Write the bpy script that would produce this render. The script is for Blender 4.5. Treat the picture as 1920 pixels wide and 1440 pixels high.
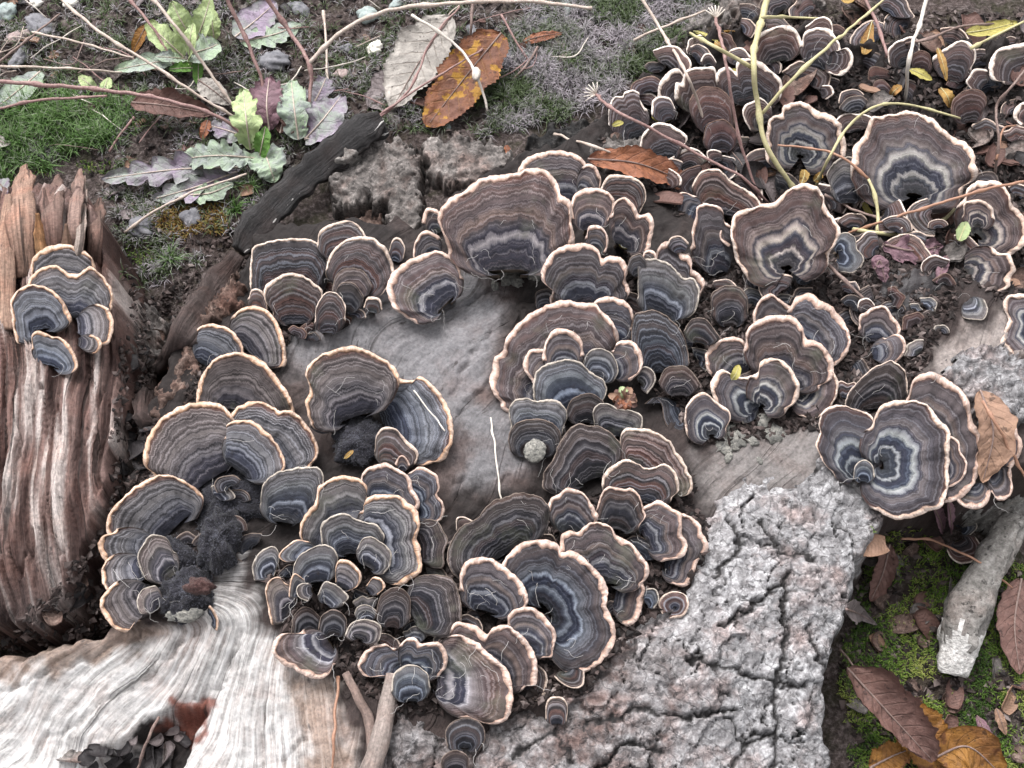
import bpy, math, random
import numpy as np
from mathutils import Vector

for o in list(bpy.data.objects):
    bpy.data.objects.remove(o)
SC = bpy.context.scene
COL = SC.collection
random.seed(7)
RNG = np.random.default_rng(7)

# ------------------------------------------------------------ camera, sky, sun, exposure
PITCH = math.radians(64.0)
HFOV = math.radians(50.0)
TH = math.tan(HFOV / 2)
DIST = 0.515
TARGET = np.array([0.0, 0.0, 0.05])
FWD = np.array([0.0, math.cos(PITCH), -math.sin(PITCH)])
RGT = np.array([1.0, 0.0, 0.0])
UPV = np.array([0.0, math.sin(PITCH), math.cos(PITCH)])
CAM = TARGET - FWD * DIST
cd = bpy.data.cameras.new('camera')
cd.sensor_width = 36
cd.lens = 18 / TH
cd.clip_start = 0.01
cd.clip_end = 100
cam = bpy.data.objects.new('camera', cd)
cam.location = CAM
cam.rotation_euler = (math.pi / 2 - PITCH, 0, 0)
COL.objects.link(cam)
SC.camera = cam
cd.dof.use_dof = False

SUN_EL, SUN_AZ = math.radians(58), math.radians(-25)   # azimuth from +Y towards +X
w = bpy.data.worlds.new('World')
SC.world = w
w.use_nodes = True
nt = w.node_tree
sky = nt.nodes.new('ShaderNodeTexSky')
sky.sky_type = 'NISHITA'
sky.sun_disc = False
sky.sun_elevation = SUN_EL
sky.sun_rotation = SUN_AZ
sky.dust_density = 5.0
sky.air_density = 1.0
hs = nt.nodes.new('ShaderNodeHueSaturation')
hs.inputs['Saturation'].default_value = 0.12      # overcast: grey cloud light
nt.links.new(sky.outputs[0], hs.inputs['Color'])
nt.links.new(hs.outputs[0], nt.nodes['Background'].inputs['Color'])
nt.nodes['Background'].inputs['Strength'].default_value = 0.15
sd_ = bpy.data.lights.new('sun', 'SUN')
sd_.energy = 1.1
sd_.angle = math.radians(28)
sd_.color = (1.0, 0.975, 0.965)
sun = bpy.data.objects.new('sun', sd_)
dv = Vector((math.sin(SUN_AZ) * math.cos(SUN_EL), math.cos(SUN_AZ) * math.cos(SUN_EL), math.sin(SUN_EL)))
sun.rotation_euler = dv.to_track_quat('Z', 'Y').to_euler()
sun.location = (0, 0, 2)
COL.objects.link(sun)
SC.view_settings.view_transform = 'Standard'
SC.view_settings.look = 'None'
SC.view_settings.gamma = 1.0
SC.view_settings.exposure = 1.05

# ------------------------------------------------------------ numpy noise
def _hash(ix, iy, seed):
    h = (ix.astype(np.int64) * 374761393 + iy.astype(np.int64) * 668265263 + seed * 1442695041) & 0xffffffff
    h = ((h ^ (h >> 13)) * 1274126177) & 0xffffffff
    return (h ^ (h >> 16)) & 0xffffffff

def perlin(x, y, seed=0):
    x = np.asarray(x, float); y = np.asarray(y, float)
    x0 = np.floor(x); y0 = np.floor(y)
    fx = x - x0; fy = y - y0
    u = fx * fx * fx * (fx * (fx * 6 - 15) + 10)
    v = fy * fy * fy * (fy * (fy * 6 - 15) + 10)
    def g(dx, dy):
        a = _hash(x0 + dx, y0 + dy, seed) * (2 * math.pi / 4294967296.0)
        return np.cos(a) * (fx - dx) + np.sin(a) * (fy - dy)
    n0 = g(0, 0) * (1 - u) + g(1, 0) * u
    n1 = g(0, 1) * (1 - u) + g(1, 1) * u
    return (n0 * (1 - v) + n1 * v) * 1.5

def fbm(x, y, seed=0, octv=4, gain=0.5):
    a = 1.0; s = 0; f = 1.0
    for k in range(octv):
        s = s + a * perlin(x * f, y * f, seed + k * 17)
        a *= gain; f *= 2.03
    return s

def sstep(a, b, x):
    t = np.clip((x - a) / (b - a), 0, 1)
    return t * t * (3 - 2 * t)

def poly_sd(px, py, poly):
    """signed distance to a polygon, positive inside"""
    P = np.asarray(poly, float)
    px = np.asarray(px, float); py = np.asarray(py, float)
    d = np.full(px.shape, 1e18)
    ins = np.zeros(px.shape, bool)
    n = len(P)
    for i in range(n):
        ax, ay = P[i]; bx, by = P[(i + 1) % n]
        ex, ey = bx - ax, by - ay
        wx, wy = px - ax, py - ay
        t = np.clip((wx * ex + wy * ey) / (ex * ex + ey * ey + 1e-12), 0, 1)
        d = np.minimum(d, (wx - ex * t) ** 2 + (wy - ey * t) ** 2)
        c = ((ay > py) != (by > py))
        with np.errstate(divide='ignore', invalid='ignore'):
            xi = ex * (py - ay) / (ey if ey != 0 else 1e-12) + ax
        ins ^= c & (px < xi)
    d = np.sqrt(d)
    return np.where(ins, d, -d)

def seg_d(px, py, pts):
    d = np.full(np.shape(px), 1e18)
    for (ax, ay), (bx, by) in zip(pts[:-1], pts[1:]):
        ex, ey = bx - ax, by - ay
        wx, wy = px - ax, py - ay
        t = np.clip((wx * ex + wy * ey) / (ex * ex + ey * ey + 1e-12), 0, 1)
        d = np.minimum(d, (wx - ex * t) ** 2 + (wy - ey * t) ** 2)
    return np.sqrt(d)

# ------------------------------------------------------------ plan coordinates: a 1920 x 1440 chart of the site
def rays(px, py):
    px = np.asarray(px, float); py = np.asarray(py, float)
    s = (px - 960) / 960 * TH
    t = (720 - py) / 960 * TH
    return FWD + s[..., None] * RGT + t[..., None] * UPV

def chart(x, y, z=0.045):
    d = np.stack([x - CAM[0], y - CAM[1], np.broadcast_to(z, np.shape(x)) - CAM[2]], -1)
    f = d @ FWD
    return 960 + (d @ RGT) / f / TH * 960, 720 - (d @ UPV) / f / TH * 960

# ------------------------------------------------------------ mesh helpers
def wl(o):
    v = np.zeros(3)
    while o is not None:
        v = v + np.array(o.location); o = o.parent
    return v

def mk_mesh(name, verts, faces, mat=None, smooth=True, attrs=None, parent=None, origin=None):
    """world-space verts (n,3), faces (m,4) or (m,3) int arrays, or a list of such arrays"""
    me = bpy.data.meshes.new(name)
    verts = np.asarray(verts, float)
    if origin is None:
        origin = wl(parent) if parent is not None else np.array([*verts[:, :2].mean(0), verts[:, 2].min()])
    origin = np.asarray(origin, float)
    verts = np.ascontiguousarray(verts - origin, dtype=np.float32)
    if not isinstance(faces, list):
        faces = [faces]
    faces = [np.asarray(f, np.int32) for f in faces if len(f)]
    loops = np.concatenate([f.ravel() for f in faces])
    tot = np.concatenate([np.full(len(f), f.shape[1], np.int32) for f in faces])
    me.vertices.add(len(verts)); me.vertices.foreach_set('co', verts.ravel())
    me.loops.add(len(loops)); me.loops.foreach_set('vertex_index', loops)
    me.polygons.add(len(tot))
    st = np.zeros(len(tot), np.int32); st[1:] = np.cumsum(tot)[:-1]
    me.polygons.foreach_set('loop_start', st)
    me.polygons.foreach_set('loop_total', tot)
    me.polygons.foreach_set('use_smooth', np.full(len(tot), smooth, bool))
    for k, v in (attrs or {}).items():
        v = np.asarray(v, np.float32)
        if v.ndim == 2:
            a = me.attributes.new(k, 'FLOAT_COLOR', 'POINT')
            if v.shape[1] == 3:
                v = np.concatenate([v, np.ones((len(v), 1), np.float32)], 1)
            a.data.foreach_set('color', np.ascontiguousarray(v).ravel())
        else:
            a = me.attributes.new(k, 'FLOAT', 'POINT')
            a.data.foreach_set('value', v)
    me.update(calc_edges=True)
    me.validate()
    o = bpy.data.objects.new(name, me)
    if mat is not None:
        me.materials.append(mat)
    COL.objects.link(o)
    if parent is not None:
        o.parent = parent
    o.location = origin - (wl(parent) if parent is not None else 0)
    return o

def grid_faces(nu, nv, wrap=False, flip=False):
    """faces of a (nu x nv) vertex grid, index = i*nv + j"""
    i = np.arange(nu if wrap else nu - 1)
    j = np.arange(nv - 1)
    I, J = np.meshgrid(i, j, indexing='ij')
    I2 = (I + 1) % nu
    q = np.stack([I * nv + J, I2 * nv + J, I2 * nv + J + 1, I * nv + J + 1], -1).reshape(-1, 4)
    return q[:, ::-1] if flip else q

def empty(name, loc):
    o = bpy.data.objects.new(name, None)
    o.empty_display_size = 0.01
    o.location = loc
    COL.objects.link(o)
    return o

def tag(o, label=None, cat=None, group=None, kind=None):
    if label: o['label'] = label
    if cat: o['category'] = cat
    if group: o['group'] = group
    if kind: o['kind'] = kind
    return o

def catmull(pts, n):
    """resample a polyline with a Catmull-Rom spline to n points spaced evenly"""
    P = np.asarray(pts, float)
    if len(P) < 2:
        return np.repeat(P, n, 0)
    Q = np.vstack([2 * P[0] - P[1], P, 2 * P[-1] - P[-2]])
    out = []
    for k in range(len(P) - 1):
        p0, p1, p2, p3 = Q[k:k + 4]
        t = np.linspace(0, 1, 14, endpoint=False)[:, None]
        out.append(0.5 * ((2 * p1) + (-p0 + p2) * t + (2 * p0 - 5 * p1 + 4 * p2 - p3) * t ** 2 + (-p0 + 3 * p1 - 3 * p2 + p3) * t ** 3))
    out.append(P[-1:])
    R = np.vstack(out)
    L = np.r_[0, np.cumsum(np.linalg.norm(np.diff(R, axis=0), axis=1))]
    s = np.linspace(0, L[-1], n)
    return np.stack([np.interp(s, L, R[:, c]) for c in range(R.shape[1])], 1)
# ------------------------------------------------------------ materials
class NB:
    """small node builder"""
    def __init__(s, name, rough=0.8, spec=0.3):
        s.m = bpy.data.materials.new(name); s.m.use_nodes = True
        s.t = s.m.node_tree; s.b = s.t.nodes['Principled BSDF']
        s.b.inputs['Roughness'].default_value = rough
        s.b.inputs['Specular IOR Level'].default_value = spec
    def n(s, typ, **kw):
        x = s.t.nodes.new(typ)
        for k, v in kw.items(): setattr(x, k, v)
        return x
    def set(s, sock, v):
        if isinstance(v, bpy.types.NodeSocket): s.t.links.new(v, sock)
        elif isinstance(v, bpy.types.Node): s.t.links.new(v.outputs[0], sock)
        elif v is not None: sock.default_value = v
    def attr(s, name, fac=True):
        a = s.n('ShaderNodeAttribute', attribute_name=name)
        return a.outputs['Fac'] if fac else a.outputs['Color']
    def math(s, op, a, b=0.0, clamp=False):
        x = s.n('ShaderNodeMath', operation=op); x.use_clamp = clamp
        s.set(x.inputs[0], a); s.set(x.inputs[1], b)
        return x.outputs[0]
    def xyz(s, x, y, z=0.0):
        c = s.n('ShaderNodeCombineXYZ')
        s.set(c.inputs[0], x); s.set(c.inputs[1], y); s.set(c.inputs[2], z)
        return c.outputs[0]
    def noise(s, vec=None, scale=5, detail=3, rough=0.5, dist=0.0, dim='3D', w=None):
        x = s.n('ShaderNodeTexNoise', noise_dimensions=dim)
        if vec is not None and dim != '1D': s.set(x.inputs['Vector'], vec)
        if w is not None: s.set(x.inputs['W'], w)
        x.inputs['Scale'].default_value = scale; x.inputs['Detail'].default_value = detail
        x.inputs['Roughness'].default_value = rough; x.inputs['Distortion'].default_value = dist
        return x.outputs['Fac']
    def voro(s, vec, scale, feature='F1', out='Distance'):
        x = s.n('ShaderNodeTexVoronoi', feature=feature)
        s.set(x.inputs['Vector'], vec); x.inputs['Scale'].default_value = scale
        return x.outputs[out]
    def ramp(s, fac, stops, interp='LINEAR'):
        x = s.n('ShaderNodeValToRGB'); r = x.color_ramp; r.interpolation = interp
        while len(r.elements) < len(stops): r.elements.new(0.5)
        for e, (p, c) in zip(r.elements, stops):
            e.position = p
            e.color = (c, c, c, 1) if isinstance(c, (int, float)) else (*c, 1)
        s.set(x.inputs[0], fac)
        return x.outputs[0]
    def mix(s, fac, a, b, mode='MIX'):
        x = s.n('ShaderNodeMix', data_type='RGBA', blend_type=mode)
        s.set(x.inputs[0], fac)
        for sock, v in ((x.inputs[6], a), (x.inputs[7], b)):
            if isinstance(v, tuple): v = (*v[:3], 1)
            s.set(sock, v)
        return x.outputs[2]
    def maprange(s, v, a, b, c, d):
        x = s.n('ShaderNodeMapRange'); s.set(x.inputs[0], v)
        for i, q in enumerate((a, b, c, d)): x.inputs[i + 1].default_value = q
        return x.outputs[0]
    def pos(s):
        return s.n('ShaderNodeNewGeometry').outputs['Position']
    def obj_random(s):
        return s.n('ShaderNodeObjectInfo').outputs['Random']
    def bump(s, h, strength=0.5, dist=0.001, normal=None):
        x = s.n('ShaderNodeBump'); x.inputs['Strength'].default_value = strength
        x.inputs['Distance'].default_value = dist; s.set(x.inputs['Height'], h)
        if normal is not None: s.set(x.inputs['Normal'], normal)
        return x.outputs[0]
    def done(s, color, normal=None, rough=None):
        s.set(s.b.inputs['Base Color'], color if not isinstance(color, tuple) else (*color, 1))
        if normal is not None: s.set(s.b.inputs['Normal'], normal)
        if rough is not None: s.set(s.b.inputs['Roughness'], rough)
        return s.m

M = {}
# --- bracket caps: growth zones follow the radius attribute "fr"
CREAM = (0.66, 0.56, 0.44); BUFF = (0.58, 0.40, 0.24); WHITE = (0.74, 0.69, 0.63)
BROWN = (0.098, 0.082, 0.083); DBROWN = (0.055, 0.040, 0.036); RBROWN = (0.150, 0.080, 0.062)
GREY = (0.20, 0.19, 0.185); LGREY = (0.36, 0.35, 0.34); BLUE = (0.055, 0.057, 0.075); BLACK = (0.018, 0.018, 0.021)
TAUPE = (0.22, 0.175, 0.15)

def cap_mat(name, stops, band=0.55, tint=0.22, tintcol=RBROWN, edge_j=0.05):
    b = NB('cap_' + name, rough=0.86, spec=0.18)
    fr = b.attr('fr'); fu = b.attr('fu'); rad = b.attr('rad'); seed = b.attr('seed')
    rmm = b.math('MULTIPLY', fr, rad)
    v2 = b.xyz(b.math('MULTIPLY', fu, 0.09), b.math('MULTIPLY', rmm, 0.12), b.math('MULTIPLY', seed, 13.7))
    wob = b.math('SUBTRACT', b.noise(v2, 1.0, 3, 0.55), 0.5)
    v3 = b.xyz(b.math('MULTIPLY', fu, 1.6), b.math('MULTIPLY', rmm, 0.25), seed)
    wob2 = b.math('SUBTRACT', b.noise(v3, 1.0, 2, 0.6), 0.5)
    shift = b.math('SUBTRACT', b.noise(None, 1.0, 0, dim='1D', w=b.math('MULTIPLY', seed, 71.3)), 0.5)
    rr = b.math('ADD', fr, b.math('MULTIPLY', wob, 0.16))
    rr = b.math('ADD', rr, b.math('MULTIPLY', wob2, edge_j))
    rr = b.math('ADD', rr, b.math('MULTIPLY', b.math('MULTIPLY', shift, 0.30), b.math('SUBTRACT', 1.0, fr)))
    base = b.ramp(rr, stops)
    rw = b.math('MULTIPLY', rr, rad)
    fine = b.noise(None, 1.0, 3, 0.62, dim='1D', w=b.math('ADD', b.math('MULTIPLY', rw, 1.0), b.math('MULTIPLY', seed, 53.1)))
    coarse = b.noise(None, 1.0, 1, 0.5, dim='1D', w=b.math('ADD', b.math('MULTIPLY', rw, 0.20), b.math('MULTIPLY', seed, 91.7)))
    c = b.mix(b.maprange(coarse, 0.52, 0.68, 0, tint), base, tintcol)
    lightb = b.maprange(fine, 0.545, 0.60, 0, band)
    c = b.mix(lightb, c, b.mix(0.5, base, (0.40, 0.385, 0.385)))
    darkb = b.maprange(fine, 0.46, 0.40, 0, band)
    c = b.mix(darkb, c, b.mix(0.75, base, BLACK))
    fib = b.noise(b.xyz(b.math('MULTIPLY', fu, 4.2), b.math('MULTIPLY', rmm, 0.8), seed), 1.0, 3, 0.7)
    c = b.mix(1.0, c, b.ramp(fib, [(0.28, 0.76), (0.5, 1.0), (0.74, 1.22)]), 'MULTIPLY')
    p = b.pos()
    spk = b.noise(p, 1700, 2, 0.6)
    c = b.mix(b.maprange(spk, 0.70, 0.80, 0, 0.45), c, (0.45, 0.43, 0.41))
    mott = b.noise(p, 130, 3, 0.6)
    c = b.mix(1.0, c, b.ramp(mott, [(0.3, 0.78), (0.7, 1.2)]), 'MULTIPLY')
    vr = b.noise(None, 1.0, 0, dim='1D', w=b.math('MULTIPLY', seed, 37.9))
    vh = b.noise(None, 1.0, 0, dim='1D', w=b.math('MULTIPLY', seed, 17.3))
    c = b.mix(1.0, c, b.ramp(vr, [(0.25, 0.70), (0.5, 0.95), (0.75, 1.2)]), 'MULTIPLY')
    c = b.mix(1.0, c, b.ramp(vh, [(0.25, (1.06, 0.95, 0.92)), (0.5, (0.98, 0.97, 0.99)), (0.75, (0.88, 0.96, 1.07))]), 'MULTIPLY')
    lv_ = b.attr('live')
    c = b.mix(b.math('MULTIPLY', b.math('SUBTRACT', 1.0, lv_), 0.72), c, b.mix(0.5, c, (0.022, 0.021, 0.025)))
    c = b.mix(1.0, c, b.ramp(rr, [(0.0, (0.50, 0.51, 0.55)), (0.45, (0.72, 0.75, 0.82)), (0.75, (0.90, 0.91, 0.95)), (1.0, (0.97, 0.95, 0.96))]), 'MULTIPLY')
    algae = b.noise(p, 48, 4, 0.6)
    c = b.mix(b.math('MULTIPLY', b.maprange(algae, 0.56, 0.70, 0, 0.5), b.maprange(vh, 0.45, 0.6, 1, 0)), c, (0.11, 0.115, 0.085))
    dirt = b.noise(p, 210, 4, 0.65)
    c = b.mix(b.maprange(dirt, 0.60, 0.72, 0, 0.6), c, (0.03, 0.026, 0.026))
    gm = b.n('ShaderNodeGamma'); b.set(gm.inputs[0], c); gm.inputs[1].default_value = 1.10; c = gm.outputs[0]
    h = b.math('ADD', b.math('MULTIPLY', fine, 1.0), b.math('MULTIPLY', fib, 0.35))
    h = b.math('ADD', h, b.math('MULTIPLY', spk, 0.25))
    b.b.inputs['Sheen Weight'].default_value = 0.06
    return b.done(c, b.bump(h, 0.75, 0.0007))

M['cap_br'] = cap_mat('br', [(0.0, BLACK), (0.14, BLUE), (0.30, BLUE), (0.37, LGREY), (0.42, BLUE), (0.52, (0.10, 0.09, 0.09)), (0.60, TAUPE), (0.68, BROWN), (0.80, (0.125, 0.106, 0.104)), (0.90, BROWN), (0.97, RBROWN), (1.0, TAUPE)])
M['cap_or'] = cap_mat('or', [(0.0, BLACK), (0.15, (0.05, 0.052, 0.07)), (0.30, (0.09, 0.09, 0.11)), (0.38, (0.26, 0.25, 0.25)), (0.46, (0.12, 0.115, 0.118)), (0.60, (0.21, 0.195, 0.185)), (0.74, (0.125, 0.117, 0.116)), (0.88, (0.11, 0.098, 0.095)), (0.96, RBROWN), (1.0, BUFF)], band=0.75, tint=0.25, tintcol=(0.20, 0.17, 0.155))
M['cap_st'] = cap_mat('st', [(0.0, BLACK), (0.2, BLUE), (0.35, (0.09, 0.075, 0.072)), (0.5, RBROWN), (0.62, (0.10, 0.085, 0.08)), (0.78, (0.13, 0.10, 0.092)), (0.92, (0.09, 0.075, 0.07)), (1.0, TAUPE)], band=0.8, tint=0.75, tintcol=(0.17, 0.095, 0.075))
M['cap_gr'] = cap_mat('gr', [(0.0, BLACK), (0.16, (0.035, 0.037, 0.048)), (0.34, BLUE), (0.42, (0.42, 0.42, 0.43)), (0.47, (0.07, 0.072, 0.088)), (0.62, (0.10, 0.10, 0.105)), (0.70, (0.26, 0.25, 0.235)), (0.78, (0.13, 0.12, 0.117)), (1.0, (0.15, 0.132, 0.122))], band=0.6, tint=0.3, tintcol=(0.24, 0.215, 0.19))
M['cap_dk'] = cap_mat('dk', [(0.0, BLACK), (0.3, (0.026, 0.026, 0.032)), (0.48, (0.038, 0.038, 0.046)), (0.56, (0.13, 0.125, 0.125)), (0.62, (0.045, 0.043, 0.048)), (0.78, (0.075, 0.064, 0.06)), (0.90, (0.055, 0.046, 0.044)), (1.0, (0.11, 0.088, 0.078))], band=0.6, tint=0.45, tintcol=(0.125, 0.080, 0.064))
M['cap_bo'] = cap_mat('bo', [(0.0, (0.05, 0.05, 0.05)), (0.13, (0.10, 0.10, 0.105)), (0.20, (0.07, 0.075, 0.09)), (0.25, (0.70, 0.66, 0.58)), (0.29, BLUE), (0.41, (0.075, 0.08, 0.10)), (0.46, (0.60, 0.56, 0.47)), (0.52, (0.34, 0.31, 0.28)), (0.56, BLUE), (0.61, (0.24, 0.205, 0.185)), (0.67, (0.155, 0.125, 0.115)), (0.74, BROWN), (0.90, (0.085, 0.065, 0.062)), (0.97, RBROWN), (1.0, TAUPE)], band=0.4, tint=0.2, edge_j=0.045)
M['cap_rd'] = cap_mat('rd', [(0.0, BLACK), (0.3, (0.05, 0.034, 0.032)), (0.6, (0.085, 0.050, 0.044)), (0.85, (0.11, 0.066, 0.056)), (1.0, (0.13, 0.085, 0.07))], band=0.55, tint=0.5, tintcol=(0.15, 0.07, 0.055))
M['cap_wr'] = cap_mat('wr', [(0.0, BLACK), (0.25, (0.04, 0.037, 0.04)), (0.45, (0.075, 0.058, 0.055)), (0.7, (0.105, 0.072, 0.064)), (0.9, (0.12, 0.085, 0.075)), (1.0, TAUPE)], band=0.65, tint=0.5, tintcol=(0.15, 0.085, 0.07))

def rim_mat(name, inner, mid, outer, streak=0.5):
    b = NB('margin_' + name, rough=0.8, spec=0.22)
    fr = b.attr('fm'); fu = b.attr('fu'); seed = b.attr('seed')
    st = b.noise(b.xyz(b.math('MULTIPLY', fu, 0.8), b.math('MULTIPLY', fr, 0.5), seed), 1.0, 4, 0.65)
    wob = b.math('ADD', fr, b.math('MULTIPLY', b.math('SUBTRACT', b.noise(b.xyz(b.math('MULTIPLY', fu, 0.5), 0.0, seed), 1.0, 3, 0.6), 0.5), 0.7))
    c = b.ramp(wob, [(0.0, inner), (0.28, mid), (0.62, outer), (0.9, outer), (1.0, mid)])
    c = b.mix(b.maprange(st, 0.50, 0.34, 0, streak), c, inner)
    pat = b.noise(b.xyz(b.math('MULTIPLY', fu, 0.07), 3.0, seed), 1.0, 2, 0.5)
    c = b.mix(b.maprange(pat, 0.42, 0.66, 0, 0.6), c, mid)
    wear = b.noise(b.xyz(b.math('MULTIPLY', fu, 0.16), b.math('MULTIPLY', fr, 0.8), b.math('ADD', seed, 4.0)), 1.0, 4, 0.62)
    c = b.mix(b.maprange(wear, 0.56, 0.70, 0, 0.8), c, b.mix(0.4, inner, mid))
    lv_ = b.attr('live')
    c = b.mix(b.maprange(b.math('ADD', lv_, b.math('MULTIPLY', b.math('SUBTRACT', wear, 0.5), 0.8)), 0.55, 0.15, 0, 1), c, (0.075, 0.062, 0.06))
    gr = b.noise(b.pos(), 900, 2, 0.6)
    c = b.mix(1.0, c, b.ramp(gr, [(0.3, 0.8), (0.7, 1.15)]), 'MULTIPLY')
    return b.done(c, b.bump(b.math('ADD', st, b.math('MULTIPLY', gr, 0.5)), 0.8, 0.0008))
M['rim_br'] = rim_mat('br', (0.19, 0.12, 0.098), (0.46, 0.315, 0.255), (0.70, 0.555, 0.49))
M['rim_or'] = rim_mat('or', (0.20, 0.108, 0.072), (0.48, 0.305, 0.205), (0.68, 0.52, 0.43), 0.45)
M['rim_st'] = rim_mat('st', (0.22, 0.16, 0.13), (0.46, 0.35, 0.285), (0.70, 0.58, 0.51))
M['rim_gr'] = rim_mat('gr', (0.14, 0.125, 0.115), (0.30, 0.26, 0.225), (0.50, 0.44, 0.385))
M['rim_dk'] = rim_mat('dk', (0.06, 0.05, 0.047), (0.12, 0.09, 0.078), (0.22, 0.175, 0.15))
M['rim_bo'] = rim_mat('bo', (0.21, 0.135, 0.105), (0.52, 0.38, 0.305), (0.76, 0.64, 0.57))
M['rim_rd'] = rim_mat('rd', (0.075, 0.045, 0.04), (0.13, 0.08, 0.065), (0.20, 0.14, 0.115))
M['rim_wr'] = rim_mat('wr', (0.25, 0.18, 0.15), (0.62, 0.51, 0.44), (0.86, 0.78, 0.73), 0.4)

b = NB('pore_surface', 0.9, 0.1)
M['pore'] = b.done(b.mix(b.maprange(b.noise(b.pos(), 1500, 2), 0.4, 0.65, 0, 1), (0.16, 0.125, 0.10), (0.26, 0.21, 0.17)), b.bump(b.voro(b.pos(), 2200), 0.5, 0.0004))

# --- weathered wood: "wc" is the pigment of that stretch of wood, "ga"/"gl" run across and along the grain
def wood_mat(name, streak=1.0, rough=0.75):
    b = NB(name, rough, 0.25)
    ga = b.attr('ga'); gl = b.attr('gl'); wc = b.attr('wc', False); bl = b.attr('bleach'); gs = b.attr('gs')
    g1 = b.noise(b.xyz(ga, b.math('MULTIPLY', gl, 0.045), 0.3), 0.16, 5, 0.62, 0.35)
    g2 = b.noise(b.xyz(ga, b.math('MULTIPLY', gl, 0.03), 7.0), 0.9, 5, 0.7, 0.15)
    p = b.pos()
    m1 = b.noise(p, 55, 5, 0.6)
    c = b.mix(gs, wc, b.ramp(g1, [(0.28, 1 - 0.72 * streak), (0.46, 0.86), (0.60, 1.12), (0.76, 1.42)]), 'MULTIPLY')
    c = b.mix(gs, c, b.ramp(g2, [(0.3, 0.66), (0.5, 1.0), (0.72, 1.25)]), 'MULTIPLY')
    c = b.mix(b.math('MULTIPLY', gs, b.maprange(m1, 0.48, 0.66, 0, 0.6)), c, b.mix(1.0, c, (1.1, 0.86, 0.78), 'MULTIPLY'))
    crack = b.maprange(b.noise(b.xyz(ga, b.math('MULTIPLY', gl, 0.02), 3.1), 0.11, 3, 0.5, 0.5), 0.37, 0.33, 0, 1)
    crack = b.math('MULTIPLY', crack, b.math('ADD', 0.3, b.math('MULTIPLY', gs, 0.7)))
    c = b.mix(b.math('MULTIPLY', crack, 0.75), c, (0.03, 0.022, 0.02))
    spk = b.noise(p, 700, 3, 0.65)
    c = b.mix(1.0, c, b.ramp(spk, [(0.3, 0.66), (0.55, 1.0), (0.75, 1.3)]), 'MULTIPLY')
    stain = b.noise(p, 34, 5, 0.62, 0.8)
    c = b.mix(b.maprange(stain, 0.53, 0.66, 0, 0.32), c, b.mix(1.0, c, (0.62, 0.46, 0.41), 'MULTIPLY'))
    pits = b.maprange(b.noise(b.xyz(b.math('MULTIPLY', ga, 0.10), b.math('MULTIPLY', gl, 0.03), 5.0), 1.0, 3, 0.6), 0.64, 0.70, 0, 0.75)
    c = b.mix(b.math('MULTIPLY', pits, b.maprange(bl, 0.3, 0.6, 1, 0.3)), c, (0.035, 0.027, 0.026))
    # pale bloom on bleached wood
    c = b.mix(b.math('MULTIPLY', bl, b.maprange(g1, 0.42, 0.66, 0, 0.7)), c, (0.72, 0.71, 0.71))
    h = b.math('MULTIPLY', gs, b.math('ADD', b.math('MULTIPLY', g1, 1.4), b.math('MULTIPLY', g2, 0.8)))
    h = b.math('SUBTRACT', h, b.math('MULTIPLY', crack, 0.8))
    h = b.math('ADD', h, b.math('MULTIPLY', spk, 0.3))
    return b.done(c, b.bump(h, 0.8, 0.0016))
M['wood'] = wood_mat('weathered_wood', 0.75)
M['slab'] = wood_mat('decayed_wood', 1.0)

def bark_mat(name, lo, mid, hi, red=0.25, sc=1.0, hairs=0.4, bmp=0.6):
    b = NB(name, 0.85, 0.2)
    p = b.pos()
    a = b.noise(p, 170 * sc, 6, 0.68, 0.6)
    f = b.noise(p, 620 * sc, 5, 0.7, 0.4)
    r = b.obj_random()
    c = b.ramp(b.math('ADD', b.math('MULTIPLY', a, 0.55), b.math('MULTIPLY', f, 0.45)), [(0.34, lo), (0.50, mid), (0.62, hi), (0.74, tuple(min(1, x * 1.35) for x in hi))])
    rd = b.noise(p, 45, 4, 0.6)
    c = b.mix(b.maprange(rd, 0.50, 0.66, 0, red), c, b.mix(1.0, c, (1.05, 0.68, 0.58), 'MULTIPLY'))
    tone = b.attr('tone')
    c = b.mix(b.math('MULTIPLY', tone, b.maprange(b.noise(p, 90, 5, 0.65), 0.36, 0.62, 0.25, 1.0)), c, b.mix(1.0, c, (0.52, 0.43, 0.40), 'MULTIPLY'))
    wp = b.n('ShaderNodeVectorMath', operation='ADD'); b.set(wp.inputs[0], p)
    nz = b.n('ShaderNodeTexNoise'); b.set(nz.inputs['Vector'], p); nz.inputs['Scale'].default_value = 160; nz.inputs['Detail'].default_value = 3
    sc_ = b.n('ShaderNodeVectorMath', operation='SCALE'); b.set(sc_.inputs[0], nz.outputs['Color']); sc_.inputs['Scale'].default_value = 0.006; b.set(wp.inputs[1], sc_.outputs[0])
    hair = b.maprange(b.voro(wp.outputs[0], 120 * sc, 'DISTANCE_TO_EDGE'), 0.012, 0.045, 1, 0)
    c = b.mix(b.math('MULTIPLY', hair, hairs), c, lo)
    pit = b.maprange(b.noise(p, 300, 3, 0.6), 0.60, 0.68, 0, 0.8)
    c = b.mix(pit, c, b.mix(0.5, lo, (0.02, 0.018, 0.018)))
    dp = b.attr('depth')
    c = b.mix(dp, c, b.mix(0.85, lo, (0.012, 0.011, 0.011)))
    c = b.mix(1.0, c, b.ramp(r, [(0, 0.82), (1, 1.14)]), 'MULTIPLY')
    vo = b.voro(p, 330 * sc)
    h = b.math('ADD', b.math('ADD', a, b.math('MULTIPLY', f, 0.6)), b.math('MULTIPLY', vo, 0.25))
    h = b.math('SUBTRACT', h, b.math('ADD', b.math('MULTIPLY', hair, hairs * 0.6), b.math('MULTIPLY', pit, 0.4)))
    return b.done(c, b.bump(h, bmp, 0.0013))
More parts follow.
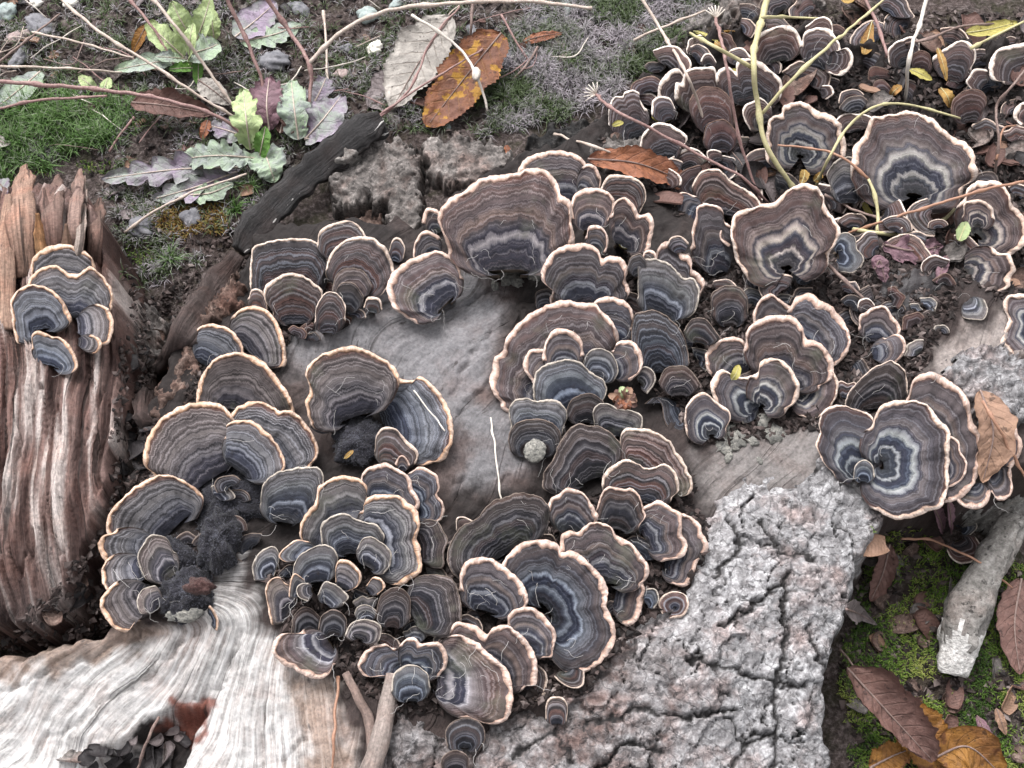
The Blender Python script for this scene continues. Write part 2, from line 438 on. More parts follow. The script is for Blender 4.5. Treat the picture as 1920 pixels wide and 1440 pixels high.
M['bark'] = bark_mat('grey_bark', (0.07, 0.066, 0.068), (0.235, 0.228, 0.234), (0.46, 0.455, 0.465), 0.5, 1.0, 0.5, 0.6)
M['chunk'] = bark_mat('bark_chunk', (0.04, 0.037, 0.036), (0.14, 0.125, 0.118), (0.30, 0.27, 0.255), 0.45, 0.7)
M['dark_bark'] = bark_mat('dark_bark', (0.008, 0.008, 0.009), (0.022, 0.021, 0.021), (0.075, 0.07, 0.068), 0.2)
M['brown_bark'] = bark_mat('brown_bark', (0.045, 0.03, 0.026), (0.13, 0.088, 0.074), (0.27, 0.20, 0.17), 0.5)
M['twig_grey'] = bark_mat('twig_bark', (0.09, 0.085, 0.08), (0.25, 0.235, 0.22), (0.42, 0.40, 0.38), 0.3, 1.0, 0.0, 0.8)

b = NB('soil', 0.95, 0.12)
p = b.pos()
n1 = b.noise(p, 60, 6, 0.65); n2 = b.noise(p, 420, 5, 0.7); n3 = b.noise(p, 14, 3)
c = b.ramp(n2, [(0.32, (0.03, 0.025, 0.024)), (0.5, (0.095, 0.075, 0.07)), (0.62, (0.20, 0.165, 0.16)), (0.75, (0.36, 0.31, 0.30))])
c = b.mix(b.maprange(n1, 0.48, 0.62, 0, 0.6), c, (0.035, 0.038, 0.018))
c = b.mix(b.maprange(n3, 0.5, 0.62, 0, 0.4), c, (0.075, 0.052, 0.046))
M['soil'] = b.done(c, b.bump(b.math('ADD', n2, n1), 1.0, 0.004))

b = NB('dark_soil', 0.95, 0.1)
n2 = b.noise(b.pos(), 500, 5, 0.7)
M['mulch'] = b.done(b.ramp(n2, [(0.35, (0.010, 0.008, 0.008)), (0.55, (0.034, 0.025, 0.023)), (0.72, (0.10, 0.075, 0.066))]), b.bump(n2, 1.0, 0.003))

def fuzz_mat(name, lo, hi, scale=900):
    b = NB(name, 0.95, 0.1)
    n = b.noise(b.pos(), scale, 4, 0.7); m = b.noise(b.pos(), 90, 3)
    c = b.mix(b.maprange(m, 0.4, 0.65, 0, 0.7), b.ramp(n, [(0.35, lo), (0.68, hi)]), lo)
    b.b.inputs['Sheen Weight'].default_value = 0.1
    return b.done(c, b.bump(n, 0.9, 0.0015))
M['knob'] = fuzz_mat('furry_knob', (0.008, 0.0075, 0.009), (0.055, 0.054, 0.068))
M['knob_red'] = fuzz_mat('furry_knob_red', (0.03, 0.012, 0.011), (0.12, 0.07, 0.065))
M['lichen'] = fuzz_mat('crust_fungus', (0.10, 0.10, 0.095), (0.40, 0.38, 0.34), 700)
M['moss_base'] = fuzz_mat('moss_cushion', (0.012, 0.022, 0.006), (0.085, 0.13, 0.025), 1300)

def leaf_mat(name, c1, c2, c3, spots=0.4, vein=(0.35, 0.28, 0.22), rough=0.6, trans=0.15, spotcol=None, edge=None):
    """lu runs along the leaf (0..1), lv across (-1..1)"""
    b = NB(name, rough, 0.35)
    lu = b.attr('lu'); lv = b.attr('lv'); p = b.pos()
    n1 = b.noise(p, 75, 4, 0.6); n2 = b.noise(p, 420, 4, 0.65)
    c = b.mix(b.maprange(n1, 0.40, 0.62, 0, 1), c1, c2)
    c = b.mix(b.maprange(n2, 0.50, 0.70, 0, spots), c, c3)
    n4 = b.noise(p, 38, 5, 0.65, 0.6)
    c = b.mix(1.0, c, b.ramp(n4, [(0.3, 0.68), (0.5, 1.0), (0.7, 1.18)]), 'MULTIPLY')
    c = b.mix(b.maprange(b.noise(p, 240, 3, 0.6), 0.63, 0.68, 0, 0.7), c, tuple(x * 0.35 for x in c3))
    if spotcol:
        c = b.mix(b.maprange(b.noise(p, 110, 3, 0.55), 0.55, 0.60, 0, 0.9), c, spotcol)
    av = b.math('ABSOLUTE', lv)
    side = b.math('SUBTRACT', b.math('MULTIPLY', lu, 9.0), b.math('MULTIPLY', av, 1.6))
    vv = b.math('ABSOLUTE', b.math('SUBTRACT', b.math('FRACT', side), 0.5))
    vm = b.math('MULTIPLY', b.maprange(vv, 0.03, 0.09, 1, 0), b.maprange(av, 0.0, 0.9, 0.55, 0.1))
    c = b.mix(vm, c, vein)
    if edge:
        c = b.mix(b.maprange(av, 0.7, 1.0, 0, 0.8), c, edge)
    h = b.math('ADD', b.math('MULTIPLY', vm, 0.8), n2)
    m = b.done(c, b.bump(b.math('ADD', h, n4), 0.8, 0.0012))
    if trans:
        tr = b.n('ShaderNodeBsdfTranslucent'); b.set(tr.inputs[0], c)
        ms = b.n('ShaderNodeMixShader'); ms.inputs[0].default_value = trans
        b.t.links.new(b.b.outputs[0], ms.inputs[1]); b.t.links.new(tr.outputs[0], ms.inputs[2])
        b.t.links.new(ms.outputs[0], b.t.nodes['Material Output'].inputs['Surface'])
    return m
M['leaf_pale'] = leaf_mat('pale_dead_leaf', (0.50, 0.46, 0.42), (0.36, 0.33, 0.30), (0.22, 0.19, 0.18), 0.4, (0.20, 0.16, 0.13))
M['leaf_mauve'] = leaf_mat('grey_dead_leaf', (0.26, 0.22, 0.22), (0.18, 0.15, 0.15), (0.12, 0.09, 0.09), 0.4, (0.12, 0.09, 0.08))
M['leaf_orange'] = leaf_mat('orange_leaf', (0.24, 0.095, 0.045), (0.17, 0.075, 0.05), (0.09, 0.045, 0.035), 0.5, (0.30, 0.16, 0.07), spotcol=(0.42, 0.22, 0.03))
M['leaf_rust'] = leaf_mat('rust_leaf', (0.33, 0.13, 0.065), (0.25, 0.10, 0.06), (0.15, 0.07, 0.05), 0.4, (0.16, 0.08, 0.06))
M['leaf_brown'] = leaf_mat('brown_leaf', (0.19, 0.105, 0.088), (0.145, 0.080, 0.068), (0.085, 0.055, 0.05), 0.4, (0.10, 0.06, 0.05))
M['leaf_tan'] = leaf_mat('tan_leaf', (0.36, 0.22, 0.15), (0.28, 0.17, 0.12), (0.20, 0.12, 0.09), 0.4, (0.22, 0.14, 0.10))
M['leaf_ochre'] = leaf_mat('ochre_leaf', (0.30, 0.14, 0.03), (0.20, 0.085, 0.025), (0.10, 0.045, 0.02), 0.5, (0.20, 0.10, 0.03), spotcol=(0.13, 0.05, 0.02))
M['leaf_dark'] = leaf_mat('dark_leaf', (0.05, 0.045, 0.047), (0.035, 0.03, 0.032), (0.09, 0.08, 0.08), 0.4, (0.07, 0.06, 0.06), rough=0.45)
M['leaf_purple'] = leaf_mat('mauve_leaf', (0.25, 0.14, 0.17), (0.17, 0.10, 0.12), (0.10, 0.06, 0.07), 0.4, (0.14, 0.08, 0.09))
M['leaf_yellow'] = leaf_mat('yellow_leaflet', (0.50, 0.45, 0.14), (0.42, 0.36, 0.10), (0.30, 0.20, 0.07), 0.3, (0.40, 0.36, 0.14))
M['leaf_gold'] = leaf_mat('golden_leaflet', (0.42, 0.27, 0.08), (0.34, 0.18, 0.06), (0.20, 0.10, 0.05), 0.4, (0.30, 0.17, 0.06))
M['leaf_lime'] = leaf_mat('lime_leaf', (0.52, 0.62, 0.30), (0.45, 0.55, 0.30), (0.40, 0.42, 0.28), 0.3, (0.56, 0.60, 0.42), trans=0.25)
M['leaf_green'] = leaf_mat('grey_green_leaf', (0.36, 0.46, 0.31), (0.34, 0.38, 0.35), (0.30, 0.25, 0.32), 0.5, (0.42, 0.45, 0.36), trans=0.2)
M['leaf_lilac'] = leaf_mat('lilac_green_leaf', (0.33, 0.265, 0.345), (0.31, 0.345, 0.305), (0.25, 0.18, 0.26), 0.6, (0.36, 0.33, 0.34), trans=0.2)
M['leaf_bright'] = leaf_mat('bright_green_leaf', (0.12, 0.26, 0.05), (0.16, 0.30, 0.07), (0.10, 0.18, 0.05), 0.4, (0.28, 0.40, 0.16), trans=0.25)

def stem_mat(name, c1, c2, c3, rough=0.6):
    b = NB(name, rough, 0.35)
    gl = b.attr('lu')
    n = b.noise(b.xyz(b.math('MULTIPLY', gl, 18.0), b.attr('lv'), b.obj_random()), 1.0, 4, 0.6)
    n2 = b.noise(b.pos(), 900, 3, 0.6)
    c = b.mix(b.maprange(n, 0.36, 0.64, 0, 1), c1, c2)
    c = b.mix(b.maprange(n2, 0.55, 0.72, 0, 0.6), c, c3)
    return b.done(c, b.bump(n2, 0.5, 0.0005))
M['stem_mauve'] = stem_mat('mauve_stem', (0.22, 0.12, 0.115), (0.33, 0.22, 0.20), (0.12, 0.065, 0.06))
M['stem_tan'] = stem_mat('tan_stem', (0.42, 0.33, 0.28), (0.55, 0.47, 0.41), (0.27, 0.19, 0.16))
M['stem_brown'] = stem_mat('brown_stem', (0.15, 0.10, 0.09), (0.26, 0.19, 0.165), (0.08, 0.05, 0.045))
M['stem_yellow'] = stem_mat('yellow_stem', (0.52, 0.46, 0.27), (0.44, 0.41, 0.22), (0.26, 0.18, 0.10), 0.6)
M['stem_rust'] = stem_mat('rust_stalk', (0.36, 0.20, 0.13), (0.30, 0.16, 0.11), (0.18, 0.10, 0.07), 0.5)
M['straw'] = stem_mat('pale_straw', (0.58, 0.52, 0.46), (0.66, 0.60, 0.54), (0.40, 0.33, 0.29))

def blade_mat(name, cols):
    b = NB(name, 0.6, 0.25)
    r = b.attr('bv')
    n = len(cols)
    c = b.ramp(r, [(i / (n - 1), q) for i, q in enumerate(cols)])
    m = b.done(c)
    tr = b.n('ShaderNodeBsdfTranslucent'); b.set(tr.inputs[0], c)
    ms = b.n('ShaderNodeMixShader'); ms.inputs[0].default_value = 0.2
    b.t.links.new(b.b.outputs[0], ms.inputs[1]); b.t.links.new(tr.outputs[0], ms.inputs[2])
    b.t.links.new(ms.outputs[0], b.t.nodes['Material Output'].inputs['Surface'])
    return m
M['grass_moss'] = blade_mat('grassy_moss', [(0.03, 0.065, 0.014), (0.07, 0.15, 0.03), (0.13, 0.22, 0.07), (0.24, 0.25, 0.20)])
M['star_moss'] = blade_mat('star_moss', [(0.03, 0.045, 0.015), (0.10, 0.14, 0.06), (0.22, 0.21, 0.21), (0.39, 0.35, 0.38)])
M['cushion_moss'] = blade_mat('cushion_moss', [(0.025, 0.055, 0.010), (0.08, 0.15, 0.025), (0.17, 0.25, 0.045), (0.32, 0.34, 0.10)])
M['rust_moss'] = blade_mat('rust_moss', [(0.10, 0.05, 0.015), (0.22, 0.11, 0.03), (0.16, 0.15, 0.03), (0.28, 0.20, 0.07)])
M['chip'] = blade_mat('litter_crumbs', [(0.010, 0.008, 0.008), (0.038, 0.028, 0.026), (0.11, 0.082, 0.077), (0.30, 0.25, 0.235)])
b = NB('fine_fibre', 0.7, 0.2)
M['fibre'] = b.done((0.45, 0.43, 0.42))

def stone_mat(name, c1, c2):
    b = NB(name, 0.65, 0.35)
    n = b.noise(b.pos(), 260, 5, 0.6)
    return b.done(b.mix(b.maprange(n, 0.35, 0.65, 0, 1), c1, c2), b.bump(n, 0.5, 0.001))
M['stone_teal'] = stone_mat('teal_grey_stone', (0.22, 0.27, 0.26), (0.34, 0.38, 0.37))
M['stone_grey'] = stone_mat('grey_stone', (0.10, 0.10, 0.115), (0.20, 0.195, 0.21))
M['stone_pink'] = stone_mat('pink_stone', (0.28, 0.20, 0.19), (0.42, 0.34, 0.32))
M['stone_white'] = stone_mat('white_stone', (0.72, 0.68, 0.60), (0.84, 0.80, 0.74))
# ------------------------------------------------------------ the ground and the rotting stump
STUMP = [(330, 640), (440, 500), (470, 430), (640, 400), (780, 415), (900, 320), (1060, 265), (1140, 180), (1230, 110), (1330, 50), (1430, 20), (1600, 40),
         (1760, 40), (1960, 60), (2080, 300), (2060, 700), (1980, 900), (1800, 950), (1665, 985), (1590, 1180), (1560, 1300), (1575, 1440), (1600, 1640),
         (-200, 1640), (-200, 1225), (0, 1215), (190, 1180), (225, 1120), (190, 1000), (255, 810)]
BLEACH = [(-200, 1230), (0, 1230), (180, 1190), (330, 1190), (400, 1110), (470, 1060), (520, 1200), (640, 1290), (690, 1440), (700, 1640), (-200, 1640)]
HOLE = [(40, 1500), (150, 1420), (215, 1385), (290, 1335), (385, 1318), (392, 1335), (362, 1385), (338, 1440), (330, 1520)]
BARK = [(985, 1310), (1090, 1290), (1180, 1185), (1280, 1120), (1315, 1010), (1345, 930), (1420, 880), (1500, 905), (1545, 850), (1600, 890), (1668, 970), (1648, 1060), (1590, 1175),
        (1563, 1300), (1575, 1440), (1590, 1560), (640, 1560), (690, 1430), (740, 1330), (860, 1390)]
SLAB = [(-160, 330), (20, 330), (90, 335), (160, 345), (205, 420), (232, 560), (247, 690), (240, 840), (205, 960), (165, 1080), (125, 1150), (60, 1185), (-30, 1170), (-160, 1150)]
UPPER_R = [(1100, 250), (1240, 120), (1420, 20), (2100, 20), (2100, 640), (1880, 560), (1640, 480), (1560, 520), (1420, 520), (1250, 380)]

def h_ground(x, y):
    px, py = chart(x, y, 0.0)
    z = 0.0035 * fbm(x * 45, y * 45, 3, 4) + 0.006 * fbm(x * 9, y * 9, 5, 2)
    # the bare hollow beside the slab and the moss floor at the lower right lie lower
    z = z - 0.012 * sstep(-20, 60, poly_sd(px, py, [(230, 620), (330, 560), (300, 760), (260, 1160), (-100, 1280), (60, 1120), (210, 1000)]))
    return z

def h_stump(x, y):
    px, py = chart(x, y)
    wx = px + 14 * fbm(px / 60, py / 60, 11, 3)
    wy = py + 14 * fbm(px / 60, py / 60, 29, 3)
    sd = poly_sd(wx, wy, STUMP)
    crown = 0.058 + 0.006 * fbm(px / 300, py / 300, 41, 2)
    ur = sstep(-60, 120, poly_sd(px, py, UPPER_R))
    crown = crown - 0.022 * ur
    ll = sstep(1120, 1440, py) * sstep(900, 100, px)
    crown = crown - 0.020 * ll
    crown = crown - 0.012 * sstep(1200, 1600, py) * sstep(700, 1100, px)
    z = -0.03 + (crown + 0.03) * sstep(-28, 34, sd)
    # wood grain relief
    ga, gl = grain(px, py)
    bl = sstep(-60, 40, poly_sd(px, py, BLEACH))
    rel = (0.0006 + 0.0006 * bl) * fbm(ga / 13, gl / 200, 51, 3) + 0.0020 * bl * fbm(ga / 48, gl / 300, 61, 2)
    z = z + rel + 0.0010 * fbm(px / 22, py / 22, 71, 3)
    # smooth grey heart wood bulge
    z = z + 0.006 * np.exp(-((px - 720) / 170) ** 2 - ((py - 640) / 70) ** 2) + 0.005 * np.exp(-((px - 920) / 70) ** 2 - ((py - 880) / 90) ** 2)
    z = z - 0.0022 * np.exp(-(seg_d(px + 7 * fbm(px / 20, py / 20, 73, 2), py + 7 * fbm(px / 20, py / 20, 75, 2), [(985, 600), (950, 690), (905, 765), (865, 800)]) / 3.5) ** 2)
    wgx, wgy = px + 9 * fbm(px / 30, py / 30, 77, 3), py + 9 * fbm(px / 30, py / 30, 79, 3)
    for g_ in ([(1010, 590), (920, 575), (870, 600)], [(860, 800), (880, 870), (860, 960)], [(930, 640), (880, 700), (850, 770)], [(620, 1200), (560, 1290), (585, 1380), (530, 1450)], [(470, 1200), (430, 1290), (340, 1320)], [(380, 1200), (250, 1290), (60, 1390)], [(300, 1190), (150, 1250), (0, 1300)]):
        z = z - 0.0020 * np.exp(-(seg_d(wgx, wgy, g_) / 3.2) ** 2)
    # rot hole in the bleached root
    z = z - 0.016 * sstep(-4, 26, poly_sd(wx * 0.4 + px * 0.6, wy * 0.4 + py * 0.6, HOLE))
    # rough mulch at the upper right
    z = z + ur * (0.006 * fbm(px / 70, py / 70, 81, 3) + 0.0025 * fbm(px / 16, py / 16, 83, 2))
    # furrow under the bleached root's upper lip
    z = z - 0.012 * np.exp(-(seg_d(px, py, [(-100, 1208), (60, 1200), (180, 1175)]) / 16) ** 2)
    return z

def grain(px, py):
    """across / along grain coordinates in chart units"""
    # bleached root: fibres fan out from the stump's waist
    dx, dy = px - 600, py - 930
    rr = np.hypot(dx, dy); ph = np.arctan2(dx, dy)
    wv = 22 * fbm(px / 260, py / 260, 91, 2)
    a1 = ph * 460 + wv; l1 = rr
    # heart wood: fibres run from the upper right to the lower left
    an = math.radians(128)
    u = (px - 800) * math.cos(an) + (py - 700) * math.sin(an)
    v = -(px - 800) * math.sin(an) + (py - 700) * math.cos(an)
    wv2 = 40 * fbm(px / 260, py / 260, 93, 2)
    a2 = v * 0.9 + wv2; l2 = u
    k = sstep(-40, 120, poly_sd(px, py, [(-200, 1100), (400, 1080), (760, 1080), (760, 1640), (-200, 1640)]))
    return a1 * k + a2 * (1 - k), l1 * k + l2 * (1 - k)

def h_slab(x, y):
    px, py = chart(x, y, 0.06)
    wx = px + 9 * fbm(px / 28, py / 90, 101, 3)
    sd = poly_sd(wx, py + 10 * fbm(px / 20, py / 50, 103, 2), SLAB)
    ac = px + 9 * np.sin(py / 140) + 20 * fbm(px / 220, py / 300, 105, 2)
    top = 0.066 + 0.008 * np.exp(-((px - 90) / 110) ** 2) - 0.014 * sstep(420, 330, py) - 0.012 * sstep(950, 1180, py)
    rel = 0.0030 * fbm(ac / 30, py / 300, 107, 2) + 0.0030 * (0.4 - np.abs(fbm(ac / 15, py / 330, 109, 3))) + 0.0018 * fbm(px / 10, py / 90, 111, 3)
    return -0.03 + (top + 0.03) * sstep(-4, 16, sd) + rel * sstep(0, 16, sd)

# chart-wide height table used to set things down on whatever lies beneath
GX = np.arange(-0.46, 0.4601, 0.001)
GY = np.arange(-0.26, 0.5201, 0.001)
XX, YY = np.meshgrid(GX, GY, indexing='ij')
ZG = h_ground(XX, YY)
ZS = h_stump(XX, YY)
ZL = h_slab(XX, YY)
HT = np.maximum(np.maximum(ZG, ZS), ZL)

def surf(x, y):
    fx = np.clip((np.asarray(x) - GX[0]) / 0.001, 0, len(GX) - 1.001)
    fy = np.clip((np.asarray(y) - GY[0]) / 0.001, 0, len(GY) - 1.001)
    i = fx.astype(int); j = fy.astype(int); u = fx - i; v = fy - j
    return (HT[i, j] * (1 - u) * (1 - v) + HT[i + 1, j] * u * (1 - v) + HT[i, j + 1] * (1 - u) * v + HT[i + 1, j + 1] * u * v)

DEP = np.arange(0.30, 1.25, 0.0012)
def hit(px, py):
    """point of the terrain that lies at chart position (px, py)"""
    d = rays(np.array(px), np.array(py))
    P = CAM + DEP[:, None] * d
    below = P[:, 2] < surf(P[:, 0], P[:, 1])
    k = int(np.argmax(below)) if below.any() else len(DEP) - 1
    a, b_ = DEP[max(k - 1, 0)], DEP[k]
    for _ in range(6):
        m = (a + b_) / 2; q = CAM + m * d
        if q[2] < surf(q[0], q[1]): b_ = m
        else: a = m
    return CAM + b_ * d

def at(px, py, lift=0.0):
    """terrain point, raised by lift metres"""
    q = hit(px, py)
    d = rays(np.array(px), np.array(py))
    return q - d * (lift / max(-d[2], 0.3))

def relief(name, mask, z, step_idx, mat, parent=None, attrs=None, x=None, y=None):
    """mesh of the grid cells where mask is true"""
    nx, ny = mask.shape
    m4 = mask[:-1, :-1] & mask[1:, :-1] & mask[1:, 1:] & mask[:-1, 1:]
    I, J = np.nonzero(m4)
    q = np.stack([I * ny + J, (I + 1) * ny + J, (I + 1) * ny + J + 1, I * ny + J + 1], 1)
    used, inv = np.unique(q, return_inverse=True)
    V = np.stack([x.ravel()[used], y.ravel()[used], z.ravel()[used]], 1)
    at_ = {k: (v.reshape(-1, v.shape[-1])[used] if v.ndim == 3 else v.ravel()[used]) for k, v in (attrs or {}).items()}
    return mk_mesh(name, V, inv.reshape(-1, 4), mat, True, at_, parent)

# ground: one sheet, fine near the stump, running far out
gx = np.r_[-40, -12, -4, -1.6, -0.8, np.arange(-0.46, 0.4601, 0.002), 0.8, 1.6, 4, 12, 40]
gy = np.r_[-40, -12, -4, -1.6, -0.7, np.arange(-0.26, 0.5201, 0.002), 0.9, 1.7, 4, 12, 40]
X2, Y2 = np.meshgrid(gx, gy, indexing='ij')
Z2 = h_ground(X2, Y2)
far = np.maximum(np.abs(X2) > 0.5, np.abs(Y2) > 0.6)
Z2[far] = 0
g = mk_mesh('ground', np.stack([X2, Y2, Z2], -1).reshape(-1, 3), grid_faces(len(gx), len(gy)), M['soil'], True, None, None, (0, 0, 0))
tag(g, kind='structure')

# stump
stump = empty('stump', (0.0, 0.0, 0.0))
tag(stump, 'rotting grey tree stump with bleached roots and cracked bark, carrying the bracket fungi', 'stump')
px, py = chart(XX, YY)
mask = ZS > -0.022
ga, gl = grain(px, py)
ZN = 26 * fbm(px / 50, py / 50, 121, 3)
def zone(poly, a, b): return sstep(a, b, poly_sd(px, py, poly) + ZN)[..., None]
GREYW = np.array([0.185, 0.178, 0.186]); REDW = np.array([0.120, 0.090, 0.084]); PALE = np.array([0.47, 0.45, 0.44]); ROT_SHADE = np.array([0.020, 0.016, 0.0155]); TANW = np.array([0.30, 0.225, 0.185])
wc = np.broadcast_to(np.array([0.048, 0.036, 0.034]), XX.shape + (3,)).copy()
k = zone([(520, 620), (760, 550), (950, 560), (960, 760), (1010, 920), (900, 990), (800, 880), (640, 820), (540, 740)], -30, 30); wc = wc * (1 - k) + REDW * k
k = zone([(520, 640), (700, 560), (900, 520), (960, 600), (930, 740), (860, 850), (640, 800), (540, 720)], -20, 40); wc = wc * (1 - k) + GREYW * k
k = zone([(860, 770), (1000, 780), (1010, 900), (930, 960), (850, 940)], -20, 40); wc = wc * (1 - k) + GREYW * 0.9 * k
k = zone([(1290, 860), (1560, 780), (1660, 960), (1400, 960), (1290, 980)], -20, 40); wc = wc * (1 - k) + np.array([0.185, 0.168, 0.163]) * k
k = zone([(1660, 740), (1900, 560), (2000, 620), (1760, 760)], -10, 30); wc = wc * (1 - k) + np.array([0.27, 0.235, 0.22]) * k
k = zone(UPPER_R, -70, 30); wc = wc * (1 - k) + ROT_SHADE * k
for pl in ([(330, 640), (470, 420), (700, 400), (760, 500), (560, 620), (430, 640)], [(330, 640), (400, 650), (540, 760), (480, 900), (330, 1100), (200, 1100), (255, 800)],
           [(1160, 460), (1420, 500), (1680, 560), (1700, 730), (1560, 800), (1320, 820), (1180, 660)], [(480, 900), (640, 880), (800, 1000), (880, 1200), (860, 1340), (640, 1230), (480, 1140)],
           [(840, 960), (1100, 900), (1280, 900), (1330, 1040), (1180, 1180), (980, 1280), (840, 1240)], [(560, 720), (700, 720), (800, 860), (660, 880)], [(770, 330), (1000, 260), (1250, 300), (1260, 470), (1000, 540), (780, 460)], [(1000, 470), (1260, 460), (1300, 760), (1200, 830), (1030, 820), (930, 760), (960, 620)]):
    k = zone(pl, -30, 20) * 0.95; wc = wc * (1 - k) + ROT_SHADE * k  # rotten wood, with the shade of the gaps between brackets painted in
k = zone(BLEACH, -10, 45); bleach = k[..., 0] * (0.65 + 0.35 * np.clip(fbm(px / 90, py / 90, 131, 2) + 0.6, 0, 1)); wc = wc * (1 - k) + PALE * k
k = zone([(510, 1240), (640, 1270), (690, 1440), (680, 1640), (520, 1640), (560, 1400)], -10, 50); wc = wc * (1 - k) + TANW * k; bleach = bleach * (1 - 0.8 * k[..., 0])
k = zone([(-200, 1180), (60, 1200), (260, 1180), (330, 1200), (200, 1250), (0, 1270), (-200, 1300)], -14, 20); wc = wc * (1 - k) + TANW * 0.8 * k; bleach = bleach * (1 - 0.8 * k[..., 0])
k = zone(HOLE, 2, 14); wc = wc * (1 - k) + ROT_SHADE * k; bleach = bleach * (1 - k[..., 0])
k = zone([(300, 1345), (385, 1318), (392, 1335), (362, 1380), (320, 1370)], -14, -2) * 0.9; wc = wc * (1 - k) + np.array([0.20, 0.075, 0.055]) * k; bleach = bleach * (1 - k[..., 0])
gs = np.clip(0.34 + 0.30 * bleach + 0.22 * fbm(px / 120, py / 120, 133, 2), 0.12, 0.8)
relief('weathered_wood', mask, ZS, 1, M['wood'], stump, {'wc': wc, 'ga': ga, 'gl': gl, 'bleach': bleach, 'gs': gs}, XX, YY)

# cracked bark: each plate between the cracks is a piece of its own
bx = np.arange(-0.11, 0.215, 0.00075); by = np.arange(-0.215, 0.01, 0.00075)
BX, BY = np.meshgrid(bx, by, indexing='ij')
bpx, bpy_ = chart(BX, BY, 0.058)
bsd = poly_sd(bpx + 12 * fbm(bpx / 30, bpy_ / 30, 201, 3), bpy_ + 12 * fbm(bpx / 30, bpy_ / 30, 203, 3), BARK)
rngb = np.random.default_rng(5)
seeds = [(1370, 1010), (1430, 980), (1400, 1060), (1480, 1010), (1535, 990), (1600, 970), (1330, 1180), (1400, 1210), (1500, 1090), (1560, 1060),
         (1620, 1040), (1520, 1160), (1440, 1260), (1510, 1250), (1280, 1180), (1250, 1250), (1400, 1330), (1480, 1340), (1540, 1340), (1450, 1410),
         (1530, 1430), (1360, 1400), (1280, 1340), (1200, 1310), (1180, 1400), (1090, 1410), (1000, 1430), (930, 1400), (960, 1500), (860, 1440),
         (760, 1400), (720, 1470), (1060, 1500), (1170, 1500), (1280, 1510), (1380, 1500), (1480, 1510), (1560, 1510), (820, 1510), (1230, 1130), (1120, 1240)]
S = np.array(seeds, float)
ang = math.radians(62)   # plates run along the root
def aniso(ax, ay):
    u = ax * math.cos(ang) - ay * math.sin(ang)      # along
    v = ax * math.sin(ang) + ay * math.cos(ang)
    return u * 0.72, v * 1.25
wpx = bpx + 26 * fbm(bpx / 55, bpy_ / 55, 211, 3); wpy = bpy_ + 26 * fbm(bpx / 55, bpy_ / 55, 213, 3)
qu, qv = aniso(wpx, wpy); su, sv = aniso(S[:, 0], S[:, 1])
d1 = np.full(qu.shape, 1e9); d2 = d1.copy(); idx = np.zeros(qu.shape, int)
for i in range(len(S)):
    d = np.hypot(qu - su[i], qv - sv[i])
    n1_ = d < d1
    d2 = np.where(n1_, d1, np.minimum(d2, d)); idx = np.where(n1_, i, idx); d1 = np.where(n1_, d, d1)
edge = d2 - d1
ew = edge * (0.75 + 0.7 * np.clip(fbm(bpx / 40, bpy_ / 40, 217, 2) + 0.4, 0, 1))
CRK = [[(1468, 1085), (1462, 1150), (1470, 1215), (1452, 1290), (1458, 1360), (1455, 1450)], [(1340, 1185), (1400, 1150), (1470, 1090)], [(1290, 1245), (1370, 1262), (1452, 1282), (1510, 1285)], [(1365, 975), (1385, 1030), (1340, 1085)], [(1420, 985), (1455, 1035), (1520, 1060)],
       [(955, 1425), (1000, 1392), (1040, 1372), (1075, 1430)], [(1100, 1360), (1200, 1330), (1290, 1345), (1380, 1330)], [(1380, 1440), (1400, 1390), (1452, 1370)], [(1120, 1440), (1180, 1390), (1240, 1400)], [(1510, 1180), (1530, 1240), (1560, 1260)]]
cd_ = np.full(bpx.shape, 1e9)
for c_ in CRK: cd_ = np.minimum(cd_, seg_d(bpx + 9 * fbm(bpx / 24, bpy_ / 24, 251, 3), bpy_ + 9 * fbm(bpx / 24, bpy_ / 24, 253, 3), c_))
weak = sstep(-0.25, 0.25, fbm(bpx / 70, bpy_ / 70, 219, 2))          # only some of the plate joints gape
ins = np.minimum(1 - (1 - sstep(0.8, 4.0, ew)) * (0.15 + 0.85 * weak), sstep(1.5, 7.0, cd_))
wid = rngb.uniform(0.6, 1.25, len(S))[idx]
zb = h_stump(BX, BY) + 0.0004 + 0.0026 * sstep(0, 60, bsd) + 0.0030 * wid * ins * sstep(-2, 26, bsd) * (0.35 + 0.65 * sstep(0, 90, bsd))
rough_ = fbm(bpx / 26, bpy_ / 26, 221, 4)
terr = fbm(bpx / 34, bpy_ / 26, 223, 3) * 3.2; tf = np.floor(terr); terr = (tf + sstep(0.35, 0.65, terr - tf)) / 3.2
zb = zb + (0.0008 * terr + 0.0006 * rough_ + 0.0004 * fbm(bpx / 9, bpy_ / 7, 231, 3)) * ins - 0.010 * sstep(6, -6, bsd)
small = np.abs(perlin(bpx / 24 + 0.8 * perlin(bpx / 20, bpy_ / 20, 5), bpy_ / 30, 241))
zb = zb - 0.0014 * sstep(0.035, 0.0, small) * (fbm(bpx / 60, bpy_ / 60, 243, 2) > 0)
tilt = rngb.uniform(-1, 1, (len(S), 2))[idx]
zb = zb + ins * 0.0012 * (tilt[..., 0] * (bpx - S[idx, 0]) + tilt[..., 1] * (bpy_ - S[idx, 1])) / 40
depth = 1 - ins * (1 - 0.6 * sstep(0.03, 0.0, small) * (fbm(bpx / 60, bpy_ / 60, 243, 2) > 0))
btone = np.clip(sstep(1420, 1150, bpx) * sstep(1130, 1260, bpy_) * 0.95 + 0.35 * sstep(1590, 1650, bpx) + 0.3 * fbm(bpx / 90, bpy_ / 90, 261, 2), 0, 1)
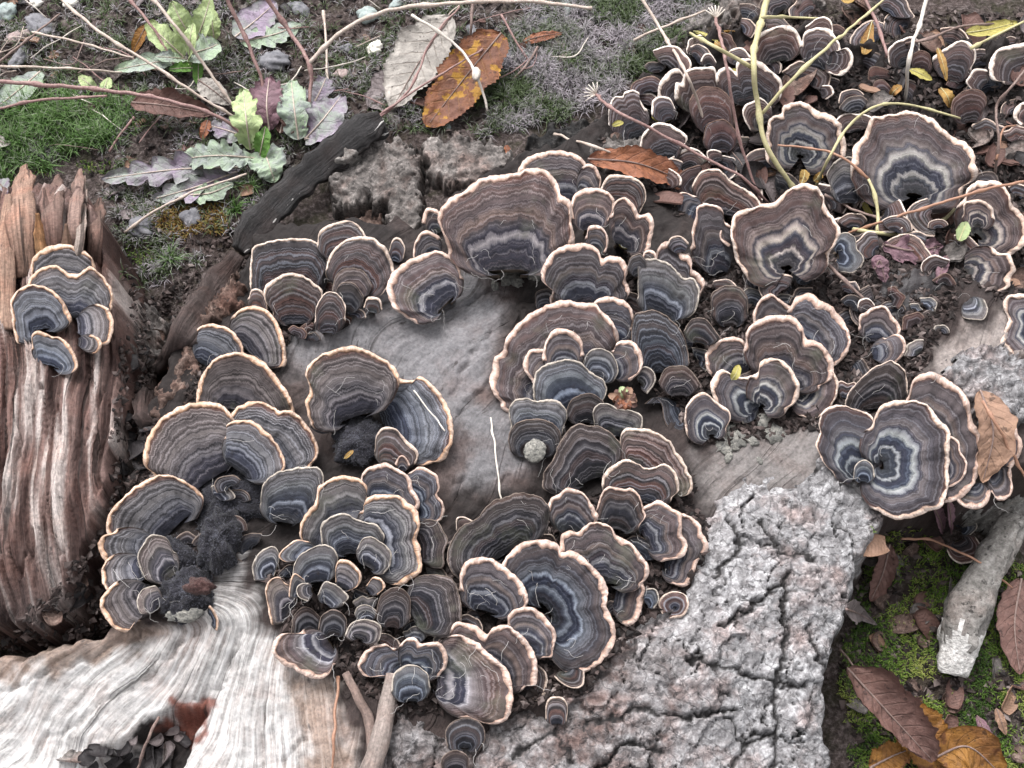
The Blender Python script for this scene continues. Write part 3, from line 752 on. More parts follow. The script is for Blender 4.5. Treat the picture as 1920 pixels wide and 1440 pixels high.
for i in range(len(S)):
    mk = (idx == i) & (bsd > -4)
    pad = mk.copy(); pad[1:] |= mk[:-1]; pad[:, 1:] |= mk[:, :-1]; pad[1:, 1:] |= mk[:-1, :-1]
    if pad.sum() > 60:
        relief('bark_plate', pad, zb, 1, M['bark'], stump, {'depth': depth, 'tone': btone}, BX, BY)
# record the plates in the height table
sdp = poly_sd(px, py, BARK)
HT = np.maximum(HT, np.where(sdp > 0, ZS + 0.006, -1))

# slab of decayed wood at the left, torn into splinters at its upper end
slab = empty('decayed_wood_slab', hit(90, 800) * [1, 1, 0])
tag(slab, 'reddish brown slab of fibrous decayed wood standing beside the stump, splintered at its top', 'wood slab')
SX, SY = np.meshgrid(np.arange(-0.36, -0.13, 0.0006), np.arange(-0.16, 0.19, 0.0008), indexing='ij')
spx, spy = chart(SX, SY, 0.06)
ZF = h_slab(SX, SY)
acf = spx + 9 * np.sin(spy / 140) + 20 * fbm(spx / 220, spy / 300, 105, 2)
ZF = ZF + (ZF > 0.01) * (0.0014 * fbm(acf / 6, spy / 110, 151, 2) - 0.0035 * sstep(0.10, 0.0, np.abs(perlin(acf / 26, spy / 210, 153))) * (perlin(acf / 60, spy / 120, 155) > -0.1))
ac = spx + 9 * np.sin(spy / 140) + 20 * fbm(spx / 220, spy / 300, 105, 2)
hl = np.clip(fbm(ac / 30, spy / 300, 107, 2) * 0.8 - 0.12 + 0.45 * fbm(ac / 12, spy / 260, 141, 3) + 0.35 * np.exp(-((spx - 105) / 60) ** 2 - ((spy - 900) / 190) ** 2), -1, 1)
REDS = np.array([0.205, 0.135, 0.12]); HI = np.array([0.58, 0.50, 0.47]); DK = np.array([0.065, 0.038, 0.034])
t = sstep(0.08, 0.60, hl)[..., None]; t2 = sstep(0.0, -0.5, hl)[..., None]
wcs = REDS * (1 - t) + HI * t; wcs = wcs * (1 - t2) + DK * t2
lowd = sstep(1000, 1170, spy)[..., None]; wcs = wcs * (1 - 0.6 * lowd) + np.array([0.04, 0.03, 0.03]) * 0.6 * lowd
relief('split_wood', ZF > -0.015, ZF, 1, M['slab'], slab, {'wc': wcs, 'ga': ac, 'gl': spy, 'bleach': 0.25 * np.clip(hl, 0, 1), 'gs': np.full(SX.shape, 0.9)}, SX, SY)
# ------------------------------------------------------------ bracket fungi
# (label, zone style, attachment point, traced outer edge, options); listed back to front
GRP = 'turkey tail brackets growing on the stump and slab'
F = []
def B(label, style, base, *rim, **kw): F.append((label, style, base, rim, kw))

# --- on the reddish slab
B('upright bracket at the top of the group on the red slab', 'or', (125, 548), (58, 510), (62, 482), (90, 462), (125, 458), (155, 468), (173, 485), (180, 505))
B('broad two-lobed bracket with pale outer rim on the red slab', 'or', (132, 600), (52, 535), (63, 512), (85, 500), (108, 499), (126, 510), (146, 514), (167, 500), (190, 514), (206, 535), (213, 558), (210, 576))
B('narrow bracket with orange edge under the two-lobed one on the slab', 'or', (142, 610), (190, 572), (204, 579), (212, 600), (211, 625), (204, 643))
B('round grey bracket on the slab with a cream arched rim', 'or', (78, 622), (30, 640), (23, 605), (20, 565), (35, 543), (60, 533), (90, 540), (116, 560), (134, 596))
B('tiny orange-tipped bracket on the red slab', 'or', (145, 640), (178, 630), (188, 636), (191, 648), (184, 660))
B('lowest S-shaped bracket on the red slab', 'or', (92, 688), (60, 648), (60, 627), (75, 620), (97, 630), (113, 633), (133, 650), (146, 680), (143, 694))
# --- finely striped group below the black bark strip
B('striped bracket with level reddish bands below the black bark strip', 'st', (545, 580), (468, 528), (470, 490), (475, 465), (500, 453), (533, 448), (573, 447), (600, 460), (615, 485), (612, 508))
B('striped bracket rising behind the level-banded one', 'st', (640, 490), (595, 455), (600, 433), (620, 420), (645, 414), (662, 416), (677, 427), (687, 446))
B('small dark bracket in the crevice under the grey bark chunk', 'st', (740, 492), (730, 468), (737, 448), (750, 447), (760, 463), (757, 482))
B('crinkled striped bracket beside the crevice under the bark chunk', 'st', (660, 545), (612, 500), (620, 475), (640, 455), (662, 445), (690, 443), (710, 452), (727, 470), (738, 500), (735, 525), (722, 545))
B('dark blue-grey bracket nested under the crinkled striped one', 'dk', (658, 565), (622, 545), (630, 517), (650, 502), (680, 507), (696, 532))
B('small blue-grey knob-like bracket lowest in the striped group', 'dk', (650, 590), (624, 560), (638, 532), (662, 530), (680, 552))
B('little shell-shaped brown bracket on the edge of the grey heart wood', 'st', (697, 588), (682, 574), (690, 557), (712, 560), (717, 578))
B('thin bracket sliver left of the fan with scalloped cream rim', 'st', (480, 588), (467, 556), (473, 542), (493, 547), (502, 578))
B('fan with scalloped cream rim and reddish stripes', 'st', (555, 612), (510, 582), (495, 560), (500, 532), (530, 515), (553, 512), (580, 523), (600, 540), (606, 555), (597, 575))
B('small barrel-shaped striped bracket beside the scalloped fan', 'st', (614, 628), (590, 600), (594, 572), (612, 548), (632, 550), (647, 570), (648, 592))
B('tiny brown bracket tucked behind the quarter-round fan', 'st', (452, 612), (435, 600), (443, 586), (457, 590))
# --- left flank
B('quarter-round fan with orange inner rim on the stump edge', 'or', (455, 655), (440, 588), (457, 577), (478, 573), (503, 583), (523, 610), (534, 643), (537, 681))
B('small quarter fan hanging over the dark hollow', 'or', (380, 688), (376, 612), (400, 607), (425, 613), (447, 633), (458, 664))
B('domed grey-brown fan above the blue-hearted one', 'or', (442, 775), (368, 750), (373, 712), (388, 690), (402, 672), (427, 662), (460, 662), (490, 674), (513, 700), (533, 727), (550, 757), (553, 775))
B('wide brown fan behind the orange-edged ear on the left flank', 'or', (488, 872), (436, 772), (460, 755), (490, 753), (513, 763), (525, 771), (547, 770), (573, 793), (593, 827), (597, 850), (583, 874))
B('large blue-hearted fan with cream rim on the left flank', 'or', (400, 905), (286, 887), (270, 873), (269, 853), (277, 820), (297, 790), (327, 767), (360, 755), (393, 752), (420, 762), (438, 784))
B('ear-shaped fan with bright orange edge and white inner band', 'or', (440, 884), (428, 812), (425, 797), (443, 787), (473, 790), (500, 810), (523, 837), (535, 867), (530, 889))
B('blue-grey draped bracket under the wide brown fan', 'gr', (532, 985), (488, 945), (493, 908), (518, 886), (556, 877), (590, 875), (606, 888), (608, 906))
B('grey lichen-coated bracket hanging beside the furry knobs', 'gr', (505, 1080), (476, 1085), (473, 1058), (488, 1034), (514, 1024), (524, 1045), (515, 1080))
B('large grey fan curling round the furry knobs, upper lobe', 'or', (335, 990), (378, 928), (360, 910), (333, 895), (310, 889), (283, 895), (253, 913), (223, 940), (205, 965), (198, 990), (203, 1006))
B('middle lobe of the grey fan curling round the furry knobs', 'or', (302, 1025), (210, 1000), (194, 1004), (184, 1017), (186, 1035), (199, 1055))
B('thin lobe pressed between the two lower lobes by the furry knobs', 'or', (280, 1062), (200, 1050), (192, 1064), (190, 1084), (199, 1106))
B('lowest lobe with bright orange edge beside the furry knobs', 'or', (290, 1112), (207, 1100), (190, 1120), (188, 1140), (200, 1163), (218, 1180), (237, 1186), (252, 1165))
B('velvety blue-black bracket inside the grey curling fan', 'gr', (325, 1085), (268, 1078), (257, 1047), (267, 1020), (285, 1003), (313, 1010), (324, 1032))
B('small white-banded bracket stub beside the lower furry knob', 'gr', (300, 1135), (262, 1148), (256, 1128), (266, 1106), (288, 1098))
B('thin tan bracket edge standing below the lower furry knob', 'or', (396, 1160), (394, 1135), (403, 1146), (410, 1163), (408, 1182))
# --- centre-left pair
B('dark small bracket at the left foot of the big double fan', 'dk', (627, 808), (580, 795), (588, 773), (614, 765), (636, 777))
B('right half of the big double fan, split by a notch', 'or', (712, 795), (738, 703), (758, 712), (778, 713), (787, 705), (807, 717), (827, 740), (843, 770), (850, 800), (847, 833), (832, 862), (812, 868))
B('left half of the big double fan on the grey heart wood', 'or', (662, 790), (582, 795), (573, 757), (580, 733), (577, 715), (572, 700), (583, 680), (607, 663), (640, 651), (670, 650), (700, 662), (727, 678), (746, 697))
B('wedge-shaped brown bracket below the big double fan', 'st', (728, 876), (703, 840), (706, 815), (720, 800), (740, 803), (760, 823), (783, 845), (783, 862))
B('round fan with grey heart alone on the grey wood', 'br', (838, 575), (772, 602), (757, 593), (737, 577), (727, 553), (727, 527), (740, 507), (763, 490), (790, 477), (820, 470), (843, 480), (860, 497), (865, 515))
# --- upper centre
B('arched brown bracket behind the great blue-banded fan', 'br', (1058, 380), (971, 320), (983, 300), (1010, 287), (1047, 282), (1077, 288), (1097, 303), (1104, 322), (1100, 335))
B('narrow bracket between the arched one and the rust leaf', 'br', (1090, 372), (1103, 307), (1117, 313), (1127, 333), (1127, 352))
B('thin-rimmed brown bracket just under the rust leaf', 'st', (1162, 405), (1125, 355), (1138, 332), (1160, 327), (1190, 333), (1207, 347), (1212, 370), (1203, 392))
B('small curled bracket at the left end of the great fan', 'br', (818, 440), (792, 410), (799, 391), (818, 392), (828, 404))
B('pale tipped bracket under the left end of the great fan', 'br', (815, 495), (774, 478), (779, 452), (797, 432), (818, 440))
B('great fan with wavy cream rim and blue-grey bands', 'br', (955, 515), (838, 462), (828, 432), (820, 410), (827, 390), (847, 370), (873, 358), (885, 345), (907, 333), (940, 328), (970, 323), (993, 315), (1017, 317), (1037, 330), (1048, 350), (1052, 366), (1070, 378), (1071, 402), (1074, 428), (1078, 452), tilt=15)
B('round-topped bracket with black heart beside the great fan', 'br', (1107, 435), (1068, 400), (1071, 378), (1078, 363), (1097, 353), (1123, 353), (1143, 363), (1153, 380), (1146, 405))
B('twin-lobed bracket with black heart and small yellow leaf at its foot', 'br', (1165, 465), (1150, 397), (1153, 379), (1170, 370), (1187, 380), (1200, 403), (1217, 400), (1227, 417), (1223, 443), (1217, 468))
B('small cream-hooded bracket between the great fan and the paired fan', 'br', (1117, 478), (1100, 440), (1105, 424), (1127, 424), (1141, 447), (1137, 470))
# --- centre
B('small dark disc beside the little hooded bracket on the heart wood', 'dk', (1020, 585), (1004, 565), (1006, 547), (1030, 541), (1038, 556))
B('little hooded bracket peeping over the giant rosette', 'br', (1050, 585), (1032, 572), (1031, 557), (1042, 547), (1058, 548), (1069, 562))
B('thin pale-edged bracket squeezed under the paired fan', 'st', (1198, 615), (1178, 546), (1190, 549), (1208, 562), (1216, 565), (1228, 565), (1240, 578), (1255, 597))
B('paired fan with black heart and broad cream rim', 'br', (1102, 582), (1035, 543), (1019, 530), (1013, 518), (1017, 501), (1027, 482), (1044, 466), (1067, 458), (1090, 456), (1110, 460), (1123, 470), (1130, 484), (1146, 479), (1162, 482), (1174, 493), (1177, 510), (1173, 524), (1181, 542))
B('small bracket wedged between the paired fan and the cream-banded block', 'dk', (1197, 520), (1177, 495), (1184, 481), (1199, 475), (1207, 482))
B('brown bracket with stepped pale edge behind the cream-banded block', 'br', (1262, 575), (1229, 488), (1232, 470), (1240, 457), (1254, 453), (1271, 462), (1277, 473), (1292, 478), (1298, 491), (1298, 505), (1312, 512), (1322, 530), (1316, 548))
B('tiny dome bracket on top of the cream-banded block', 'br', (1218, 502), (1204, 484), (1208, 472), (1219, 468), (1229, 474), (1232, 487))
B('block-shaped grey bracket with square cream bands', 'gr', (1235, 600), (1196, 555), (1196, 520), (1197, 493), (1206, 486), (1229, 485), (1250, 491), (1265, 503), (1283, 521), (1298, 520), (1310, 537), (1312, 555), (1306, 580), (1292, 595), (1278, 597))
B('hooded brown bracket at the shoulder of the giant rosette', 'br', (1160, 650), (1113, 568), (1125, 559), (1142, 555), (1160, 559), (1175, 566), (1184, 578), (1188, 593), (1185, 610))
B('tall dark bracket with thin grey and tan bands right of the rosette', 'dk', (1240, 705), (1182, 650), (1184, 615), (1190, 591), (1198, 585), (1219, 582), (1240, 586), (1256, 597), (1273, 614), (1283, 632), (1289, 650), (1292, 676))
B('smooth black rounded bracket with a dull dome right of the cream-banded block', 'dk', (1370, 615), (1333, 580), (1334, 552), (1354, 537), (1375, 534), (1392, 543), (1402, 558), (1403, 584))
B('black bracket with a brown edge below the dull dome', 'dk', (1312, 645), (1283, 618), (1298, 598), (1322, 597), (1338, 615), (1350, 632))
B('dark twisted bracket hanging under the tall dark one', 'dk', (1275, 745), (1237, 710), (1252, 688), (1288, 688), (1312, 716))
B('dark drooping bracket with a pale tip beside the red seed husk', 'dk', (1275, 762), (1208, 758), (1225, 745), (1240, 760), (1246, 790), (1265, 815), (1288, 812))
B('small round grey bracket beside the dry seed husk', 'gr', (1200, 720), (1198, 700), (1207, 687), (1223, 693), (1230, 713), (1215, 737))
B('giant rosette bracket with broad crinkled cream rim', 'br', (1070, 748), (962, 779), (941, 768), (939, 755), (926, 738), (918, 716), (922, 693), (928, 671), (943, 657), (950, 633), (967, 610), (993, 588), (1012, 578), (1033, 569), (1052, 564), (1069, 563), (1083, 567), (1104, 566), (1119, 570), (1129, 585), (1142, 593), (1154, 612), (1161, 632), (1155, 652), tilt=15)
B('small lobe at the left inside the giant rosette', 'br', (1042, 722), (995, 712), (982, 693), (982, 677), (993, 657), (1018, 655))
B('horseshoe-rimmed lobe standing inside the giant rosette', 'br', (1060, 705), (1017, 665), (1021, 645), (1029, 628), (1037, 619), (1052, 616), (1071, 620), (1083, 628), (1092, 641), (1093, 655))
B('side lobe with cream rim at the right of the giant rosette', 'br', (1143, 700), (1153, 654), (1158, 641), (1180, 638), (1197, 650), (1205, 670), (1203, 693), (1187, 710))
B('grey lobe beside the side lobe of the giant rosette', 'gr', (1122, 712), (1093, 678), (1107, 657), (1130, 653), (1150, 667), (1160, 693), (1153, 711))
B('grey inner bracket with pale bands in the heart of the giant rosette', 'gr', (1085, 775), (1000, 752), (1000, 713), (1010, 693), (1030, 680), (1063, 673), (1090, 680), (1107, 697), (1133, 713), (1138, 735), (1124, 762))
B('black innermost bracket in the heart of the giant rosette', 'dk', (1097, 795), (1060, 775), (1073, 748), (1105, 737), (1131, 752), (1131, 775))
B('flared grey-brown bracket just under the giant rosette', 'gr', (1007, 835), (957, 795), (954, 768), (965, 750), (985, 745), (1005, 752), (1035, 748), (1055, 758), (1064, 780), (1056, 802))
B('round black bracket with a pale furry centre below the giant rosette', 'dk', (1003, 856), (955, 840), (954, 814), (970, 793), (1000, 785), (1030, 790), (1050, 808), (1053, 834))
B('grey ragged bracket under the dry seed husk', 'gr', (1152, 820), (1114, 795), (1113, 766), (1135, 755), (1160, 765), (1185, 770), (1204, 780), (1204, 802))
# --- centre right, lower
B('ragged brown bracket with torn pink edge beside the bark', 'st', (1205, 900), (1160, 852), (1163, 820), (1173, 804), (1198, 803), (1219, 805), (1242, 817), (1258, 830), (1267, 847), (1281, 863), (1290, 884), (1299, 899), (1298, 919))
B('steep dark fan with thin blue-grey bands below the furry-centred disc', 'dk', (1108, 905), (1016, 910), (1022, 880), (1040, 855), (1046, 836), (1058, 815), (1073, 799), (1088, 794), (1100, 798), (1125, 799), (1146, 811), (1160, 826))
B('hummocked brown bracket with a red band and thick right rim', 'st', (1195, 945), (1128, 909), (1129, 895), (1138, 882), (1154, 870), (1173, 860), (1188, 865), (1208, 876), (1227, 876), (1240, 869), (1252, 872), (1265, 884), (1273, 903), (1273, 920), (1263, 930))
B('outer fringe bracket with white edge against the cracked bark', 'br', (1240, 1058), (1281, 963), (1300, 972), (1312, 982), (1317, 999), (1328, 1017), (1325, 1038), (1310, 1051), (1303, 1072), (1296, 1092), (1280, 1101), (1263, 1096))
B('brown bracket with blue heart and cream rim next to the fringe bracket', 'br', (1208, 1015), (1209, 949), (1223, 942), (1235, 936), (1248, 942), (1262, 955), (1277, 963), (1279, 984), (1279, 1001), (1288, 1015), (1287, 1034), (1277, 1045), (1250, 1052))
B('dark folded bracket with a pinkish white right edge', 'dk', (1160, 998), (1120, 950), (1127, 927), (1140, 913), (1160, 915), (1173, 917), (1183, 915), (1198, 926), (1204, 942), (1208, 957), (1210, 970), (1200, 984), rim='br', rimw=5)
B('brown bracket with a red-brown band and pink rim above the twin-lobed fan', 'br', (1072, 1005), (1027, 947), (1035, 932), (1048, 926), (1062, 915), (1077, 917), (1094, 924), (1106, 940), (1117, 957), (1123, 967), (1119, 980))
B('tiny pale-tipped bracket at the left edge of the big black fan', 'st', (888, 1012), (855, 988), (857, 970), (875, 970), (900, 985))
B('big black fan with a grey band pierced by the straw', 'dk', (955, 1040), (850, 1078), (838, 1054), (843, 1021), (855, 1000), (870, 985), (895, 970), (920, 942), (949, 931), (974, 923), (993, 927), (1012, 931), (1027, 946))
B('wavy lower lobe hanging by the bark below the twin-lobed fan', 'br', (1150, 1120), (1203, 1090), (1210, 1106), (1207, 1123), (1203, 1142), (1195, 1163), (1180, 1174))
B('twin-lobed fan with white cobweb tuft and orange-cream rim', 'br', (1135, 1098), (1049, 1021), (1053, 1004), (1068, 994), (1083, 998), (1095, 987), (1112, 979), (1133, 981), (1147, 990), (1155, 1002), (1170, 1010), (1187, 1021), (1203, 1042), (1216, 1060), (1218, 1075), (1206, 1092))
B('small disc bracket with concentric rings on the grey bark', 'st', (1266, 1140), (1240, 1150), (1234, 1130), (1248, 1113), (1270, 1109), (1288, 1118), (1291, 1138), (1280, 1156), (1255, 1160), tilt=8)
B('small grey crescent bracket beside the ringed disc', 'gr', (1212, 1135), (1216, 1103), (1230, 1105), (1236, 1122), (1228, 1140))
B('long kidney-shaped fan with white inner band and continuous cream rim', 'br', (1022, 1145), (941, 1056), (953, 1040), (970, 1021), (987, 1015), (1012, 1012), (1032, 1013), (1047, 1022), (1056, 1036), (1073, 1032), (1107, 1057), (1130, 1083), (1140, 1107), (1138, 1137), (1150, 1163), (1155, 1190), (1147, 1217), (1130, 1240), (1107, 1257), (1085, 1266), style2=1, tilt=16)
B('round brown fan with a red band left of the kidney-shaped fan', 'br', (908, 1150), (861, 1097), (862, 1075), (868, 1060), (876, 1052), (897, 1045), (923, 1048), (947, 1063), (973, 1087), (987, 1107), (992, 1127), (985, 1139))
B('dark upright bracket with pale vertical stripes', 'dk', (768, 1158), (795, 1078), (826, 1077), (850, 1088), (862, 1118), (866, 1158), (856, 1184))
B('hook-shaped fan with thick cream rim under the kidney-shaped fan', 'br', (992, 1222), (952, 1169), (953, 1153), (970, 1140), (993, 1138), (1017, 1150), (1033, 1170), (1043, 1190), (1038, 1217), (1037, 1232), (1018, 1234))
B('pale torn bracket hanging below the long kidney-shaped fan', 'st', (1062, 1258), (1096, 1263), (1094, 1284), (1080, 1291), (1060, 1286), (1040, 1270))
B('crinkled bracket behind the long drooping fan', 'st', (985, 1272), (1008, 1246), (1022, 1258), (1027, 1277), (1018, 1310), (998, 1314))
B('drooping two-lobed fan with cream rim in the lower middle', 'br', (900, 1275), (853, 1167), (873, 1168), (893, 1173), (913, 1188), (924, 1177), (947, 1172), (967, 1182), (987, 1200), (1003, 1227), (1008, 1250), (1005, 1283), (988, 1286), tilt=14)
B('lowest fan with white zigzag band and orange-cream right rim', 'br', (812, 1278), (858, 1190), (895, 1205), (925, 1232), (947, 1250), (957, 1270), (962, 1297), (960, 1327), (953, 1347), (937, 1357), (912, 1357), (880, 1346), style2=1, tilt=16)
B('thumb-shaped brown bracket alone on the grey bark', 'st', (1044, 1360), (1023, 1345), (1023, 1322), (1031, 1308), (1053, 1307), (1064, 1322), (1063, 1350))
B('smooth black disc at the foot of the lowest fan', 'dk', (872, 1405), (838, 1400), (835, 1372), (850, 1352), (880, 1346), (905, 1360), (910, 1385), (900, 1405))
B('smaller black disc below the smooth black disc', 'dk', (855, 1450), (826, 1440), (830, 1418), (852, 1406), (876, 1416), (880, 1438))
# --- lower left rosette
B('tiny curled bracket at the foot of the wedge-shaped bracket', 'br', (754, 884), (741, 867), (749, 855), (759, 856), (768, 869))
B('brown bracket with scalloped white edge against the heart wood', 'br', (770, 955), (776, 881), (788, 875), (805, 881), (820, 892), (824, 906), (824, 919), (820, 927), (832, 944), (834, 960), (826, 977), (811, 977), rimw=6)
B('dark bracket below the scalloped white-edged one', 'dk', (775, 1025), (807, 973), (822, 979), (832, 996), (840, 1012), (834, 1031), (832, 1062))
B('hooded brown fan with thick crinkled rim at the top of the lower rosette', 'br', (722, 950), (676, 898), (684, 881), (701, 873), (722, 867), (738, 875), (757, 885), (770, 900), (774, 915), (784, 931), (787, 950))
B('broad grey fan with orange upper rim in the lower rosette', 'gr', (652, 1025), (562, 1003), (563, 980), (574, 962), (588, 945), (594, 928), (596, 914), (609, 906), (626, 896), (645, 892), (667, 895), (682, 904), (689, 914), (687, 928), rim='or', rimw=8)
B('S-curved fan with thick orange-cream rim in the lower rosette', 'gr', (690, 1025), (682, 952), (682, 942), (693, 931), (709, 927), (730, 927), (749, 930), (765, 942), (780, 954), (787, 971), (786, 992), (782, 1008), (788, 1027), (790, 1048), (792, 1065), (784, 1077), (772, 1085), (755, 1097), rim='or', rimw=11, tilt=16)
B('dark-hearted grey bracket with pale band inside the lower rosette', 'gr', (660, 1042), (603, 1018), (601, 987), (613, 973), (634, 963), (651, 963), (668, 973), (688, 979), (707, 983), (721, 1002))
B('grey bracket with white ragged edges in the lap of the S-curved fan', 'gr', (690, 1066), (671, 1026), (680, 1010), (697, 1006), (713, 1015), (726, 1025), (734, 1037), (732, 1060), (721, 1074))
B('small striped bracket with orange lower edge left of the lower rosette', 'gr', (588, 1042), (552, 1052), (533, 1053), (522, 1043), (529, 1031), (540, 1022), (555, 1012), (577, 1015), rim='or', rimw=4)
B('two-humped blue-grey bracket in the lower rosette', 'gr', (595, 1095), (548, 1082), (553, 1055), (565, 1038), (585, 1027), (605, 1021), (624, 1027), (634, 1044), (630, 1067))
B('small shell bracket with bright tan rim among the tiny dark ones', 'or', (641, 1105), (629, 1088), (629, 1066), (634, 1052), (645, 1049), (659, 1054), (674, 1069), (678, 1085), (670, 1100), (654, 1108))
B('tiny fan with white hood right of the tan-rimmed shell', 'or', (690, 1112), (688, 1096), (701, 1081), (715, 1085), (723, 1100), (711, 1113))
B('mottled grey bracket with pink lip at the left of the lower rosette', 'gr', (545, 1150), (508, 1168), (500, 1128), (497, 1105), (505, 1088), (522, 1081), (533, 1092), rim='or', rimw=5)
B('small pink-edged bracket behind the button bracket', 'gr', (565, 1115), (541, 1117), (545, 1087), (553, 1075), (567, 1084), rim='or', rimw=4)
B('round button bracket with cream lower edge', 'gr', (585, 1106), (575, 1127), (560, 1120), (555, 1106), (562, 1095), (577, 1093), tilt=10)
B('small ruffled grey bracket right of the button bracket', 'gr', (610, 1135), (597, 1112), (608, 1091), (626, 1094), (643, 1106), (655, 1119), (647, 1129))
B('black little bracket below the button bracket', 'dk', (580, 1190), (546, 1185), (551, 1153), (574, 1137), (597, 1152))
B('black knuckled bracket in the middle of the tiny ones', 'dk', (625, 1195), (596, 1185), (603, 1155), (625, 1142), (648, 1156), (650, 1180))
B('tiny white-tipped bracket beneath the white-hooded fan', 'gr', (688, 1168), (665, 1147), (672, 1136), (690, 1134), (705, 1144))
B('dark folded bracket between the striped upright one and the rosette', 'dk', (735, 1180), (705, 1150), (715, 1115), (745, 1100), (768, 1118), (770, 1150))
B('lilac-grey zoned bracket above the butterfly bracket', 'gr', (672, 1200), (647, 1190), (655, 1172), (668, 1163), (688, 1161), (709, 1168), (716, 1179), (712, 1198))
B('hanging fan with white spot and orange left rim over the bleached wood', 'br', (622, 1203), (560, 1187), (528, 1188), (515, 1199), (511, 1213), (514, 1230), (528, 1245), (549, 1254), (563, 1263), (584, 1272), (603, 1273), (618, 1264), (624, 1250), style2=1, tilt=12)
B('left wing of the butterfly bracket', 'br', (762, 1268), (732, 1213), (724, 1207), (709, 1209), (692, 1215), (678, 1228), (671, 1245), (674, 1259), (684, 1268), (699, 1268), (718, 1266))
B('right wing of the butterfly bracket', 'br', (768, 1265), (755, 1203), (767, 1195), (780, 1197), (790, 1207), (805, 1205), (822, 1203), (832, 1211), (839, 1228), (837, 1251), (828, 1261))
B('body of the butterfly bracket with a white arched band', 'gr', (770, 1318), (733, 1292), (738, 1264), (754, 1250), (775, 1246), (800, 1260), (807, 1285))
# --- upper right
B('upright bracket behind the twin white-rimmed arches', 'wr', (1537, 75), (1512, 48), (1540, 31), (1558, 38), (1562, 58), rimw=5)
B('left of the twin white-rimmed arches beside the yellow stem', 'wr', (1460, 118), (1407, 100), (1412, 80), (1423, 63), (1447, 52), (1473, 48), (1493, 57), (1504, 79))
B('right of the twin white-rimmed arches', 'wr', (1530, 130), (1503, 79), (1510, 60), (1533, 52), (1557, 55), (1573, 80), (1578, 102))
B('side bracket with white edge below the twin arches', 'wr', (1552, 112), (1572, 94), (1590, 90), (1600, 107), (1595, 127), (1577, 142), (1555, 138))
B('curled tip bracket with white crescent edge below the twin arches', 'wr', (1538, 176), (1543, 160), (1558, 161), (1564, 175), (1551, 186), rimw=5)
B('little arched bracket nearest the yellow forked twig', 'wr', (1330, 128), (1314, 112), (1321, 101), (1333, 101), (1343, 115), rimw=6)
B('low arched bracket under the yellow forked twig', 'wr', (1388, 122), (1361, 104), (1372, 92), (1392, 90), (1407, 105), rimw=6)
B('tall hooded bracket at the left of the stacked group', 'wr', (1282, 200), (1233, 184), (1235, 159), (1246, 142), (1260, 130), (1273, 130), (1284, 143))
B('stacked bracket with white rim crossed by the leaning stem', 'wr', (1322, 215), (1265, 176), (1267, 155), (1277, 153), (1285, 136), (1300, 126), (1321, 126), (1338, 126), (1345, 140))
B('long white-rimmed bracket behind the yellow stem', 'wr', (1408, 200), (1343, 138), (1350, 128), (1367, 126), (1379, 134), (1381, 117), (1392, 109), (1412, 111), (1433, 120), (1444, 132), (1465, 149), (1466, 176))
B('dark red-brown drape below the stacked white-rimmed bracket', 'rd', (1345, 262), (1298, 178), (1318, 162), (1350, 166), (1372, 190), (1376, 225))
B('lower red-brown fold under the dark drape', 'rd', (1352, 290), (1318, 260), (1328, 232), (1358, 224), (1382, 246))
B('tiered pale-lipped bracket on the far edge by the star moss', 'wr', (1195, 262), (1140, 233), (1141, 207), (1144, 192), (1154, 182), (1167, 180), (1171, 174), (1183, 169), (1198, 173), (1199, 184), (1208, 200), rimw=6)
B('small curled bracket with the yellow leaflet at its foot', 'wr', (1255, 228), (1221, 210), (1223, 190), (1233, 182), (1246, 180), (1258, 186), (1265, 201), rimw=6)
B('bracket with torn white left edge beside the yellow stem', 'wr', (1432, 238), (1405, 242), (1396, 226), (1392, 211), (1398, 195), (1412, 190), (1425, 182), (1442, 196), rimw=5)
B('leaf-topped bracket with thick cream rim above the rust leaf', 'wr', (1250, 305), (1196, 294), (1200, 270), (1206, 251), (1217, 238), (1233, 230), (1254, 232), (1271, 240), (1285, 251), (1289, 263), (1277, 272))
B('small crescent bracket in the litter right of the rust leaf', 'wr', (1347, 308), (1328, 302), (1325, 286), (1335, 280), (1350, 283), rimw=5)
B('big round fan with chestnut and blue-grey rings beside the yellow stem', 'bo', (1500, 295), (1435, 292), (1437, 255), (1440, 230), (1447, 218), (1465, 213), (1467, 200), (1487, 192), (1513, 193), (1533, 207), (1560, 217), (1577, 233), (1578, 247), (1585, 263), (1586, 290), (1573, 305))
B('largest fan of the upper right with frilled white rim and bold cream rings', 'bo', (1715, 370), (1598, 294), (1600, 277), (1617, 257), (1627, 233), (1635, 220), (1653, 217), (1680, 213), (1700, 207), (1727, 213), (1750, 223), (1767, 240), (1783, 253), (1810, 267), (1827, 287), (1828, 307), (1835, 320), (1827, 338), (1808, 352), tilt=16)
B('bell-shaped bracket with pale mottled heart in front of the largest upper fan', 'gr', (1590, 385), (1557, 350), (1550, 327), (1560, 310), (1573, 297), (1600, 293), (1617, 293), (1633, 310), (1633, 330), (1620, 352))
B('broad brown bracket lying under the crossing stems', 'st', (1352, 405), (1300, 342), (1313, 323), (1328, 317), (1347, 317), (1357, 325), (1376, 342), (1397, 354), (1411, 362), (1425, 380))
B('brown bracket with scalloped tan left edge under the rust leaf tip', 'br', (1312, 412), (1294, 441), (1276, 431), (1261, 421), (1256, 402), (1265, 383), (1268, 369), (1280, 360), (1300, 366), rimw=6)
B('small hump bracket left of the tongue-shaped fan', 'st', (1276, 475), (1252, 455), (1260, 444), (1276, 442), (1290, 453))
B('tongue-shaped fan with cream hood and dark blue heart', 'br', (1352, 518), (1297, 455), (1297, 435), (1299, 421), (1305, 404), (1307, 388), (1324, 382), (1342, 385), (1355, 394), (1358, 414), rimw=8)
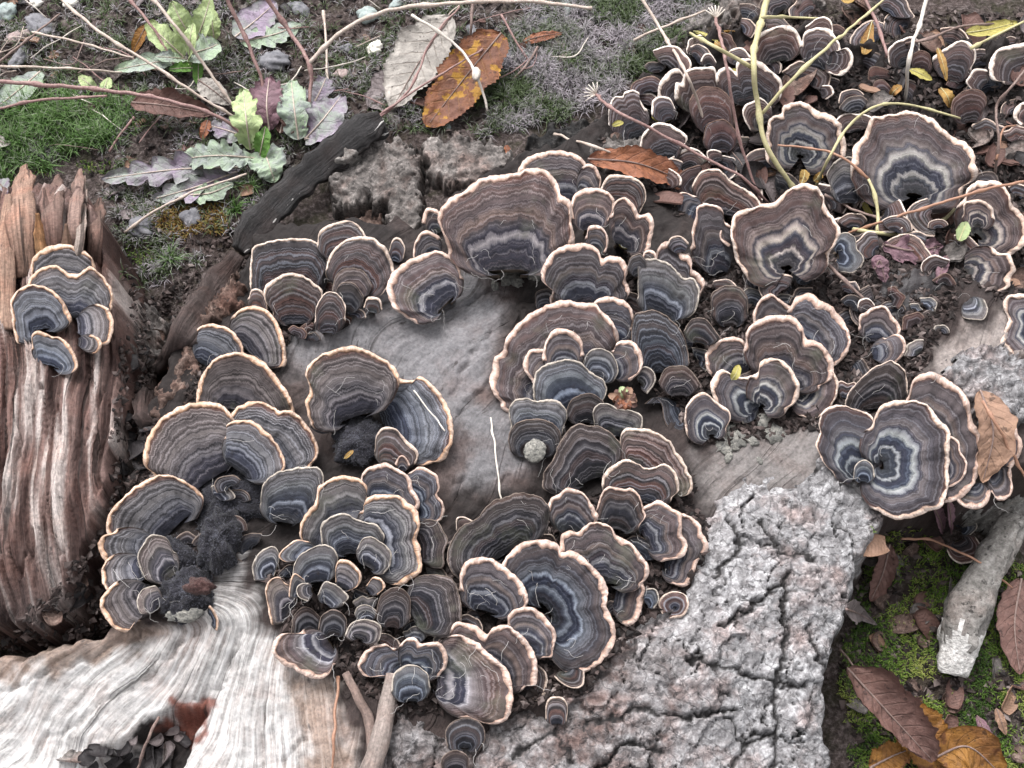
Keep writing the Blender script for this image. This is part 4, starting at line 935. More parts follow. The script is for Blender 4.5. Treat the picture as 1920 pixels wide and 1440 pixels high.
B('small knob-rimmed bracket at the left shoulder of the wavy ringed fan', 'br', (1378, 452), (1364, 462), (1349, 447), (1351, 429), (1365, 425))
B('mottled grey double bracket right of the wavy ringed fan', 'gr', (1570, 478), (1566, 447), (1584, 435), (1603, 446), (1607, 465), (1620, 481), (1617, 498), (1601, 512), (1580, 510))
B('wavy fan with bold cream rings and a high peaked rim', 'bo', (1475, 505), (1392, 507), (1380, 488), (1373, 458), (1369, 432), (1372, 412), (1380, 398), (1397, 392), (1411, 390), (1428, 383), (1449, 379), (1465, 367), (1480, 354), (1499, 345), (1517, 344), (1534, 352), (1545, 367), (1546, 383), (1553, 394), (1565, 412), (1577, 433), (1572, 446), (1567, 458), (1556, 475), tilt=14)
# far upper right
B('dim bracket with white cap crossed by the grey stem', 'wr', (1700, 125), (1666, 116), (1664, 96), (1675, 81), (1690, 74), (1710, 68), (1723, 77), (1724, 92), rimw=6)
B('dark brown bracket touching the white-capped one', 'rd', (1730, 145), (1712, 100), (1728, 94), (1743, 101), (1747, 118))
B('dark rounded bracket with a bright white frill', 'wr', (1785, 155), (1752, 104), (1784, 83), (1795, 77), (1813, 77), (1828, 90), (1830, 109), (1822, 127), rimw=8)
B('bracket with white toothed edge and yellow crumbs on it', 'wr', (1915, 145), (1876, 153), (1859, 149), (1854, 127), (1859, 107), (1872, 92), (1894, 85), (1925, 80))
B('small bracket with a white blotched edge above the red-brown disc', 'wr', (1846, 162), (1817, 164), (1811, 153), (1819, 140), (1828, 129), (1848, 130), rimw=6)
B('red-brown disc bracket with dull edge under the white-blotched one', 'rd', (1820, 232), (1783, 214), (1786, 190), (1802, 173), (1822, 166), (1841, 171), (1851, 190), (1843, 210))
B('reddish curled bracket left of the white-capped dim one', 'rd', (1655, 160), (1627, 145), (1631, 127), (1649, 125), (1666, 132))
B('reddish ruffled bracket under the reddish curled one', 'rd', (1656, 182), (1636, 170), (1640, 153), (1657, 150), (1672, 166))
B('bracket with thick white edge at the far end of the stump', 'wr', (1932, 226), (1922, 190), (1903, 203), (1900, 221), (1912, 234))
# right group
B('cream-lipped fan with gold and white rings below the long rust stem', 'bo', (1832, 445), (1808, 372), (1812, 356), (1822, 346), (1836, 338), (1852, 340), (1869, 339), (1886, 351), (1894, 367), (1899, 386), (1914, 399), (1926, 420), (1926, 450), (1915, 466), (1897, 478))
B('small cream-ringed lobe inside the cream-lipped fan', 'bo', (1833, 425), (1806, 398), (1807, 382), (1822, 375), (1841, 375), (1860, 388), (1864, 402))
B('fan with blue-grey heart hanging under the cream-lipped one', 'bo', (1806, 512), (1875, 474), (1893, 476), (1898, 489), (1905, 506), (1896, 521), (1894, 538), (1879, 546), (1860, 555), (1841, 557), (1817, 546))
B('small pale-banded bracket on the wood under the blue-hearted fan', 'gr', (1813, 562), (1808, 597), (1824, 600), (1844, 599), (1853, 583), (1847, 565))
B('half-seen fan with strong brown rings reaching past the bark at the far right', 'bo', (1938, 615), (1925, 680), (1906, 672), (1890, 656), (1876, 642), (1881, 624), (1890, 599), (1881, 578), (1884, 560), (1897, 552), (1925, 551))
B('tiny white-hooded curl above the small cream-fronted bracket', 'wr', (1626, 590), (1608, 572), (1612, 562), (1627, 559), (1639, 569), rimw=5)
B('small cream-fronted bracket with the white-hooded curl on it', 'br', (1642, 645), (1610, 610), (1611, 592), (1622, 585), (1638, 576), (1654, 573), (1664, 578), (1675, 594), (1688, 613), (1686, 628))
B('small zoned bracket with thick right rim below the cream-fronted one', 'br', (1632, 664), (1662, 634), (1679, 626), (1693, 631), (1699, 645), (1695, 663), (1684, 677), rimw=6)
# X cluster
B('back left arch of the tiered cluster', 'br', (1457, 632), (1412, 606), (1413, 583), (1427, 560), (1443, 550), (1460, 560), (1482, 574))
B('big arched back fan of the tiered cluster', 'br', (1502, 655), (1485, 572), (1493, 557), (1520, 550), (1540, 563), (1563, 577), (1583, 603), (1595, 633), (1590, 660), (1571, 682))
B('left fan of the tiered cluster', 'br', (1392, 706), (1325, 692), (1322, 667), (1337, 643), (1367, 632), (1390, 635), (1400, 648))
B('grey-ringed fan hanging at the right of the tiered cluster', 'bo', (1498, 738), (1556, 692), (1570, 708), (1572, 730), (1563, 755), (1545, 776), (1525, 786), (1508, 782), rimw=6)
B('double-humped middle fan of the tiered cluster with fibre tangle', 'br', (1470, 725), (1397, 642), (1400, 620), (1420, 600), (1453, 590), (1483, 593), (1503, 610), (1512, 634), (1533, 640), (1553, 660), (1563, 683), (1560, 710), (1541, 722))
B('front left fan of the tiered cluster with the yellow leaf scrap', 'bo', (1417, 768), (1338, 748), (1332, 727), (1337, 707), (1353, 693), (1370, 700), (1390, 707), (1412, 704))
B('front right fan of the tiered cluster with white scalloped ring', 'bo', (1428, 762), (1421, 697), (1425, 680), (1437, 672), (1460, 673), (1480, 687), (1493, 707), (1500, 730), (1493, 753), (1478, 766))
B('small white-ringed fan at the foot of the tiered cluster', 'bo', (1335, 818), (1286, 805), (1283, 780), (1293, 750), (1320, 735), (1343, 753), (1365, 767), (1370, 785), (1362, 802), rimw=5)
# Y cluster
B('dark domed bracket with steel-grey ring above the target-ringed fan', 'dk', (1640, 772), (1584, 755), (1592, 735), (1612, 712), (1622, 702), (1640, 688), (1661, 679), (1673, 676), (1688, 686), (1698, 697), (1702, 728), rim='st', rimw=4)
B('brown bracket behind the tan leaf at the right', 'br', (1842, 862), (1865, 780), (1883, 785), (1904, 798), (1909, 814), (1918, 833), (1911, 856), (1904, 867), (1888, 892))
B('hanging lobe with cream lip below the tan leaf', 'br', (1860, 885), (1862, 927), (1869, 937), (1883, 938), (1898, 923), (1898, 899), (1896, 880))
B('lower lobe with tan lip under the outer fan', 'br', (1825, 905), (1795, 940), (1811, 951), (1832, 955), (1851, 944), (1857, 925))
B('tall outer fan with cream rim behind the target-ringed fan', 'br', (1735, 858), (1702, 745), (1709, 718), (1718, 707), (1744, 697), (1766, 704), (1787, 718), (1805, 734), (1819, 759), (1821, 782), (1831, 801), (1842, 824), (1840, 853), (1836, 885), (1822, 916), (1800, 934), (1777, 943), tilt=14)
B('narrow frilled bracket between the outer and the target-ringed fan', 'br', (1765, 880), (1782, 817), (1798, 828), (1801, 846), (1813, 865), (1810, 890), (1794, 908), (1775, 915), rimw=6)
B('left fan with blue-grey and white rings joined to the target-ringed fan', 'bo', (1607, 888), (1562, 888), (1546, 869), (1533, 846), (1530, 830), (1537, 810), (1535, 794), (1542, 773), (1560, 762), (1581, 760), (1601, 766), (1624, 773), (1636, 782), (1640, 798), rimw=4)
B('target-ringed fan with bold white circles and broad cream rim', 'bo', (1650, 872), (1634, 798), (1643, 773), (1654, 759), (1675, 752), (1700, 750), (1723, 752), (1744, 764), (1760, 785), (1778, 801), (1782, 819), (1780, 840), (1780, 862), (1777, 882), (1780, 908), (1768, 948), (1748, 957), (1720, 968), (1691, 974), (1669, 972), (1650, 961), tilt=14)
B('small grey cup bracket between the two ringed fans', 'gr', (1618, 905), (1600, 895), (1604, 872), (1620, 862), (1636, 872), (1640, 892))
B('little cupped bracket over the twig stub', 'gr', (1800, 992), (1790, 972), (1813, 968), (1828, 976), (1832, 990), (1816, 1006))
B('zoned small bracket hanging over the moss beside the twig stub', 'wr', (1797, 1012), (1776, 1036), (1785, 1049), (1802, 1057), (1823, 1054), (1841, 1045), (1843, 1030), (1832, 1011), rimw=5)

RIMW = dict(br=11, bo=10, st=6, gr=4, dk=3, rd=3, wr=10)
RIMW['or'] = 8.5
ZB = np.full((370, 490), 9.0)      # depth already taken, quarter-scale chart
MDIR = (UPV * 0 - FWD) * 0.55 + np.array([0, 0, 1.0]) * 0.45
MDIR /= np.linalg.norm(MDIR)
BTOP = []                          # sample points on cap tops for the fibres

def build_bracket(idx, label, style, base, rim, kw, group=GRP, name='bracket_fungus', cat='bracket fungus'):
    rng = np.random.default_rng(1000 + idx)
    base = np.array(base, float)
    L = np.linalg.norm(np.diff(np.array(rim, float), axis=0), axis=1).sum()
    # carry the edge round behind the attachment so the cap closes in a rounded heel
    rp = np.array(rim, float); v_ = rp - base
    an_ = np.unwrap(np.arctan2(v_[:, 1], v_[:, 0])); span = an_[-1] - an_[0]; sg = 1.0 if span >= 0 else -1.0
    room = max(0.0, (2 * math.pi - 0.35 - abs(span)) / 2)
    ext = min(kw.get('heel', 0.95 if style == 'bo' else 0.5), room)
    L0 = np.linalg.norm(np.diff(rp, axis=0), axis=1).sum(); heel0 = heel1 = 0.0
    if ext > 0.15:
        fr_ = np.array([0.30, 0.62, 1.0]); sc_ = np.array([0.90, 0.72, 0.50])
        h0 = [base + np.hypot(*v_[0]) * k_ * np.array([math.cos(an_[0] - sg * ext * f_), math.sin(an_[0] - sg * ext * f_)]) for f_, k_ in zip(fr_, sc_)][::-1]
        h1 = [base + np.hypot(*v_[-1]) * k_ * np.array([math.cos(an_[-1] + sg * ext * f_), math.sin(an_[-1] + sg * ext * f_)]) for f_, k_ in zip(fr_, sc_)]
        full = np.vstack([h0, rp, h1])
        Ls = np.r_[0, np.cumsum(np.linalg.norm(np.diff(full, axis=0), axis=1))]
        heel0 = Ls[3]; heel1 = Ls[-1] - Ls[-4]; rp = full; L = Ls[-1]
    nu = int(np.clip(L / 2.6, 26, 210))
    R = catmull(rp, nu)
    s = np.linspace(0, L, nu)
    # the attachment is a line, not a point: spokes start spread along it
    gd = np.array(rim, float).mean(0) - base; gd /= np.linalg.norm(gd) + 1e-9
    lt = np.array([-gd[1], gd[0]])
    wide = kw.get('wide', 0.08 if style == 'bo' else (0.34 if style in ('or', 'st') else 0.26)) * np.clip((4.0 - abs(span)) / 1.6, 0.0, 1.0)
    lo_ = (R - base) @ lt
    BO = base + wide * lo_[:, None] * lt
    vec = R - BO
    dist = np.linalg.norm(vec, axis=1)
    md = np.median(dist)
    # natural crinkle of the edge
    amp = min(1.7, 0.02 * md)
    wav = amp * fbm(s / 13.0, np.full(nu, idx * 3.7), 301, 3) + 0.6 * amp * fbm(s / 40.0, np.full(nu, idx * 1.3), 303, 2)
    R = R + vec / dist[:, None] * wav[:, None]
    vec = R - BO; dist = np.linalg.norm(vec, axis=1)
    rimstyle = kw.get('rim', style)
    rw = kw.get('rimw', RIMW[rimstyle]) * (0.55 + 0.45 * min(1.0, md / 80))
    fade = np.clip(np.minimum(s - heel0 * 0.6, L - heel1 * 0.6 - s) / (0.06 * L + 1), 0.16, 1)
    rwv = np.clip(rw * fade * (1 + 0.45 * fbm(s / 22.0, np.full(nu, idx + 0.5), 305, 2) + 0.35 * fbm(s / 90.0, np.full(nu, idx + 7.5), 309, 1)), 1.5, 0.42 * md)
    live = np.clip(np.minimum(s - heel0 * 0.55, L - heel1 * 0.55 - s) / (0.05 * L + 0.35 * (heel0 + heel1) / 2 + 1), 0, 1)   # 0 on the dead heel, 1 along the growing edge
    nr = int(np.clip(md / 3.6, 9, 34))
    r0 = 0.05
    rc = np.linspace(0, 1, nr)
    rm = 1 - rwv / dist
    rows = r0 + (rm[:, None] - r0) * rc[None, :]                 # cap rows
    mrow = np.array([0, 0.2, 0.45, 0.7, 0.88, 1.0])
    rows_m = rm[:, None] + (1 - rm[:, None]) * mrow[None, :]     # margin rows
    # frame
    P0 = hit(base[0], base[1])
    d0 = (P0 - CAM) @ FWD
    ppm = d0 * TH / 960                                          # metres per chart unit here
    tau = math.tan(math.radians(kw.get('tilt', 19) + rng.uniform(-3, 3)))
    skew = rng.uniform(-0.06, 0.06, 2)
    A = 0.05 * md * ppm
    k1 = max(1.2, L / rng.uniform(100, 170)); ph = rng.uniform(0, 6.28, 3)
    uu = s / L
    wav1 = (np.sin(2 * math.pi * k1 * uu + ph[0]) + 0.5 * np.sin(2 * math.pi * 2.3 * k1 * uu + ph[1]))
    wav1 = wav1 + 0.8 * fbm(s / 30.0, np.full(nu, idx * 2.1), 307, 2)
    def place(rows, lift, down=0.0):
        q = BO[:, None, :] + vec[:, None, :] * rows[..., None]
        dq = rays(q[..., 0], q[..., 1])
        tpl = ((P0 - CAM) @ MDIR) / (dq @ MDIR)
        x = dist[:, None] * rows
        off = tau * x * ppm * (1.12 - 0.30 * rows) + (skew[0] * (q[..., 0] - base[0]) + skew[1] * (q[..., 1] - base[1])) * ppm
        off = off + A * wav1[:, None] * rows ** 2.2 - 0.07 * md * ppm * np.clip((rows - 0.70) / 0.30, 0, 1) ** 2
        zon = 0.00018 * np.sin(x * ppm / 0.0026 * (1 + 0.1 * rng.random()) + 2.5 * perlin(s[:, None] / 60 + 0 * rows, x / 30, idx))
        off = off + zon + 0.00045 * fbm(q[..., 0] / 14, q[..., 1] / 14, 311 + idx, 2)
        off = off + 0.0015 + lift - down
        nrm = np.linalg.norm(dq, axis=-1)
        tpl = tpl - off / nrm
        return CAM + tpl[..., None] * dq, q, tpl
    st8 = rng.bit_generator.state
    V, q, tp = place(np.concatenate([rows, rows_m[:, 1:]], 1), 0.0)
    # lift over what already grows here
    ii = np.clip((q[..., 1] / 4).astype(int), 0, 369); jj = np.clip((q[..., 0] / 4).astype(int), 0, 489)
    outer = np.concatenate([rows, rows_m[:, 1:]], 1) > 0.45
    need = tp - ZB[ii, jj]
    nn = need[outer & (ZB[ii, jj] < 8)]
    lift = 0.0
    if len(nn) > 8:
        lift = float(np.clip(np.quantile(nn, 0.90) + 0.0018, 0, 0.022))
    lift += kw.get('lift', 0) * 0.001
    rng.bit_generator.state = st8
    V, q, tp = place(rows, lift)
    bul = 0.0009 * np.sin(np.pi * np.clip(mrow * 0.9 + 0.05, 0, 1)) * min(1, rw / 8)
    rng.bit_generator.state = st8
    VM, qm, tm = place(rows_m, lift, 0.0)
    ridge = 0.00022 * np.sin(s / 3.4 + 3 * perlin(s / 20, np.full(nu, idx * 1.7), 9))[:, None] * np.sin(np.pi * mrow)[None, :]
    nd = rays(qm[..., 0], qm[..., 1]); nd /= np.linalg.norm(nd, axis=-1, keepdims=True)
    VM = VM - nd * (bul[None, :] + ridge)[..., None]
    qa = np.concatenate([q, qm], 1); ta = np.concatenate([tp, tm], 1)
    ia = np.clip((qa[..., 1] / 4).astype(int), 0, 369); ja = np.clip((qa[..., 0] / 4).astype(int), 0, 489)
    np.minimum.at(ZB, (ia, ja), ta)
    # underside: wraps the edge, thickens to the attachment, ends in the wood
    th = 0.0011 + 0.0009 * min(1, md / 90)
    ur = np.array([1.0, 0.985, 0.93, 0.8, 0.6, 0.4, 0.2, 0.06])
    rng.bit_generator.state = st8
    VU, qu_, tu = place(np.broadcast_to(ur, (nu, len(ur))) * 1.0, lift, 0.0)
    ndu = rays(qu_[..., 0], qu_[..., 1]); ndu /= np.linalg.norm(ndu, axis=-1, keepdims=True)
    dn = np.array([0.0, 0.75, 1.0, 1.15, 1.35, 1.8, 2.6, 3.4]) * th
    VU = VU + ndu * dn[None, :, None]
    VU[:, 0] = VM[:, -1]
    root_p = P0 + FWD * 0.004
    neck = np.zeros((nu, 2, 3))
    c0 = VU[:, -1].mean(0)
    neck[:, 0] = (VU[:, -1] - c0) * 0.9 + (c0 * 0.45 + root_p * 0.55)
    neck[:, 1] = (VU[:, -1] - c0) * 1.3 + root_p + np.array([0, 0, -0.003])
    VU = np.concatenate([VU, neck], 1)
    root = empty(name, P0)
    tag(root, label, cat, group)
    mm = ppm * 1000
    sd = (idx * 0.6180339) % 1.0 * 10
    def at_(rows_, n):
        return {'fr': rows_.ravel(), 'fu': np.repeat(s * mm, n), 'rad': np.full(nu * n, md * mm), 'live': np.repeat(live, n), 'seed': np.full(nu * n, sd)}
    capstyle = style
    if kw.get('style2') and style == 'br': capstyle = 'br2'
    a1 = at_(rows, nr)
    mk_mesh('cap', V.reshape(-1, 3), grid_faces(nu, nr, flip=False), M['cap_' + capstyle], True, a1, root)
    nm = len(mrow)
    a2 = at_(rows_m, nm); a2['fm'] = np.tile(mrow, nu)
    mk_mesh('margin', VM.reshape(-1, 3), grid_faces(nu, nm), M['rim_' + rimstyle], True, a2, root)
    mk_mesh('pore_surface', VU.reshape(-1, 3), grid_faces(nu, VU.shape[1]), M['pore'], True, None, root)
    BTOP.append((V[:, ::3].reshape(-1, 3), md, style))
    return root

M['cap_br2'] = cap_mat('br2', [(0.0, BLACK), (0.18, BLUE), (0.27, (0.40, 0.39, 0.38)), (0.31, BLUE), (0.42, (0.05, 0.052, 0.075)), (0.455, (0.52, 0.51, 0.50)), (0.49, (0.24, 0.225, 0.22)), (0.60, (0.16, 0.14, 0.133)), (0.68, BROWN), (0.82, (0.14, 0.105, 0.092)), (0.95, BROWN), (1.0, TAUPE)], band=0.45)
COV = np.zeros((370, 490), int)
yy_, xx_ = np.meshgrid(np.arange(370) * 4 + 2.0, np.arange(490) * 4 + 2.0, indexing='ij')
for (lab, sty, bs, rm_, kw) in F:
    pl_ = np.array([bs, *rm_]); j0, j1 = int(max(0, pl_[:, 0].min() / 4)), int(pl_[:, 0].max() / 4) + 2; i0, i1 = int(max(0, pl_[:, 1].min() / 4)), int(pl_[:, 1].max() / 4) + 2
    COV[i0:i1, j0:j1] += poly_sd(xx_[i0:i1, j0:j1], yy_[i0:i1, j0:j1], pl_) > -4
# small crowded brackets filling the litter
def small_fan(i, x, y, R, style, label, group):
    r = np.random.default_rng(5000 + i)
    d = r.normal(0, 0.75); sp = r.uniform(0.8, 1.5)
    pts = [(x + R * r.uniform(0.85, 1.12) * math.sin(d + a), y - R * 0.9 * r.uniform(0.85, 1.12) * math.cos(d + a)) for a in np.linspace(-sp, sp, 6)]
    build_bracket(300 + i, label, style, (x, y), pts, {'tilt': 15, 'heel': 0.3, 'wide': 0.2, 'rimw': 5 if style == 'wr' else 3.5}, group)
r5 = np.random.default_rng(55); cnt = 0
ADJ = dict(rd='red-brown', dk='blackish', wr='white-edged', st='thinly striped', gr='grey-banded')
SETS = [(UPPER_R, 60, (26, 50), ['rd', 'wr', 'dk', 'wr', 'st', 'st'], 'small %s bracket crowded in the dark litter of the upper stump', 'small brackets crowded in the upper litter'),
        ([(1180, 500), (1420, 520), (1700, 560), (1560, 790), (1320, 800), (1200, 700)], 20, (26, 46), ['dk', 'dk', 'gr', 'st'], 'small %s bracket wedged between the rosette and the tiered cluster', 'small brackets wedged in the middle of the stump'),
        ([(500, 1080), (780, 1060), (1240, 930), (1250, 1060), (1040, 1290), (740, 1230), (640, 1200)], 16, (24, 42), ['dk', 'gr', 'dk', 'st'], 'small %s bracket wedged under the lower rosette and fans', 'small brackets wedged under the lower fans'),
        ([(300, 930), (480, 900), (540, 1000), (500, 1080), (400, 1080), (300, 1100)], 9, (24, 42), ['dk', 'dk', 'gr'], '%s small bracket nested round the furry knobs', 'blue-black brackets round the furry knobs'),
        ([(470, 500), (740, 470), (740, 560), (620, 640), (480, 640)], 6, (16, 26), ['st', 'dk', 'rd'], 'small %s bracket tucked under the striped group', 'small brackets under the striped group'),
        ([(1660, 420), (1800, 420), (1820, 620), (1700, 680), (1640, 600)], 8, (16, 30), ['gr', 'rd', 'st'], 'small %s bracket sprouting near the dark flake and cream-lipped fan', 'small brackets near the dark flake')]
for poly, n, (ra, rb), stl, lab, grp in SETS:
    P = np.array(poly); c = 0; tr_ = 0
    while c < n and tr_ < 4000:
        tr_ += 1
        x = r5.uniform(P[:, 0].min(), P[:, 0].max()); y = r5.uniform(P[:, 1].min(), P[:, 1].max())
        if not (0 < x < 1915 and 12 < y < 1420) or poly_sd(np.array([x]), np.array([y]), poly)[0] < 0: continue
        R = r5.uniform(ra, rb)
        ys = np.clip(int((y - R * 0.6) / 4), 0, 369); xs = int(x / 4)
        if COV[ys, xs] > 0 or COV[np.clip(int((y - R * 0.3) / 4), 0, 369), xs] > 1: continue
        COV[max(0, ys - int(R / 9)):ys + int(R / 9) + 1, max(0, xs - int(R / 7)):xs + int(R / 7) + 1] += 2
        sy = stl[int(r5.integers(0, len(stl)))]; small_fan(cnt, x, y, R, sy, lab % ADJ[sy], grp); c += 1; cnt += 1

for i, (lab, sty, bs, rm_, kw) in enumerate(F):
    build_bracket(i, lab, sty, bs, rm_, kw)
# ------------------------------------------------------------ loose wood, bark and knobs
def loft(path, rad, nseg=10, noise=0.0, seed=0, section=None, N=None, rough=8.0, taper_ends=True):
    """tube or strip along a 3-D path; rad (n,) or (n,2) = half sizes across / through. Returns verts, faces, lu, lv"""
    P = np.asarray(path, float); n = len(P)
    T = np.gradient(P, axis=0); T /= np.linalg.norm(T, axis=1, keepdims=True) + 1e-12
    up = np.array(N if N is not None else MDIR, float)
    Bv = np.cross(T, up); Bv /= np.linalg.norm(Bv, axis=1, keepdims=True) + 1e-12
    Nv = np.cross(Bv, T)
    rad = np.asarray(rad, float)
    if rad.ndim == 1: rad = np.stack([rad, rad], 1)
    a = np.linspace(0, 2 * math.pi, nseg, endpoint=False)
    ca, sa = np.cos(a), np.sin(a)
    if section == 'slab':
        ca = np.sign(ca) * np.abs(ca) ** 0.45; sa = np.sign(sa) * np.abs(sa) ** 0.45
    s = np.linspace(0, 1, n)
    L = np.r_[0, np.cumsum(np.linalg.norm(np.diff(P, axis=0), axis=1))]
    k = 1 + noise * fbm(L[:, None] / (rad.mean() * rough) + 0 * a[None], np.cos(a)[None] * 0.9 + np.sin(a)[None] * 0.7 + 0 * L[:, None] + seed, 400 + seed, 3)
    V = P[:, None, :] + Bv[:, None, :] * (rad[:, 0:1] * ca[None] * k)[..., None] + Nv[:, None, :] * (rad[:, 1:2] * sa[None] * k)[..., None]
    V = V.reshape(-1, 3)
    q = grid_faces(n, nseg + 1)
    I, J = np.meshgrid(np.arange(n - 1), np.arange(nseg), indexing='ij')
    q = np.stack([I * nseg + J, I * nseg + (J + 1) % nseg, (I + 1) * nseg + (J + 1) % nseg, (I + 1) * nseg + J], -1).reshape(-1, 4)
    c0 = len(V); V = np.vstack([V, P[0], P[-1]])
    j = np.arange(nseg); j2 = (j + 1) % nseg
    t0 = np.stack([np.full(nseg, c0), j2, j], 1)
    e = (n - 1) * nseg
    t1 = np.stack([np.full(nseg, c0 + 1), e + j, e + j2], 1)
    lu = np.r_[np.repeat(s, nseg), 0, 1]; lv = np.r_[np.tile(a, n), 0, 0]
    return V, [q, np.concatenate([t0, t1])], lu, lv, np.repeat(L, nseg)

def path3(pts, n):
    """pts: (px, py, lift) -> n world points"""
    P = np.array([at(p[0], p[1], p[2] if len(p) > 2 else 0.002) for p in pts])
    return catmull(P, n)

def unit(px, py):
    return ((hit(px, py) - CAM) @ FWD) * TH / 960

def tube(name, pts, r_px, mat, label=None, cat=None, group=None, parent=None, nseg=7, n=None, noise=0.15, taper=(1, 0.7), seed=0, kink=0.0):
    n = n or max(8, int(sum(math.dist(a[:2], b_[:2]) for a, b_ in zip(pts[:-1], pts[1:])) / 7))
    P = path3(pts, n)
    if kink:
        s = np.linspace(0, n / 6, n)
        P = P + kink * np.stack([fbm(s, s * 0 + seed, 421, 2), fbm(s, s * 0 + seed, 423, 2), fbm(s, s * 0 + seed, 425, 2)], 1) * np.minimum(np.arange(n), np.arange(n)[::-1])[:, None].clip(0, 3) / 3
    u = unit(pts[0][0], pts[0][1])
    r = r_px * u * np.linspace(taper[0], taper[1], n)
    # nodes along the stem
    r = r * (0.88 + 0.45 * np.clip((np.sin(np.linspace(0, n / 2.4, n) + seed * 1.7) - 0.82) / 0.18, 0, 1)) * (1 + 0.12 * fbm(np.linspace(0, n / 5, n), np.full(n, seed * 2.3), 427, 2))
    V, Fc, lu, lv, _ = loft(P, r, nseg, noise, seed)
    o = mk_mesh(name, V, Fc, M[mat], True, {'lu': lu * n / 12, 'lv': lv}, parent)
    if label: tag(o, label, cat, group)
    return o

def patch(name, poly, lift, mat, label=None, cat=None, group=None, parent=None, edge=12, amp=0.0026, fr=30, seed=0, step=0.0008, dome=0.0, jag=14, extra=None, zbase=0.05):
    P = np.array(poly, float)
    c = [hit(*p) for p in poly]
    c = np.array(c)
    x0, x1 = c[:, 0].min() - 0.006, c[:, 0].max() + 0.006
    y0, y1 = c[:, 1].min() - 0.012, c[:, 1].max() + 0.006
    x, y = np.meshgrid(np.arange(x0, x1, step), np.arange(y0, y1, step), indexing='ij')
    zz = surf(x, y)
    px_, py_ = chart(x, y, zz + lift * 0.7)
    sd = poly_sd(px_ + jag * fbm(px_ / 18, py_ / 18, seed + 501, 3), py_ + jag * fbm(px_ / 18, py_ / 18, seed + 503, 3), poly)
    z = np.minimum(zz, np.median(zz) + 0.004) * 0.5 + zz * 0.5 + lift * sstep(-3, edge, sd) - 0.003
    z = z + dome * (1 - np.clip(1 - sd / max(sd.max(), 1), 0, 1) ** 2) * (sd > 0)
    z = z + (amp * fbm(px_ / fr, py_ / fr, seed + 505, 4) + 0.35 * amp * np.abs(fbm(px_ / 6, py_ / 6, seed + 507, 2))) * sstep(-2, 8, sd)
    if extra is not None: z = extra(px_, py_, z, sd)
    dep = sstep(9, 0, sd) * 0.6
    ga_ = px_ * 0.8 + py_ * 0.5; gl_ = py_ * 0.8 - px_ * 0.5
    o = relief(name, sd > -5, z, 1, M[mat], parent, {'depth': dep}, x, y)
    if label: tag(o, label, cat, group)
    return o

def lump(name, px_, py_, rx, ry, rz, mat, label=None, cat=None, group=None, parent=None, amp=0.18, seed=0, sink=0.35, nu=28, nv=18, lift=0.0, rot=0.0, freq=1.6, flat=1.0):
    u = unit(px_, py_)
    c = at(px_, py_, lift)
    th = np.linspace(0, 2 * math.pi, nu, endpoint=False); ph = np.linspace(0.02, math.pi - 0.02, nv)
    T_, P_ = np.meshgrid(th, ph, indexing='ij')
    d = np.stack([np.sin(P_) * np.cos(T_), np.sin(P_) * np.sin(T_), np.cos(P_)], -1)
    k = 1 + amp * fbm(d[..., 0] * freq + d[..., 2] * 0.7 + seed * 3.1, d[..., 1] * freq - d[..., 2] * 0.6, 601 + seed, 3)
    z = d[..., 2] * k
    z = np.where(z > 0, z * flat, z)
    cr, sr = math.cos(rot), math.sin(rot)
    X = d[..., 0] * k * rx; Y = d[..., 1] * k * ry
    X, Y = X * cr - Y * sr, X * sr + Y * cr
    # Y axis of the lump lies along the ground
    V = np.stack([X * u, Y * u * 1.08, z * rz * u], -1) + c - np.array([0, 0, sink * rz * u * 0])
    V[..., 2] += (0.5 - sink) * rz * u
    o = mk_mesh(name, V.reshape(-1, 3), grid_faces(nu, nv, wrap=True), M[mat], True, {'depth': np.zeros(nu * nv), 'lu': (P_ / math.pi).ravel(), 'lv': T_.ravel()}, parent)
    if label: tag(o, label, cat, group)
    return o

def wood_attrs(n, col, L, lv, hi=None):
    c = np.broadcast_to(np.array(col), (n, 3))
    return {'wc': c, 'ga': lv * 26, 'gl': L, 'bleach': np.zeros(n), 'gs': np.full(n, 0.8)}

# splinters at the top of the slab
SPL = [((45, 312), (38, 400), (48, 520), 26, 0.004), ((84, 352), (92, 410), (100, 480), 16, 0.002), ((107, 330), (100, 400), (105, 500), 20, 0.006), ((150, 318), (140, 400), (136, 500), 14, 0.007),
       ((158, 330), (152, 430), (138, 520), 9, 0.012), ((15, 365), (8, 460), (12, 620), 18, 0.005), ((186, 372), (180, 430), (172, 500), 15, 0.002), ((70, 400), (78, 460), (90, 540), 12, 0.006), ((124, 420), (126, 470), (128, 540), 10, 0.005)]
for k, (p0, p1, p2, wd, lf) in enumerate(SPL):
    P = path3([(*p0, lf + 0.014), (*p1, lf + 0.004), (*p2, -0.002)], 40)
    u = unit(*p1)
    t = np.linspace(0, 1, 40)
    w_ = wd * u * (0.35 + 0.65 * sstep(0, 0.35, t)) * (1 + 0.18 * fbm(t * 6, t * 0 + k, 431, 2))
    V, Fc, lu, lv, L = loft(P, np.stack([w_, 0.42 * w_], 1), 14, 0.30, k, rough=10)
    n = len(V); L = np.r_[L, 0, L[-1]]
    tint = np.array([[0.34, 0.22, 0.17], [0.26, 0.165, 0.14], [0.20, 0.13, 0.11], [0.30, 0.205, 0.175], [0.42, 0.34, 0.30], [0.38, 0.25, 0.19], [0.19, 0.125, 0.105], [0.42, 0.235, 0.12], [0.30, 0.19, 0.14]][k])
    mk_mesh('splinter', V, Fc, M['slab'], True, {'wc': np.broadcast_to(tint, (n, 3)), 'ga': lv * wd * 0.9 + 40 * k, 'gl': L / u, 'bleach': np.zeros(n), 'gs': np.full(n, 0.9)}, slab)

